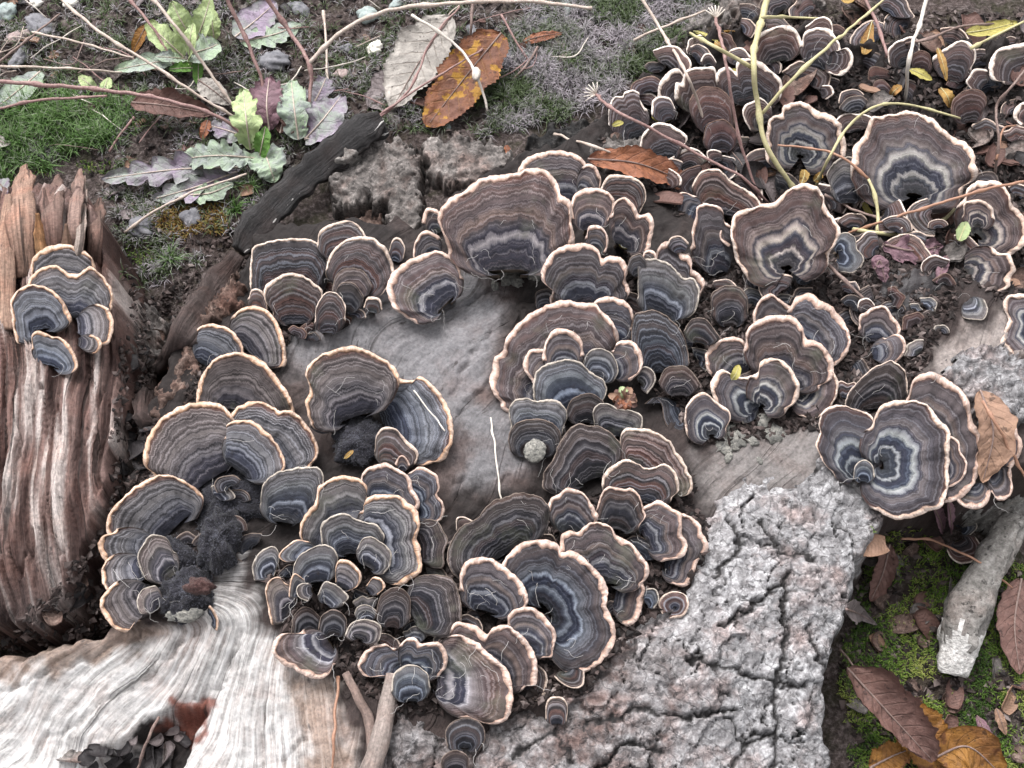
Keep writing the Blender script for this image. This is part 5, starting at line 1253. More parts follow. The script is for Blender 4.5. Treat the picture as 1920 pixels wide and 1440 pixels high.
b = NB('pale_broken_wood', 0.8, 0.2); nn_ = b.noise(b.pos(), 500, 4, 0.6)
M['pale_wood'] = b.done(b.ramp(nn_, [(0.3, (0.33, 0.31, 0.30)), (0.55, (0.62, 0.60, 0.58)), (0.75, (0.80, 0.78, 0.76))]), b.bump(nn_, 0.9, 0.002))

# black charred bark strip and its brown continuation
def strip(name, pts, wd, th, mat, label, cat, n=70, seed=0, tiltN=None, crest=None):
    P = path3(pts, n); u = unit(*pts[len(pts) // 2][:2])
    t = np.linspace(0, 1, n)
    w_ = wd * u * (0.55 + 0.45 * sstep(0, 0.08, t) * sstep(1, 0.9, t)) * (1 + 0.22 * fbm(t * 9, t * 0 + seed, 441, 3))
    V, Fc, lu, lv, L = loft(P, np.stack([w_, np.full(n, th * u)], 1), 36, 0.20, seed, 'slab', tiltN, rough=2.2)
    L = np.r_[L, 0, L[-1]] / u; m_ = len(V)
    o = mk_mesh(name, V, Fc, M['slab'], True, {'wc': np.broadcast_to(np.array(mat), (m_, 3)), 'ga': lv * wd * 0.8, 'gl': L, 'bleach': np.zeros(m_), 'gs': np.full(m_, 0.85)})
    tag(o, label, cat)
    if crest:
        N = np.array(tiltN if tiltN is not None else MDIR, float)
        T = np.gradient(P, axis=0); T /= np.linalg.norm(T, axis=1, keepdims=True)
        Bv = np.cross(T, N); Bv /= np.linalg.norm(Bv, axis=1, keepdims=True); Nv = np.cross(Bv, T)
        C = P + Bv * (crest * w_ * (0.62 + 0.30 * fbm(t * 5, t * 0 + 3, 443, 2)))[:, None] + Nv * (th * u * 0.9)
        V, Fc, lu, lv, L = loft(C, (0.0006 * (0.3 + 1.1 * np.abs(fbm(t * 20, t * 0, 447, 2)))), 7, 0.4, seed + 2)
        mk_mesh('pale_crest', V, Fc, M['pale_wood'], True, None, o)
    return o
NS = np.array([0.55, -0.35, 0.75])
strip('bark_strip', [(712, 222, 0.014), (650, 268, 0.016), (560, 345, 0.015), (500, 405, 0.013), (448, 470, 0.010)], 28, 12, (0.052, 0.049, 0.050), 'black charred bark strip with a pale crest slanting behind the stump', 'bark strip', seed=1, tiltN=NS, crest=-0.75)
strip('bark_strip', [(728, 246, 0.010), (670, 262, 0.010), (612, 310, 0.008)], 14, 8, (0.046, 0.044, 0.046), 'short black bark sliver lying against the grey bark chunk', 'bark strip', n=30, seed=3, tiltN=NS, crest=-0.7)
strip('bark_strip', [(445, 478, 0.012), (400, 545, 0.012), (350, 625, 0.010), (300, 705, 0.008), (268, 790, 0.004)], 30, 12, (0.085, 0.064, 0.060), 'brown flaking bark strip leaning down into the dark hollow', 'bark strip', seed=5, tiltN=NS)
patch('bark_chunk', [(612, 372), (622, 322), (655, 268), (700, 252), (772, 262), (792, 300), (797, 380), (794, 440), (762, 452), (722, 424), (716, 388), (640, 397)], 0.016, 'chunk', 'large rough grey bark chunk behind the striped brackets', 'bark chunk', amp=0.0028, seed=1)
patch('bark_chunk', [(780, 258), (860, 248), (935, 262), (985, 300), (905, 342), (850, 352), (800, 332)], 0.014, 'chunk', 'wedge of grey weathered bark behind the great blue-banded fan', 'bark chunk', amp=0.0028, seed=11)
patch('bark_chunk', [(975, 262), (1020, 232), (1110, 215), (1190, 236), (1150, 290), (1080, 300), (1000, 310)], 0.009, 'dark_bark', 'dark thin bark plate under the star moss edge', 'bark chunk', amp=0.0028, seed=21)
patch('bark_chunk', [(1100, 270), (1150, 240), (1230, 260), (1215, 320), (1120, 320)], 0.007, 'chunk', 'grey wood flake under the cream-rimmed bracket by the rust leaf', 'bark chunk', amp=0.003, seed=31)
patch('bark_flake', [(616, 312), (640, 292), (655, 256), (668, 284), (682, 296), (648, 314)], 0.022, 'twig_grey', 'small pale bark flake caught between the black strip and the grey chunk', 'bark flake', amp=0.0015, edge=5, seed=41, jag=4)
patch('bark_chunk', [(640, 400), (712, 388), (722, 440), (690, 462), (650, 440)], 0.008, 'brown_bark', 'dark red-brown rotten lump under the large grey bark chunk', 'bark chunk', amp=0.0028, seed=51)
patch('bark_chunk', [(238, 585), (285, 560), (312, 600), (300, 680), (262, 720), (238, 690)], 0.014, 'chunk', 'gnarled dark wood lump beside the red slab above the hollow', 'bark chunk', amp=0.0035, seed=61)
patch('bark_chunk', [(1290, 10), (1400, -25), (1560, -20), (1560, 5), (1430, 15), (1340, 45), (1260, 90), (1245, 70)], 0.007, 'chunk', 'brown bark ledge behind the white-rimmed brackets', 'bark chunk', amp=0.0028, seed=71)
patch('bark_chunk', [(1740, 720), (1800, 650), (1870, 640), (1960, 680), (1960, 780), (1860, 800), (1790, 730)], 0.010, 'bark', 'rough pale grey bark patch above the tan leaf', 'bark chunk', amp=0.0035, seed=81)
patch('bark_chunk', [(1790, 950), (1880, 930), (1960, 900), (1960, 990), (1880, 1000), (1830, 985)], 0.012, 'twig_grey', 'pale splintery bark edge above the twig stub', 'bark chunk', amp=0.0028, seed=91)
patch('dark_flake', [(1632, 560), (1660, 500), (1760, 490), (1790, 520), (1720, 580), (1690, 640), (1650, 620)], 0.004, 'leaf_dark', 'smooth dark grey leaf-like flake lying among the right brackets', 'flake', amp=0.0012, edge=8, seed=95, jag=5)

patch('bark_chunk', [(352, 600), (440, 492), (462, 560), (420, 590), (392, 605), (372, 690), (330, 780), (262, 830), (285, 720)], 0.009, 'brown_bark', 'rough brown bark on the stump flank left of the quarter-round fans', 'bark chunk', amp=0.004, seed=65)
# furry black knobs
def fur(bld, n, ln, seed):
    rg = np.random.default_rng(seed)
    me = bld.data; nv_ = len(me.vertices)
    co = np.empty(nv_ * 3, np.float32); me.vertices.foreach_get('co', co); co = co.reshape(-1, 3) + wl(bld)
    no = np.empty(nv_ * 3, np.float32); me.vertices.foreach_get('normal', no); no = no.reshape(-1, 3)
    c = co.mean(0)
    sel = rg.integers(0, nv_, n)
    b0 = co[sel] + rg.normal(0, 0.0006, (n, 3)); nn = (co[sel] - c); nn /= np.linalg.norm(nn, axis=1, keepdims=True) + 1e-9
    t = np.cross(nn, rg.normal(0, 1, (n, 3))); t /= np.linalg.norm(t, axis=1, keepdims=True) + 1e-9
    l = ln * rg.uniform(0.5, 1.3, n)[:, None]
    p1 = b0 + nn * l * 0.5 + t * l * 0.4; p2 = b0 + nn * l * 0.45 + t * l * 1.0
    wv = np.cross(nn, t) * 0.00007
    V = np.stack([b0 - wv, b0 + wv, p1 - wv, p1 + wv, p2], 1).reshape(-1, 3)
    k = np.arange(n)[:, None] * 5
    q = k + np.array([[0, 1, 3, 2]]); tr = k + np.array([[2, 3, 4]])
    o = mk_mesh('fur', V, [q, tr], M['knob_hair'], False, None, bld)
    tag(o, kind='stuff')
b = NB('knob_hair', 0.8, 0.1); M['knob_hair'] = b.done((0.10, 0.10, 0.12))
KN = [(412, 1015, 36, 55, 30, 'knob', 'upright furry black knob in the curl of the grey fan', 0.004), (352, 1114, 48, 42, 30, 'knob', 'lower furry knob with a reddish broken top by the bleached wood', 0.003),
      (440, 935, 78, 55, 18, 'knob', 'broad soot-black furry mound below the orange-edged ear', 0.0), (672, 828, 46, 42, 18, 'knob', 'black furry mound in the mouth of the big double fan', 0.004),
      (330, 1052, 34, 42, 20, 'knob', 'black furry ridge inside the grey curling fan', 0.0), (1003, 846, 22, 20, 12, 'lichen', 'pale furry button on the round black bracket', 0.006)]
for k, (x, y, rx, ry, rz, mt, lab, lf) in enumerate(KN):
    o = lump('furry_knob', x, y, rx, ry, rz, mt, lab, 'fungus knob', None, None, 0.32 if k < 5 else 0.10, k, 0.4, 56, 34, lf, 0.2 * k, 2.4)
    if mt == 'knob': fur(o, 2200, 0.0011, 50 + k)
    if k == 1:
        lump('broken_top', 375, 1100, 26, 14, 12, 'knob_red', None, None, None, o, 0.4, 21, 0.4, 24, 14, 0.019)
        lump('pale_crust', 345, 1152, 34, 14, 9, 'lichen', None, None, None, o, 0.45, 23, 0.4, 24, 14, 0.008)
# crusts of grey lichen-like fungus: small rounded lumps
rc_ = np.random.default_rng(19)
for lab, grp, poly, n in (('knobbly grey crust at the foot of the great blue-banded fan', 'grey crusts at the great fan', [(872, 480), (1000, 478), (1005, 515), (930, 540), (880, 520)], 16),
                          ('pale fibrous crust under the tiered cluster', 'pale crusts under the tiered cluster', [(1340, 800), (1480, 780), (1480, 830), (1420, 870), (1340, 860)], 16)):
    P_ = np.array(poly); k = 0
    while k < n:
        x, y = rc_.uniform(P_[:, 0].min(), P_[:, 0].max()), rc_.uniform(P_[:, 1].min(), P_[:, 1].max())
        if poly_sd(np.array([x]), np.array([y]), poly)[0] < 0: continue
        r_ = rc_.uniform(8, 20)
        lump('crust_fungus', x, y, r_, r_ * rc_.uniform(0.6, 1), r_ * 0.34, 'lichen', lab, 'crust fungus', grp, None, 0.35, 30 + k, 0.35, 18, 12, 0.0, rc_.uniform(0, 6), 2.2); k += 1
# root strands crossing the tan wood
def wtube(name, pts, r_px, col, label, cat, seed):
    n = 40; P = path3(pts, n); u = unit(*pts[1][:2])
    V, Fc, lu, lv, L = loft(P, r_px * u * (0.8 + 0.4 * np.linspace(0, 1, n)), 14, 0.3, seed)
    m_ = len(V); L = np.r_[L, 0, L[-1]]
    tag(mk_mesh(name, V, Fc, M['wood'], True, {'wc': np.broadcast_to(np.array(col), (m_, 3)), 'ga': lv * 14, 'gl': L / u, 'bleach': np.zeros(m_), 'gs': np.full(m_, 0.7)}), label, cat)
wtube('root_strand', [(648, 1262, 0.006), (672, 1310, 0.006), (692, 1350, 0.004), (700, 1420, 0.001)], 9, (0.27, 0.20, 0.175), 'thin grey root strand slanting from the lilac bracket into the bark', 'root', 1)
wtube('root_strand', [(737, 1265, 0.008), (725, 1330, 0.008), (712, 1390, 0.005), (690, 1470, 0.002)], 17, (0.33, 0.275, 0.25), 'pale split root strand under the butterfly bracket', 'root', 2)
# twig stub
tw = empty('twig_stub', at(1800, 1180) * [1, 1, 1])
tag(tw, 'grey broken branch stub lying on the moss', 'branch stub')
n = 60; P = path3([(1905, 975, 0.020), (1862, 1050, 0.018), (1815, 1140, 0.015), (1795, 1215, 0.012), (1788, 1265, 0.008)], n)
u = unit(1815, 1140); t = np.linspace(0, 1, n)
ra_ = u * np.where(t < 0.8, 25 + 17 * t, 38.6 - 14 * ((t - 0.8) / 0.2) ** 1.5)
rb_ = ra_ * np.where(t < 0.8, 1.0, 1 - 0.55 * ((t - 0.8) / 0.2))
V, Fc, lu, lv, L = loft(P, np.stack([ra_, rb_], 1), 30, 0.30, 4, rough=2.4)
rng_ = np.arange(len(V)) // 30
jg = 46 + np.round(3 * np.sin(np.arange(30) * 0.9) + 2 * np.sin(np.arange(30) * 2.3)).astype(int)      # ragged line where the bark stops
V[:1800] = V[:1800] + 0.0008 * np.where((rng_[:1800] >= 50)[:, None], np.stack([perlin(np.arange(1800) * 0.37, np.arange(1800) % 30 * 0.5, k_) for k_ in (1, 2, 3)], 1), 0)
ring_of = Fc[0][:, 0] // 30; seg_of = Fc[0][:, 0] % 30
bk = ring_of < jg[seg_of]
def part_(nm, q_, t_, mt):
    ids, inv = np.unique(np.concatenate([q_.ravel(), t_.ravel()]), return_inverse=True)
    mk_mesh(nm, V[ids], [inv[:q_.size].reshape(-1, 4), inv[q_.size:].reshape(-1, 3)], M[mt], True, {'depth': np.zeros(len(ids)), 'lu': lu[ids], 'lv': lv[ids]}, tw)
part_('branch', Fc[0][bk], Fc[1][:30], 'twig_grey')
part_('broken_end', Fc[0][~bk], Fc[1][30:], 'pale_wood')
# ------------------------------------------------------------ leaves, plants, stems
def leaf(name, mid, wd, mat, label=None, cat=None, group=None, parent=None, shape='oval', serr=0.0, nserr=18, lobes=0, ldepth=0.5, cup=0.0, roll=0.0, ripple=0.16, twist=0.0, n=44, m=13, seed=0, rib=True, thick=0.00022, asym=0.0, ribmat=None, pointed=0.6):
    P = path3(mid, n)
    u_ = unit(*mid[len(mid) // 2][:2])
    T = np.gradient(P, axis=0); T /= np.linalg.norm(T, axis=1, keepdims=True)
    N = MDIR.copy()
    Bv = np.cross(T, N); Bv /= np.linalg.norm(Bv, axis=1, keepdims=True); Nv = np.cross(Bv, T)
    ct, st_ = math.cos(twist), math.sin(twist)
    Bv, Nv = Bv * ct + Nv * st_, Nv * ct - Bv * st_
    t = np.linspace(0, 1, n)
    if shape == 'oval': w_ = np.sin(np.pi * t ** 0.85) ** pointed
    elif shape == 'spoon': w_ = (0.16 + 0.84 * sstep(0.0, 0.75, t)) * np.sqrt(np.clip(1 - ((t - 0.72) / 0.28).clip(0, 1) ** 2, 0, 1))
    else: w_ = np.sin(np.pi * (0.06 + 0.94 * t)) ** 0.5
    w_ = np.maximum(w_, 0.03)
    v = np.linspace(-1, 1, m)
    wl_ = np.ones((n, 2))
    for sgn in (0, 1):
        k = np.ones(n)
        if lobes:
            ph = t * lobes + 0.13 * sgn + 0.2 * seed
            saw = ph % 1.0
            k = k * (1 - ldepth * (1 - sstep(0, 0.75, saw)) * sstep(0.02, 0.2, t) * (1 - 0.6 * sstep(0.7, 1.0, t)))
        if serr: k = k * (1 - serr * ((t * nserr + 0.3 * sgn) % 1.0))
        k = k * (1 + 0.16 * fbm(t * 7, t * 0 + seed + sgn * 9.1, 701, 2))
        wl_[:, sgn] = k
    wl_[:, 0] *= 1 + asym; wl_[:, 1] *= 1 - asym
    W = wd * u_ * w_[:, None] * np.where(v[None] < 0, wl_[:, 0:1], wl_[:, 1:2])
    av = np.abs(v)[None]
    if roll:
        ang_ = roll * v[None] * np.ones((n, 1))
        lat = W * np.sin(ang_) / (roll if roll else 1); nor = W * (1 - np.cos(ang_)) / roll
        lat = np.where(np.abs(v[None]) > 0, lat / np.where(np.abs(v)[None] > 0, 1, 1), 0)
    else:
        lat = W * v[None]; nor = 0 * W
    nor = nor + cup * W * av ** 1.5 + ripple * wd * u_ * av * fbm(t[:, None] * 6 + 0 * v[None], v[None] * 1.2 + seed, 703, 3) + 0.05 * wd * u_ * fbm(t[:, None] * 14, v[None] * 3 + seed, 705, 2)
    V = P[:, None] + Bv[:, None] * lat[..., None] + Nv[:, None] * nor[..., None]
    V2 = V - Nv[:, None] * thick
    A = V.reshape(-1, 3); Bm = V2.reshape(-1, 3); nn = n * m
    q = grid_faces(n, m); q2 = q[:, ::-1] + nn
    ring = np.r_[np.arange(m), np.arange(1, n) * m + m - 1, (n - 1) * m + np.arange(m - 2, -1, -1), np.arange(n - 2, 0, -1) * m]
    r2 = np.roll(ring, -1)
    qs = np.stack([ring, ring + nn, r2 + nn, r2], 1)
    at_ = {'lu': np.tile(np.repeat(t, m), 2), 'lv': np.tile(np.tile(v, n), 2)}
    o = mk_mesh(name, np.vstack([A, Bm]), np.concatenate([q, q2, qs]), M[mat], True, at_, parent, origin=P[0] if parent is None else None)
    if label: tag(o, label, cat, group)
    if rib:
        R = P + Nv * 0.00025
        Vr, Fr, lu, lv, _ = loft(R[: n - 2], np.linspace(0.0006, 0.00018, n - 2) * min(1.0, wd / 22), 6, 0.1, seed)
        mk_mesh('midrib', Vr, Fr, M[ribmat or 'stem_tan'], True, {'lu': lu, 'lv': lv}, o)
    return o

# --- weed rosettes
pa = empty('weed_rosette', at(372, 128)); tag(pa, 'pale lime-green weed rosette with smooth rounded leaves', 'plant')
for k, (md, wd, mt, sh) in enumerate([
        ([(345, 108, .006), (310, 75, .016), (276, 42, .020)], 20, 'leaf_lime', 'oval'), ([(362, 75, .010), (340, 40, .022), (322, 2, .028)], 19, 'leaf_lime', 'oval'),
        ([(368, 80, .012), (382, 40, .026), (396, -8, .03)], 18, 'leaf_lime', 'oval'), ([(362, 100, .012), (388, 92, .020), (412, 82, .018)], 26, 'leaf_green', 'oval'),
        ([(402, 75, .010), (398, 45, .018), (394, 14, .02)], 14, 'leaf_lime', 'oval'), ([(350, 108, .004), (285, 118, .010), (214, 132, .006)], 15, 'leaf_green', 'oval'),
        ([(366, 128, .004), (340, 128, .008), (316, 130, .007)], 11, 'leaf_bright', 'oval'), ([(352, 112, .004), (320, 108, .012), (290, 106, .012)], 12, 'leaf_green', 'oval'),
        ([(358, 120, .006), (356, 80, .026), (362, 42, .032)], 14, 'leaf_lime', 'oval'), ([(372, 160, .002), (372, 128, .010), (374, 96, .016)], 9, 'leaf_bright', 'oval')]):
    leaf('leaf', md, wd * 1.12, mt, parent=pa, shape=sh, cup=0.35, ripple=0.22, seed=k, ribmat='stem_tan')
pc = empty('weed_rosette', at(450, 62)); tag(pc, 'lilac-tinged weed leaves lying flat beyond the lime-green rosette', 'plant')
leaf('leaf', [(440, 70, .004), (480, 38, .008), (518, 4, .008)], 32, 'leaf_lilac', parent=pc, cup=0.1, ripple=0.15, seed=21)
leaf('leaf', [(450, 78, .003), (510, 66, .006), (566, 46, .006)], 24, 'leaf_green', parent=pc, lobes=5, ldepth=0.35, ripple=0.12, seed=22)
pb = empty('weed_rosette', at(478, 290)); tag(pb, 'grey-lilac dandelion-like weed rosette with lobed leaves by the black bark strip', 'plant')
for k, (md, wd, mt, lb, ld) in enumerate([
        ([(470, 280, .004), (462, 225, .022), (456, 168, .024)], 24, 'leaf_lime', 4, 0.35), ([(505, 245, .006), (500, 195, .016), (505, 145, .014)], 26, 'leaf_purple', 0, 0),
        ([(560, 262, .004), (552, 205, .016), (546, 152, .018)], 27, 'leaf_green', 3, 0.25), ([(572, 262, .004), (605, 225, .014), (640, 180, .012)], 30, 'leaf_lilac', 0, 0),
        ([(585, 200, .004), (600, 172, .010), (612, 145, .010)], 24, 'leaf_lilac', 3, 0.3), ([(480, 297, .004), (405, 292, .012), (326, 300, .008)], 27, 'leaf_green', 7, 0.35),
        ([(455, 314, .003), (330, 318, .008), (190, 336, .004)], 27, 'leaf_lilac', 6, 0.55), ([(445, 322, .004), (370, 350, .008), (287, 374, .005)], 26, 'leaf_lilac', 4, 0.55),
        ([(352, 366, .004), (395, 362, .008), (438, 344, .008)], 18, 'leaf_green', 3, 0.3), ([(495, 280, .004), (505, 310, .012), (516, 342, .008)], 32, 'leaf_green', 3, 0.2),
        ([(486, 300, .002), (492, 268, .014), (498, 236, .018)], 15, 'leaf_bright', 0, 0), ([(470, 262, .003), (430, 246, .008), (388, 234, .006)], 20, 'leaf_lilac', 4, 0.45),
        ([(525, 250, .004), (535, 215, .012), (548, 250, .008)], 14, 'leaf_brown', 0, 0)]):
    leaf('leaf', md, wd * 1.15, mt, parent=pb, lobes=lb, ldepth=ld, cup=0.2, ripple=0.36, seed=40 + k, n=60, m=11)
pd = empty('weed_rosette', at(20, 200)); tag(pd, 'broad grey-green weed leaf lying on the grassy moss', 'plant')
leaf('leaf', [(75, 135, .004), (40, 165, .010), (-10, 205, .006)], 26, 'leaf_green', parent=pd, cup=0.1, seed=61)
pe = empty('clover_seedling', at(180, 160)); tag(pe, 'tiny seedling with round lime leaves under the mauve stem', 'plant')
leaf('leaf', [(182, 168, .004), (165, 156, .008), (148, 142, .007)], 12, 'leaf_lime', parent=pe, seed=62); leaf('leaf', [(192, 172, .003), (198, 160, .007), (203, 145, .007)], 11, 'leaf_lime', parent=pe, seed=63)

# --- fallen leaves
FL = [('pale dead leaf with dark veins propped behind the orange leaf', [(846, 30, .018), (790, 110, .014), (735, 205, .004)], 52, 'leaf_pale', dict(serr=0.12, cup=0.12, asym=-0.15)),
      ('grey-mauve dead leaf half under the pale one', [(770, 130, .006), (735, 170, .006), (690, 200, .003)], 46, 'leaf_mauve', dict(cup=0.1)),
      ('serrated orange and yellow leaf leaning on the bark', [(940, 62, .020), (880, 135, .014), (800, 238, .004)], 52, 'leaf_orange', dict(serr=0.14, nserr=26, cup=0.16, pointed=0.45)),
      ('curled rust-orange leaf lying across the brackets', [(1102, 298, .010), (1200, 308, .016), (1308, 352, .012)], 30, 'leaf_rust', dict(serr=0.1, cup=0.3, ripple=0.2)),
      ('curled dull brown leaf in front of the lime-green rosette', [(248, 192, .012), (310, 198, .014), (400, 214, .004)], 32, 'leaf_brown', dict(roll=1.1, ripple=0.2)),
      ('small ochre leaf standing in the moss near the lime-green rosette', [(275, 46, .014), (262, 72, .012), (248, 100, .004)], 12, 'leaf_ochre', dict(cup=0.3)),
      ('silvery dead leaf scrap under the tan straight stem', [(372, 150, .008), (400, 170, .008), (432, 196, .004)], 20, 'leaf_pale', dict(ripple=0.2)),
      ('small rust leaf scrap between the mauve stems', [(390, 225, .008), (384, 245, .006), (378, 262, .002)], 10, 'leaf_rust', dict(cup=0.3)),
      ('large brown leaf with curled edge over the dark hole beside the bark', [(1588, 1252, .030), (1655, 1325, .030), (1750, 1428, .016)], 58, 'leaf_brown', dict(roll=1.5, serr=0.1, ripple=0.3, asym=0.25)),
      ('golden brown leaf under the large brown leaf', [(1685, 1312, .012), (1735, 1385, .012), (1800, 1465, .006)], 48, 'leaf_ochre', dict(serr=0.1, cup=0.25, ripple=0.25)),
      ('folded ochre leaf on the moss at the stump foot', [(1752, 1420, .012), (1815, 1400, .016), (1880, 1455, .006)], 40, 'leaf_ochre', dict(cup=0.45, ripple=0.25)),
      ('bright golden leaf scrap below the large brown leaf', [(1630, 1440, .014), (1672, 1418, .016), (1712, 1402, .012)], 30, 'leaf_ochre', dict(serr=0.16, cup=0.2, ripple=0.3)),
      ('smooth pinkish brown leaf beside the branch stub', [(1915, 1085, .012), (1902, 1170, .012), (1912, 1265, .006)], 34, 'leaf_brown', dict(cup=0.15)),
      ('thin mauve leaf blade on the bright moss', [(1832, 1342, .008), (1848, 1372, .008), (1868, 1404, .004)], 10, 'leaf_purple', dict(cup=0.2)),
      ('thin tan leaf blade next to the mauve one on the moss', [(1868, 1328, .006), (1876, 1350, .006), (1886, 1378, .003)], 9, 'leaf_tan', dict(cup=0.2)),
      ('tan dead leaf leaning on the outer fan', [(1838, 732, .016), (1862, 810, .018), (1842, 905, .012)], 34, 'leaf_tan', dict(cup=0.12, asym=0.2)),
      ('cupped brown leaf with a pale ring on the stump flank', [(1668, 1020, .012), (1655, 1075, .012), (1632, 1128, .006)], 20, 'leaf_brown', dict(cup=0.5, ripple=0.3)),
      ('grey folded leaf at the foot of the bark over the moss', [(1586, 1142, .008), (1612, 1152, .010), (1645, 1172, .006)], 20, 'leaf_mauve', dict(cup=0.35)),
      ('purplish leaf pair under the target-ringed fan', [(1778, 940, .014), (1782, 970, .012), (1784, 1000, .006)], 13, 'leaf_purple', dict(cup=0.3)),
      ('purplish round leaf under the lip of the target-ringed fan', [(1752, 955, .012), (1762, 975, .010), (1768, 998, .005)], 16, 'leaf_purple', dict(cup=0.3)),
      ('dry rust scrap in the purple star moss', [(980, 78, .006), (1015, 68, .008), (1055, 62, .004)], 10, 'leaf_rust', dict(ripple=0.4)),
      ('pink bud-like husk standing by the dark bark plate', [(948, 272, .010), (953, 284, .008), (962, 298, .003)], 6, 'leaf_rust', dict(cup=0.6)),
      ('dark folded leaf in the litter below the round ringed fan', [(1372, 285, .010), (1392, 310, .010), (1402, 345, .004)], 13, 'leaf_dark', dict(cup=0.3)),
      ('purple wrinkled leaf below the yellow vine', [(1655, 458, .006), (1710, 470, .008), (1765, 462, .004)], 30, 'leaf_purple', dict(ripple=0.5, lobes=5, ldepth=0.3)),
      ('purple lobed leaf scrap beside the dark flake', [(1640, 505, .006), (1650, 490, .008), (1660, 530, .004)], 14, 'leaf_purple', dict(ripple=0.5)),
      ('slim purple leaf beside the blue-hearted fan', [(1775, 480, .006), (1766, 505, .007), (1756, 530, .003)], 11, 'leaf_purple', dict(ripple=0.3)),
      ('grey spiky leaf blade in front of the largest upper fan', [(1668, 312, .016), (1668, 338, .012), (1672, 358, .004)], 7, 'leaf_mauve', dict(cup=0.4)),
      ('pale curled leaf on the moss beside the slab', [(-8, 258, .004), (6, 268, .008), (20, 266, .004)], 10, 'leaf_pale', dict(cup=0.3)),
      ('lilac leaf on the moss above the slab splinters', [(-15, 335, .004), (0, 345, .008), (14, 362, .004)], 18, 'leaf_lilac', dict(cup=0.2))]
for k, (lab, md, wd, mt, kw) in enumerate(FL):
    leaf('fallen_leaf', md, wd, mt, lab, 'leaf', None, None, seed=100 + k, ribmat='stem_brown', n=54, m=17, **kw)
# small yellow leaflets
YL = [((1222, 218), (1258, 222), 8, 'yellow', 'yellow leaflet at the foot of the small curled bracket'), ((1148, 236), (1168, 228), 6, 'yellow', 'yellow leaflet on the tiered bracket by the star moss'), ((1160, 458), (1206, 466), 9, 'yellow', 'curved yellow leaflet below the twin-lobed bracket'),
      ((1372, 712), (1386, 684), 8, 'yellow', 'yellow leaf scrap on the left of the tiered cluster'), ((1337, 282), (1341, 255), 6, 'yellow', 'upright yellow leaflet in the litter near the crescent bracket'), ((1706, 130), (1748, 150), 9, 'yellow', 'yellow-green leaflet beside the grey stem'),
      ((1635, 40), (1620, 102), 13, 'gold', 'golden leaflet hanging in front of the dark litter'), ((1758, 90), (1775, 152), 7, 'gold', 'curved golden leaflet on the dark frilled bracket'), ((1764, 165), (1782, 202), 12, 'gold', 'golden oval leaflet left of the red-brown disc'),
      ((1810, 62), (1908, 42), 14, 'yellow', 'mottled yellow leaflet on the slanting stem at the top'), ((1798, 452), (1814, 416), 12, 'lime', 'pale lime leaflet on the cream-lipped fan'), ((1300, 58), (1345, 78), 9, 'yellow', 'yellow leaflet on the forked yellow twig'),
      ((1350, 62), (1378, 58), 6, 'gold', 'orange leaflet on the forked yellow twig'), ((1340, 78), (1362, 92), 6, 'gold', 'golden leaflet under the forked yellow twig'), ((1502, 345), (1508, 318), 9, 'gold', 'golden scrap at the foot of the round ringed fan'),
      ((1526, 340), (1540, 322), 7, 'gold', 'small golden scrap beside the first at the round ringed fan'), ((1618, 380), (1636, 402), 6, 'yellow', 'thin yellow leaflet by the bent yellow vine'), ((1384, 132), (1372, 148), 8, 'yellow', 'yellow scrap on the stacked white-rimmed bracket'),
      ((1670, 180), (1690, 160), 8, 'gold', 'golden scrap under the grey stem'), ((1580, 0), (1600, -8), 9, 'gold', 'golden leaflet by the slanting yellow branch'), ((645, 860), (662, 844), 4, 'gold', 'orange-tipped splinter on the black furry mound')]
for k, (a_, b_, wd, mt, lab) in enumerate(YL):
    mx = ((a_[0] + b_[0]) / 2 + 3 * math.sin(k), (a_[1] + b_[1]) / 2 + 3 * math.cos(k * 2))
    lf = 0.012 if k not in (18,) else 0.006
    lf = {0: .006, 2: .014, 3: .020, 5: .012, 6: .014, 7: .014, 9: .012, 10: .018, 20: .016}.get(k, 0.009)
    leaf('leaflet', [(*a_, lf), (*mx, lf + 0.002), (*b_, lf)], wd, 'leaf_' + mt, lab, 'leaf', None, None, seed=200 + k, n=24, m=9, cup=0.25, ribmat='stem_yellow')

# dry seed husk in the centre: papery scales
hk = empty('seed_husk', at(1172, 740)); tag(hk, 'papery brown seed husk with red and green tips beside the giant rosette', 'seed husk')
for k in range(11):
    a_ = k / 11 * 6.28; x, y = 1170, 748
    leaf('scale', [(x, y, .014), (x + 14 * math.cos(a_), y + 12 * math.sin(a_), .018), (x + (24 + 8 * math.sin(k * 2.3)) * math.cos(a_), y + 24 * math.sin(a_), .016)], 9, ['leaf_tan', 'leaf_brown', 'leaf_rust'][k % 3] if k not in (3, 8) else ('leaf_lime' if k == 8 else 'leaf_rust'), parent=hk, seed=260 + k, n=14, m=7, cup=0.4, rib=False)

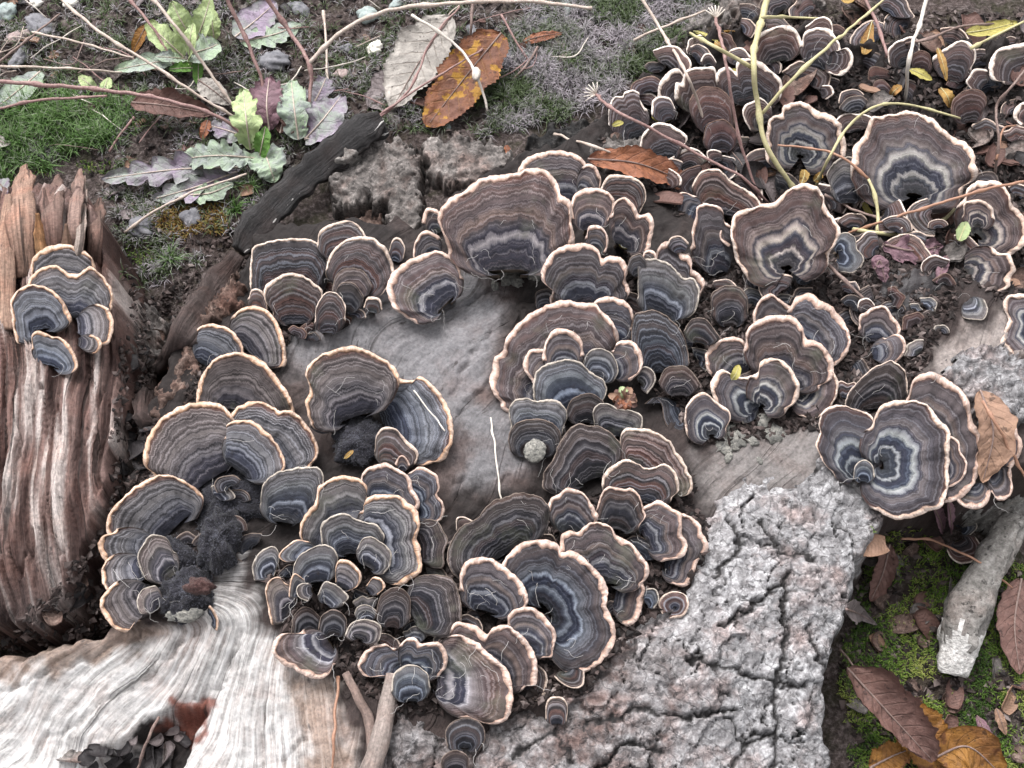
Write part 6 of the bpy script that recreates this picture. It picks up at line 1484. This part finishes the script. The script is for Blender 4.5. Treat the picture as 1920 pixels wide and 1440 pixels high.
# --- stems
ST = [('thick mauve dead stem reaching out over the grassy moss', 'stem_mauve', 6, [(-60, 150, .040), (60, 157, .038), (220, 172, .034), (330, 192, .028), (420, 225, .018), (488, 282, .004)]),
      ('forked lower mauve stem ending over the grassy moss', 'stem_mauve', 4, [(-60, 218, .028), (60, 190, .030), (130, 184, .032), (200, 180, .033)]),
      ('long tan dead stem slanting down to the lobed rosette', 'stem_tan', 4, [(95, -20, .045), (180, 55, .040), (280, 118, .032), (390, 190, .018), (450, 225, .008)]),
      ('pale straight dead stem leaning over the brown curled leaf', 'stem_tan', 4.5, [(262, -30, .050), (330, 50, .042), (380, 118, .026), (442, 205, .006)]),
      ('short dark mauve stem before the lime-green rosette', 'stem_mauve', 4, [(236, -10, .030), (285, 50, .024), (328, 124, .006)]),
      ('dusky mauve stem rising beyond the lobed rosette', 'stem_mauve', 5.5, [(415, -20, .046), (455, 60, .034), (488, 140, .020), (500, 205, .004)]),
      ('forked mauve stem standing in the lobed rosette', 'stem_mauve', 6, [(488, -20, .046), (540, 55, .034), (578, 115, .026), (582, 165, .018), (574, 248, .003)]),
      ('arching pale stem bowing over the top of the scene', 'stem_tan', 6, [(580, 118, .026), (640, 60, .034), (720, 22, .040), (860, 5, .044), (1000, 3, .044), (1110, 16, .040)]),
      ('thin upright tan stem behind the forked mauve stem', 'stem_tan', 3, [(606, 20, .018), (612, 90, .012), (616, 176, .002)]),
      ('brown curved stem behind the pale dead leaf', 'stem_brown', 4.5, [(886, -10, .020), (884, 40, .016), (882, 72, .010)]),
      ('whitish stalk with a swollen joint over the orange leaf', 'straw', 4, [(772, 28, .030), (820, 58, .030), (868, 98, .028), (893, 140, .024), (905, 170, .020), (914, 208, .010)]),
      ('thin mauve twig crossing the two big leaves', 'stem_mauve', 3, [(700, 224, .006), (780, 168, .018), (872, 112, .022), (905, 92, .020)]),
      ('slender mauve twig behind the thin crossing one', 'stem_mauve', 3.5, [(700, 232, .006), (770, 165, .016), (806, 80, .022), (862, 12, .024)]),
      ('short grey stem in the moss above the wedge of bark', 'stem_mauve', 3, [(940, 28, .012), (962, 68, .010), (990, 112, .003)]),
      ('low leaning grey twig in the star moss', 'stem_brown', 3.5, [(1008, 88, .008), (985, 125, .007), (958, 152, .003)]),
      ('thin tan stalk lying below the lobed rosette', 'stem_tan', 3.5, [(234, 436, .004), (290, 395, .010), (370, 358, .014), (462, 326, .014)]),
      ('brown stalk of the curled brown leaf', 'stem_mauve', 3.5, [(252, 220, .008), (228, 248, .006), (205, 284, .003)]),
      ('straight brown twig lying over the pebbles', 'stem_brown', 3, [(-10, 122, .012), (50, 75, .012), (112, 26, .008)]),
      ('pale low twig along the top of the grassy moss', 'stem_tan', 3, [(-10, 124, .010), (120, 128, .010), (230, 136, .006)]),
      ('thin pale twig above the low twig', 'stem_tan', 2.5, [(60, 60, .012), (150, 80, .020), (250, 108, .026)]),
      ('tan stem leaning from the star moss across the stacked brackets', 'stem_tan', 4, [(1198, -10, .040), (1245, 65, .036), (1285, 135, .028), (1312, 200, .018), (1334, 284, .004)]),
      ('upright mauve stem with a dry flower head crossing the stacked brackets', 'stem_mauve', 4, [(1342, 34, .046), (1360, 110, .040), (1380, 230, .028), (1402, 310, .014), (1428, 380, .004)]),
      ('long grey-mauve stem with a frayed head sloping over the rust leaf', 'stem_mauve', 4, [(1118, 178, .022), (1150, 205, .024), (1240, 252, .030), (1330, 300, .026), (1400, 340, .020), (1440, 380, .006)]),
      ('short pale twig pointing at the rust leaf', 'stem_tan', 3, [(1040, 252, .010), (1100, 270, .012), (1168, 294, .012)]),
      ('pale broken twig lying on the star moss', 'stem_tan', 4, [(1188, 76, .010), (1250, 48, .014), (1322, 20, .012)]),
      ('silver-grey stem standing before the dim white-capped bracket', 'straw', 5, [(1742, -20, .040), (1725, 45, .032), (1706, 100, .022), (1697, 188, .004)]),
      ('long rust-tan stem sloping over the cream-lipped fan', 'stem_rust', 4, [(1960, 334, .036), (1860, 352, .032), (1740, 388, .024), (1640, 420, .016), (1560, 448, .006)]),
      ('brown stem crossing under the rust-tan one', 'stem_brown', 3.5, [(1546, 365, .016), (1600, 392, .016), (1660, 412, .014), (1722, 424, .008)]),
      ('grey twig beside the mottled double bracket', 'stem_brown', 5, [(1538, 482, .010), (1575, 518, .012), (1622, 562, .008)]),
      ('bent dark stem behind the largest upper fan', 'stem_brown', 4, [(1866, 325, .004), (1872, 260, .018), (1868, 200, .026), (1895, 165, .030), (1930, 120, .030)]),
      ('rust side twig on the right of the bent dark stem', 'stem_rust', 3, [(1868, 300, .010), (1880, 245, .016), (1905, 235, .016)]),
      ('curved grey stem lying at the top right', 'stem_brown', 4, [(1660, 84, .006), (1730, 76, .014), (1800, 50, .018), (1862, 45, .016)]),
      ('slim mauve stem dropping through the golden leaflet', 'stem_mauve', 4, [(1618, -10, .034), (1645, 45, .030), (1660, 95, .016), (1662, 108, .008)]),
      ('pale straw pointing down at the big black fan', 'straw', 1.9, [(920, 783, .004), (930, 860, .010), (940, 930, .012), (957, 1022, .008)]),
      ('tan dry stem running down the bleached wood', 'stem_rust', 4, [(634, 1268, .006), (630, 1330, .005), (626, 1390, .004), (622, 1470, .002)]),
      ('thin pale straw lying on the right half of the double fan', 'straw', 1.4, [(776, 732, .012), (803, 768, .014), (834, 808, .016)]),
      ('rust stalk bowed over the moss to the branch stub', 'stem_rust', 3.2, [(1690, 1010, .012), (1740, 1012, .020), (1800, 1035, .026), (1850, 1062, .024), (1900, 1104, .012)]),
      ('tan stick lying along the tan dead leaf', 'stem_rust', 4.5, [(1842, 752, .022), (1870, 800, .022), (1925, 900, .018)]),
      ('grey stalk of the large brown leaf', 'stem_brown', 3, [(1575, 1218, .022), (1590, 1235, .026), (1604, 1256, .030)]),
      ('thin brown stalk rising from the hole in the bleached root', 'stem_brown', 4, [(298, 1345, .010), (280, 1380, .022), (258, 1440, .016), (250, 1470, .010)])]
for k, (lab, mt, r_, pts) in enumerate(ST):
    o = tube('dead_stem' if mt != 'straw' else 'dry_stalk', pts, r_ * 0.62 + 0.7, mt, lab, 'stem', None, None, 8, None, 0.18, (1.0, 0.75), k, 0.0006)
    if k == 10: lump('swollen_joint', 893, 140, 8, 14, 8, 'straw', parent=o, amp=0.2, seed=3, nu=14, nv=10, lift=0.023)
    if k in (21, 22):
        hx, hy, hl = (1342, 34, .046) if k == 21 else (1118, 178, .022)
        for j in range(7):
            a_ = -1.57 + (j - 3) * 0.28 if k == 21 else -2.5 + (j - 3) * 0.35
            tube('bract', [(hx, hy, hl), (hx + 12 * math.cos(a_), hy + 12 * math.sin(a_), hl + .003), (hx + 24 * math.cos(a_ * 1.03), hy + 24 * math.sin(a_ * 1.03), hl + .003)], 1.6, 'straw', parent=o, nseg=5, n=8, seed=j)

# --- yellow vine at the right, with its branches
vn = empty('yellow_vine', at(1485, 352)); tag(vn, 'upright yellow-green weed stem with slanting branches among the upper brackets', 'stem')
for nm, r_, pts in [('main_stem', 7.5, [(1445, -30, .055), (1430, 30, .050), (1412, 110, .040), (1420, 190, .032), (1440, 280, .018), (1490, 355, .002)]),
                    ('branch', 4.5, [(1428, 214, .032), (1470, 165, .038), (1540, 98, .044), (1600, 48, .048), (1668, -10, .050)]),
                    ('branch', 4.5, [(1430, 32, .050), (1480, 32, .050), (1545, 35, .046)]),
                    ('branch', 5, [(1412, 128, .038), (1370, 104, .040), (1330, 82, .042), (1294, 62, .042)])]:
    tube(nm, pts, r_ * 0.78, 'stem_yellow', parent=vn, nseg=10, seed=len(nm), kink=0.0005)
va = empty('yellow_runner', at(1690, 436)); tag(va, 'bent yellow runner lying in front of the largest upper fan', 'stem')
for nm, r_, pts in [('runner', 6.5, [(1600, 430, .006), (1645, 437, .008), (1700, 438, .008), (1750, 425, .009), (1790, 392, .008)]), ('branch', 6, [(1645, 434, .008), (1646, 400, .016), (1640, 365, .020), (1628, 335, .022)]), ('branch', 4, [(1628, 335, .022), (1580, 295, .026), (1530, 280, .026), (1458, 272, .020)])]:
    tube(nm, pts, r_ * 0.7, 'stem_yellow' if r_ > 4 else 'stem_rust', parent=va, nseg=10, seed=int(r_), kink=0.0005)
tube('yellow_runner', [(1530, 348, .006), (1555, 295, .022), (1590, 238, .030), (1640, 200, .032), (1700, 196, .030), (1780, 216, .022), (1800, 222, .016)], 3.2, 'stem_yellow', 'arched yellow runner looping over to the far litter', 'stem', n=60)
tube('yellow_runner', [(1822, 90, .024), (1860, 70, .026), (1925, 38, .026)], 4.0, 'stem_yellow', 'short yellow stalk on the frilled dark bracket', 'stem')

rs_ = np.random.default_rng(303)
k = 0
while k < 34:
    x, y = rs_.uniform(10, 1240), rs_.uniform(8, 330)
    if poly_sd(np.array([x]), np.array([y]), [(-60, -80), (1400, -80), (1240, 60), (1060, 215), (780, 240), (640, 235), (470, 400), (240, 440), (160, 290), (-60, 300)])[0] < 5: continue
    a_ = rs_.uniform(-0.9, 0.9) + (math.pi if rs_.random() < 0.5 else 0); l_ = rs_.uniform(35, 120); bnd = rs_.normal(0, 10)
    mt = ['stem_tan', 'stem_brown', 'stem_mauve', 'straw'][int(rs_.integers(0, 4))]
    adj = {'stem_tan': 'tan', 'stem_brown': 'brown', 'stem_mauve': 'mauve', 'straw': 'whitish'}[mt]
    tube('dry_straw', [(x, y, .003), (x + l_ / 2 * math.cos(a_) - bnd * math.sin(a_), y + l_ / 2 * math.sin(a_) + bnd * math.cos(a_), .008), (x + l_ * math.cos(a_), y + l_ * math.sin(a_), .004)], rs_.uniform(0.9, 1.7), mt,
         adj + ' thread of dry straw lying in the moss behind the stump', 'straw', 'dry straws in the moss behind the stump', nseg=5, seed=k, kink=0.0006)
    k += 1
# ------------------------------------------------------------ pebbles, chips, moss, litter, fibres
SN = [(690, 30, 20, 16, 'teal', 'pale teal stone under the arching stem'), (745, 8, 14, 10, 'teal', 'small teal stone at the foot of the arching stem'), (135, 4, 16, 14, 'white', 'white chip of stone among the pebbles'), (68, 6, 10, 12, 'white', 'small white stone chip near the tan stem'),
      (75, 52, 34, 20, 'grey', 'flat grey stone by the straight brown twig'), (12, 24, 20, 18, 'teal', 'blue-grey stone in the far gravel'), (36, 70, 26, 12, 'pink', 'pinkish stone beside the flat grey stone'), (40, 108, 34, 12, 'grey', 'low grey stone above the grassy moss'),
      (1064, 8, 28, 12, 'teal', 'light teal stone past the arching stem tip'), (1026, 40, 15, 13, 'grey', 'round grey pebble in the star moss'), (950, 112, 14, 22, 'grey', 'upright grey stone right of the orange leaf'), (984, 108, 10, 10, 'teal', 'little teal pebble in the star moss'),
      (703, 92, 17, 13, 'white', 'bright white stone left of the pale dead leaf'), (515, 118, 20, 30, 'grey', 'dark pointed stone beyond the forked mauve stem'), (360, 412, 20, 20, 'grey', 'flat slate-grey stone in the rust moss'), (1062, 262, 12, 14, 'teal', 'teal stone under the short pale twig'),
      (650, 92, 12, 10, 'grey', 'blue-grey pebble near the white stone'), (1055, 110, 12, 8, 'pink', 'pink pebble in the star moss'), (840, 240, 7, 6, 'teal', 'tiny teal pebble on the wedge of bark'), (885, 60, 16, 10, 'grey', 'grey pebble behind the orange leaf'),
      (560, 20, 24, 14, 'grey', 'grey stone between the mauve stems'), (640, 140, 14, 10, 'pink', 'pinkish pebble left of the grey-mauve leaf'), (160, 210, 12, 9, 'pink', 'pale pink pebble by the grassy moss'), (265, 430, 20, 26, 'grey', 'dark slanting stone above the brown bark strip')]
for k, (x, y, rx, ry, mt, lab) in enumerate(SN):
    lump('stone', x, y, rx, ry, min(rx, ry) * 0.8, 'stone_' + mt, lab, 'stone', None, None, 0.30, 60 + k, 0.25, 26, 16, 0.0, 0.6 * k, 1.5, 0.8)

# fragments of bark and leaf in the litter: one mesh each of a few kinds, copied
rg = np.random.default_rng(77)
def chip_proto(k):
    L_, W_ = (0.013, 0.0042) if k == 0 else ((0.008, 0.005) if k == 1 else (0.011, 0.0028))
    n, m = 9, 5
    t = np.linspace(0, 1, n); v = np.linspace(-1, 1, m)
    w_ = np.sin(np.pi * (0.08 + 0.84 * t)) ** (0.5 if k else 0.3)
    x = (t[:, None] - 0.5) * L_ + 0 * v; y = v[None] * W_ * w_[:, None]
    z = 0.0012 * np.sin(t[:, None] * 3 + k) + 0.35 * W_ * np.abs(v[None]) ** 1.6 * (1 if k != 2 else -0.5) + 0.0006 * fbm(t[:, None] * 4, v[None] * 2 + k, 801, 2)
    V = np.stack([x, y, z], -1).reshape(-1, 3); V2 = V - [0, 0, 0.0007]
    q = grid_faces(n, m); nn = n * m
    ring = np.r_[np.arange(m), np.arange(1, n) * m + m - 1, (n - 1) * m + np.arange(m - 2, -1, -1), np.arange(n - 2, 0, -1) * m]; r2 = np.roll(ring, -1)
    me = mk_mesh('wood_chip', np.vstack([V, V2]), np.concatenate([q, q[:, ::-1] + nn, np.stack([ring, ring + nn, r2 + nn, r2], 1)]), None, True,
                 {'depth': np.zeros(2 * nn), 'lu': np.tile(np.repeat(t, m), 2), 'lv': np.tile(np.tile(v, n), 2)}, None, (0, 0, 0))
    d = me.data; bpy.data.objects.remove(me)
    return d
CH = []
CHN = {M['brown_bark'].name: 'reddish bark', M['leaf_brown'].name: 'brown leaf', M['leaf_dark'].name: 'blackish leaf', M['chunk'].name: 'grey bark', M['leaf_tan'].name: 'tan leaf', M['leaf_mauve'].name: 'grey leaf'}
for k in range(3):
    base_ = chip_proto(k)
    for mt in ('brown_bark', 'leaf_brown', 'leaf_dark', 'chunk', 'leaf_tan', 'leaf_mauve'):
        d = base_.copy(); d.materials.append(M[mt]); CH.append(d)
from mathutils import Euler
def scatter_chips(poly, n, label, group, sc=(0.8, 1.8), kinds=None, free=True):
    P = np.array(poly); c = 0; tries = 0
    while c < n and tries < n * 30:
        tries += 1
        x = rg.uniform(P[:, 0].min(), P[:, 0].max()); y = rg.uniform(P[:, 1].min(), P[:, 1].max())
        if poly_sd(np.array([x]), np.array([y]), poly)[0] < 0: continue
        if free and 0 <= y < 1470 and 0 <= x < 1950 and ZB[int(y / 4), int(x / 4)] < 8: continue
        p = hit(x, y)
        o = bpy.data.objects.new('wood_chip', CH[int(rg.integers(0, len(CH)) if kinds is None else rg.choice(kinds))])
        COL.objects.link(o)
        o.location = p + np.array([0, 0, 0.0012]); o.rotation_euler = Euler((rg.normal(0, 0.35), rg.normal(0, 0.35), rg.uniform(0, 6.28)))
        s_ = rg.uniform(*sc); o.scale = (s_, s_, s_)
        tag(o, CHN[o.data.materials[0].name] + ' ' + label, 'litter', group); c += 1
scatter_chips(UPPER_R, 150, 'flake in the dark litter among the upper brackets', 'flakes in the litter among the upper brackets')
scatter_chips([(1600, 980), (1930, 1000), (1930, 1450), (1600, 1440), (1580, 1250), (1640, 1100)], 34, 'flake on the moss at the foot of the bark', 'flakes on the moss at the foot of the bark', (0.6, 1.2), [0, 1, 3, 4, 6, 9, 12])
scatter_chips([(0, 0), (1300, 0), (1150, 180), (950, 240), (700, 230), (450, 400), (230, 440), (200, 300), (0, 280)], 90, 'scrap lying in the moss behind the stump', 'dry scraps in the moss behind the stump', (0.5, 1.0))
scatter_chips([(230, 600), (330, 560), (300, 760), (250, 1120), (60, 1190), (215, 960)], 26, 'flake lying in the hollow beside the slab', 'dark flakes in the hollow beside the slab', (0.5, 1.0), [2, 3, 0, 8])
scatter_chips([(80, 1440), (220, 1395), (300, 1350), (355, 1380), (330, 1440)], 22, 'scrap inside the hole of the bleached root', 'dark scraps in the root hole', (0.4, 0.9), [2, 3, 5, 8])

def region_pts(poly, n, seed, dens=None):
    r = np.random.default_rng(seed); P = np.array(poly, float)
    x = r.uniform(P[:, 0].min(), P[:, 0].max(), n * 4); y = r.uniform(P[:, 1].min(), P[:, 1].max(), n * 4)
    k = poly_sd(x, y, poly) + 14 * fbm(x / 40, y / 40, seed, 2) > 0
    if dens is not None: k &= r.random(n * 4) < dens(x, y)
    x, y = x[k][:n], y[k][:n]
    # place on the ground or stump beneath: iterate height
    z = np.full(x.shape, 0.01)
    for _ in range(14):
        d = rays(x, y); t = (z - CAM[2]) / d[:, 2]
        q = CAM + d * t[:, None]; z = 0.5 * z + 0.5 * surf(q[:, 0], q[:, 1])
    return q, r
def blades(name, base, r, ln, wid, lean, mat, cols, kind='stuff', curve=0.5, label=None, cat=None):
    n = len(base)
    az = r.uniform(0, 6.28, n); le = lean * r.uniform(0.3, 1.3, n); l = ln * r.uniform(0.5, 1.3, n)
    dr = np.stack([np.cos(az), np.sin(az), 0 * az], 1); up = np.array([0, 0, 1.0])
    p0 = base - up * 0.0005
    p1 = base + up * (l * 0.55 * np.cos(le))[:, None] + dr * (l * 0.55 * np.sin(le))[:, None]
    p2 = base + up * (l * np.cos(le * (1 + curve)))[:, None] + dr * (l * np.sin(le * (1 + curve)))[:, None]
    sd = np.stack([-np.sin(az), np.cos(az), 0 * az], 1) * wid
    V = np.stack([p0 - sd, p0 + sd, p1 - sd * 0.8, p1 + sd * 0.8, p2], 1).reshape(-1, 3)
    k = np.arange(n)[:, None] * 5
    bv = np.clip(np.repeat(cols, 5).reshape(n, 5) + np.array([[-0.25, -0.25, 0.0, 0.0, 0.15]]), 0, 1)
    o = mk_mesh(name, V, [k + np.array([[0, 1, 3, 2]]), k + np.array([[2, 3, 4]])], M[mat], False, {'bv': bv.ravel()}, None, (0, 0, 0))
    tag(o, label, cat, None, kind)
    return o
def tufts(pts, r, per, spread):
    n = len(pts)
    c = np.repeat(pts, per, 0) + r.normal(0, spread, (n * per, 3)) * [1, 1, 0]
    return c
BACK = [(-60, -80), (1400, -80), (1290, 40), (1180, 130), (1060, 225), (950, 250), (780, 245), (640, 240), (470, 420), (330, 520), (240, 560), (215, 400), (160, 300), (-60, 300)]
q, r = region_pts([(-60, 175), (120, 190), (250, 195), (262, 250), (150, 285), (90, 320), (0, 350), (-60, 340)], 3600, 901, lambda x, y: 0.35 + 0.65 * sstep(-0.3, 0.2, fbm(x / 45, y / 35, 955, 2)))
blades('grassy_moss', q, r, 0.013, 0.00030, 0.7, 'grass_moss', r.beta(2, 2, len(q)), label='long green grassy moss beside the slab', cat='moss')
q, r = region_pts([(880, 170), (960, 60), (1100, -60), (1420, -70), (1250, 110), (1140, 190), (1030, 240), (930, 240)], 1000, 903)
blades('star_moss', tufts(q, r, 14, 0.0005), r, 0.0085, 0.00030, 0.85, 'star_moss', np.clip(np.repeat(0.2 + 0.8 * np.clip(fbm(q[:, 0] * 30, q[:, 1] * 30, 5, 2) + 0.45, 0, 1), 14) + r.normal(0, 0.12, len(q) * 14), 0, 1), label='lilac and green star moss spreading behind the stump', cat='moss')
q, r = region_pts(BACK, 2600, 905, lambda x, y: np.clip(0.15 + 0.85 * sstep(-0.25, 0.35, fbm(x / 110, y / 90, 907, 2)), 0, 1))
blades('star_moss', tufts(q, r, 11, 0.0006), r, 0.0066, 0.00028, 0.95, 'star_moss', np.clip(np.repeat(r.beta(1.6, 1.6, len(q)), 11) + r.normal(0, 0.1, len(q) * 11), 0, 1), label='sparse dull star moss over the soil behind the weeds', cat='moss')
FAR = [(-700, -420), (2500, -420), (2600, 500), (2150, 500), (2080, 20), (1400, -60), (-60, -70), (-60, 420), (-700, 420)]
q, r = region_pts(FAR, 2600, 906, lambda x, y: np.clip(0.15 + 0.85 * sstep(-0.25, 0.35, fbm(x / 110, y / 90, 907, 2)), 0, 1))
blades('star_moss', tufts(q, r, 8, 0.0008), r, 0.0070, 0.00032, 0.95, 'star_moss', np.clip(np.repeat(r.beta(1.6, 1.6, len(q)), 8) + r.normal(0, 0.1, len(q) * 8), 0, 1), label='thin star moss on the open soil farther from the stump', cat='moss')
q, r = region_pts([(285, 395), (330, 380), (430, 378), (425, 430), (360, 450), (300, 450)], 1500, 909)
blades('rust_moss', q, r, 0.0032, 0.00028, 0.8, 'rust_moss', r.random(len(q)), label='rust and olive moss cushion beside the slate-grey stone', cat='moss')
GREEN = [(1640, 1000), (1700, 985), (1780, 1040), (1930, 1060), (2250, 1000), (2250, 1480), (1600, 1480), (1572, 1240), (1600, 1150)]
q, r = region_pts(GREEN, 30000, 911, lambda x, y: sstep(-0.55, -0.1, fbm(x / 60, y / 60, 913, 3)))
blades('cushion_moss', q, r, 0.0030, 0.00026, 0.75, 'cushion_moss', np.clip(0.5 + 0.5 * fbm(q[:, 0] * 40, q[:, 1] * 40, 7, 2) + r.normal(0, 0.15, len(q)), 0, 1), label='bright green cushion moss at the foot of the bark', cat='moss')
q, r = region_pts([(-20, 320), (210, 330), (230, 470), (260, 540), (330, 500), (300, 440), (210, 300)], 1600, 915, lambda x, y: sstep(-0.1, 0.3, fbm(x / 50, y / 50, 917, 2)))
blades('cushion_moss', q, r, 0.0028, 0.00026, 0.75, 'cushion_moss', r.beta(1.5, 2.5, len(q)), label='thin olive moss in the crevice behind the slab', cat='moss')
for k, (x, y, lab) in enumerate([(322, 492, 'small green grass tuft in the crevice above the hollow'), (470, 352, 'spiky green tuft under the lobed rosette'), (440, 395, 'thin spiky tuft at the black bark strip')]):
    c = hit(x, y); rr_ = np.random.default_rng(920 + k)
    o = blades('grass_tuft', np.repeat(c[None], 60, 0) + rr_.normal(0, 0.0012, (60, 3)) * [1, 1, 0], rr_, 0.011, 0.00026, 0.95, 'grass_moss', rr_.random(60), kind=None, label=lab, cat='grass tuft')
    if 'kind' in o: del o['kind']

def crumbs(name, q, r, sz, label, mat='chip'):
    n = len(q); az = r.uniform(0, 6.28, n); s1 = sz * r.uniform(0.3, 1.4, n); s2 = s1 * r.uniform(0.25, 0.8, n); hh = s1 * r.uniform(0.15, 0.5, n)
    a_ = np.stack([np.cos(az), np.sin(az), r.normal(0, 0.35, n)], 1); b__ = np.stack([-np.sin(az), np.cos(az), r.normal(0, 0.35, n)], 1)
    A1, B1 = a_ * s1[:, None], b__ * s2[:, None]; H = np.array([0, 0, 1.0]) * hh[:, None]
    j = lambda: r.normal(0, 0.18, (n, 1))
    V = np.stack([q - A1 * (1 + j()), q - B1 * (1 + j()), q + A1 * (1 + j()), q + B1 * (1 + j()), q + H + A1 * 0.3 * j(), q + H + A1 * 0.5 + B1 * 0.2], 1).reshape(-1, 3)
    k = np.arange(n)[:, None] * 6
    T_ = np.concatenate([k + np.array([[0, 1, 4]]), k + np.array([[1, 2, 5]]), k + np.array([[2, 3, 5]]), k + np.array([[3, 0, 4]]), k + np.array([[1, 5, 4]]), k + np.array([[3, 4, 5]])])
    o = mk_mesh(name, V, T_, M[mat], False, {'bv': np.repeat(r.beta(1.5, 2.6, n), 6)}, None, (0, 0, 0))
    tag(o, label, 'litter', None, 'stuff')
q, r = region_pts(BACK, 6000, 931); crumbs('soil_crumbs', q + [0, 0, 0.0004], r, 0.0022, 'soil crumbs and grit behind the stump')
q, r = region_pts(UPPER_R, 9000, 933); crumbs('litter_crumbs', q + [0, 0, 0.0006], r, 0.0022, 'dark crumbs of rotten wood among the upper brackets')
q, r = region_pts(GREEN, 2600, 935); crumbs('litter_crumbs', q + [0, 0, 0.0006], r, 0.0022, 'wood crumbs between the moss cushions')
q, r = region_pts([(225, 600), (460, 440), (760, 420), (700, 560), (420, 700), (330, 900), (240, 1180), (-40, 1230), (60, 1150), (210, 980)], 4200, 937); crumbs('litter_crumbs', q + [0, 0, 0.0006], r, 0.0018, 'dark crumbs in the hollow and under the striped brackets')
q, r = region_pts([(480, 1050), (800, 1030), (1290, 880), (1330, 1040), (1100, 1290), (960, 1340), (760, 1340), (560, 1230)], 5200, 939); crumbs('litter_crumbs', q + [0, 0, 0.0008], r, 0.0020, 'dark crumbs under the lower brackets')
q, r = region_pts([(1160, 460), (1420, 500), (1680, 480), (1800, 560), (1700, 740), (1560, 800), (1320, 840), (1180, 680)], 5200, 941); crumbs('litter_crumbs', q + [0, 0, 0.0008], r, 0.0020, 'dark crumbs between the middle and right brackets')

# fine pale fibres snagged on the caps
rf = np.random.default_rng(91); VV = []; FF = []; off = 0
wts = np.array([b_[1] ** 1.6 * (1.6 if b_[2] in ('gr', 'dk', 'br', 'br2') else 0.6) for b_ in BTOP]); wts /= wts.sum()
for k in range(420):
    pts, md, sty = BTOP[int(rf.choice(len(BTOP), p=wts))]
    p = pts[int(rf.integers(0, len(pts)))]
    n = 14; s_ = np.linspace(0, 1, n); L_ = rf.uniform(0.003, 0.013)
    hd = rf.uniform(0, 6.28) + np.cumsum(rf.normal(0, 0.33, n)) + rf.normal(0, 1.2) * s_
    st_ = L_ / n * np.stack([np.cos(hd), np.sin(hd)], 1)
    xy = np.cumsum(st_, 0)
    rt = np.array([1.0, 0, 0]); up_ = np.cross(MDIR, rt)
    C = p + xy[:, :1] * rt + xy[:, 1:] * up_ + MDIR * (0.0008 + 0.0014 * np.sin(s_ * 3.1) * rf.uniform(0.3, 1.6))[:, None]
    V, Fc, *_r = loft(C, np.full(n, rf.uniform(0.00004, 0.00008)), 4)
    VV.append(V); FF.append((Fc[0] + off, Fc[1] + off)); off += len(V)
o = mk_mesh('fine_fibres', np.vstack(VV), [np.concatenate([f[0] for f in FF]), np.concatenate([f[1] for f in FF])], M['fibre'], False, None, None, (0, 0, 0))
tag(o, 'fine pale fibres snagged on the bracket caps', 'fibres', None, 'stuff')
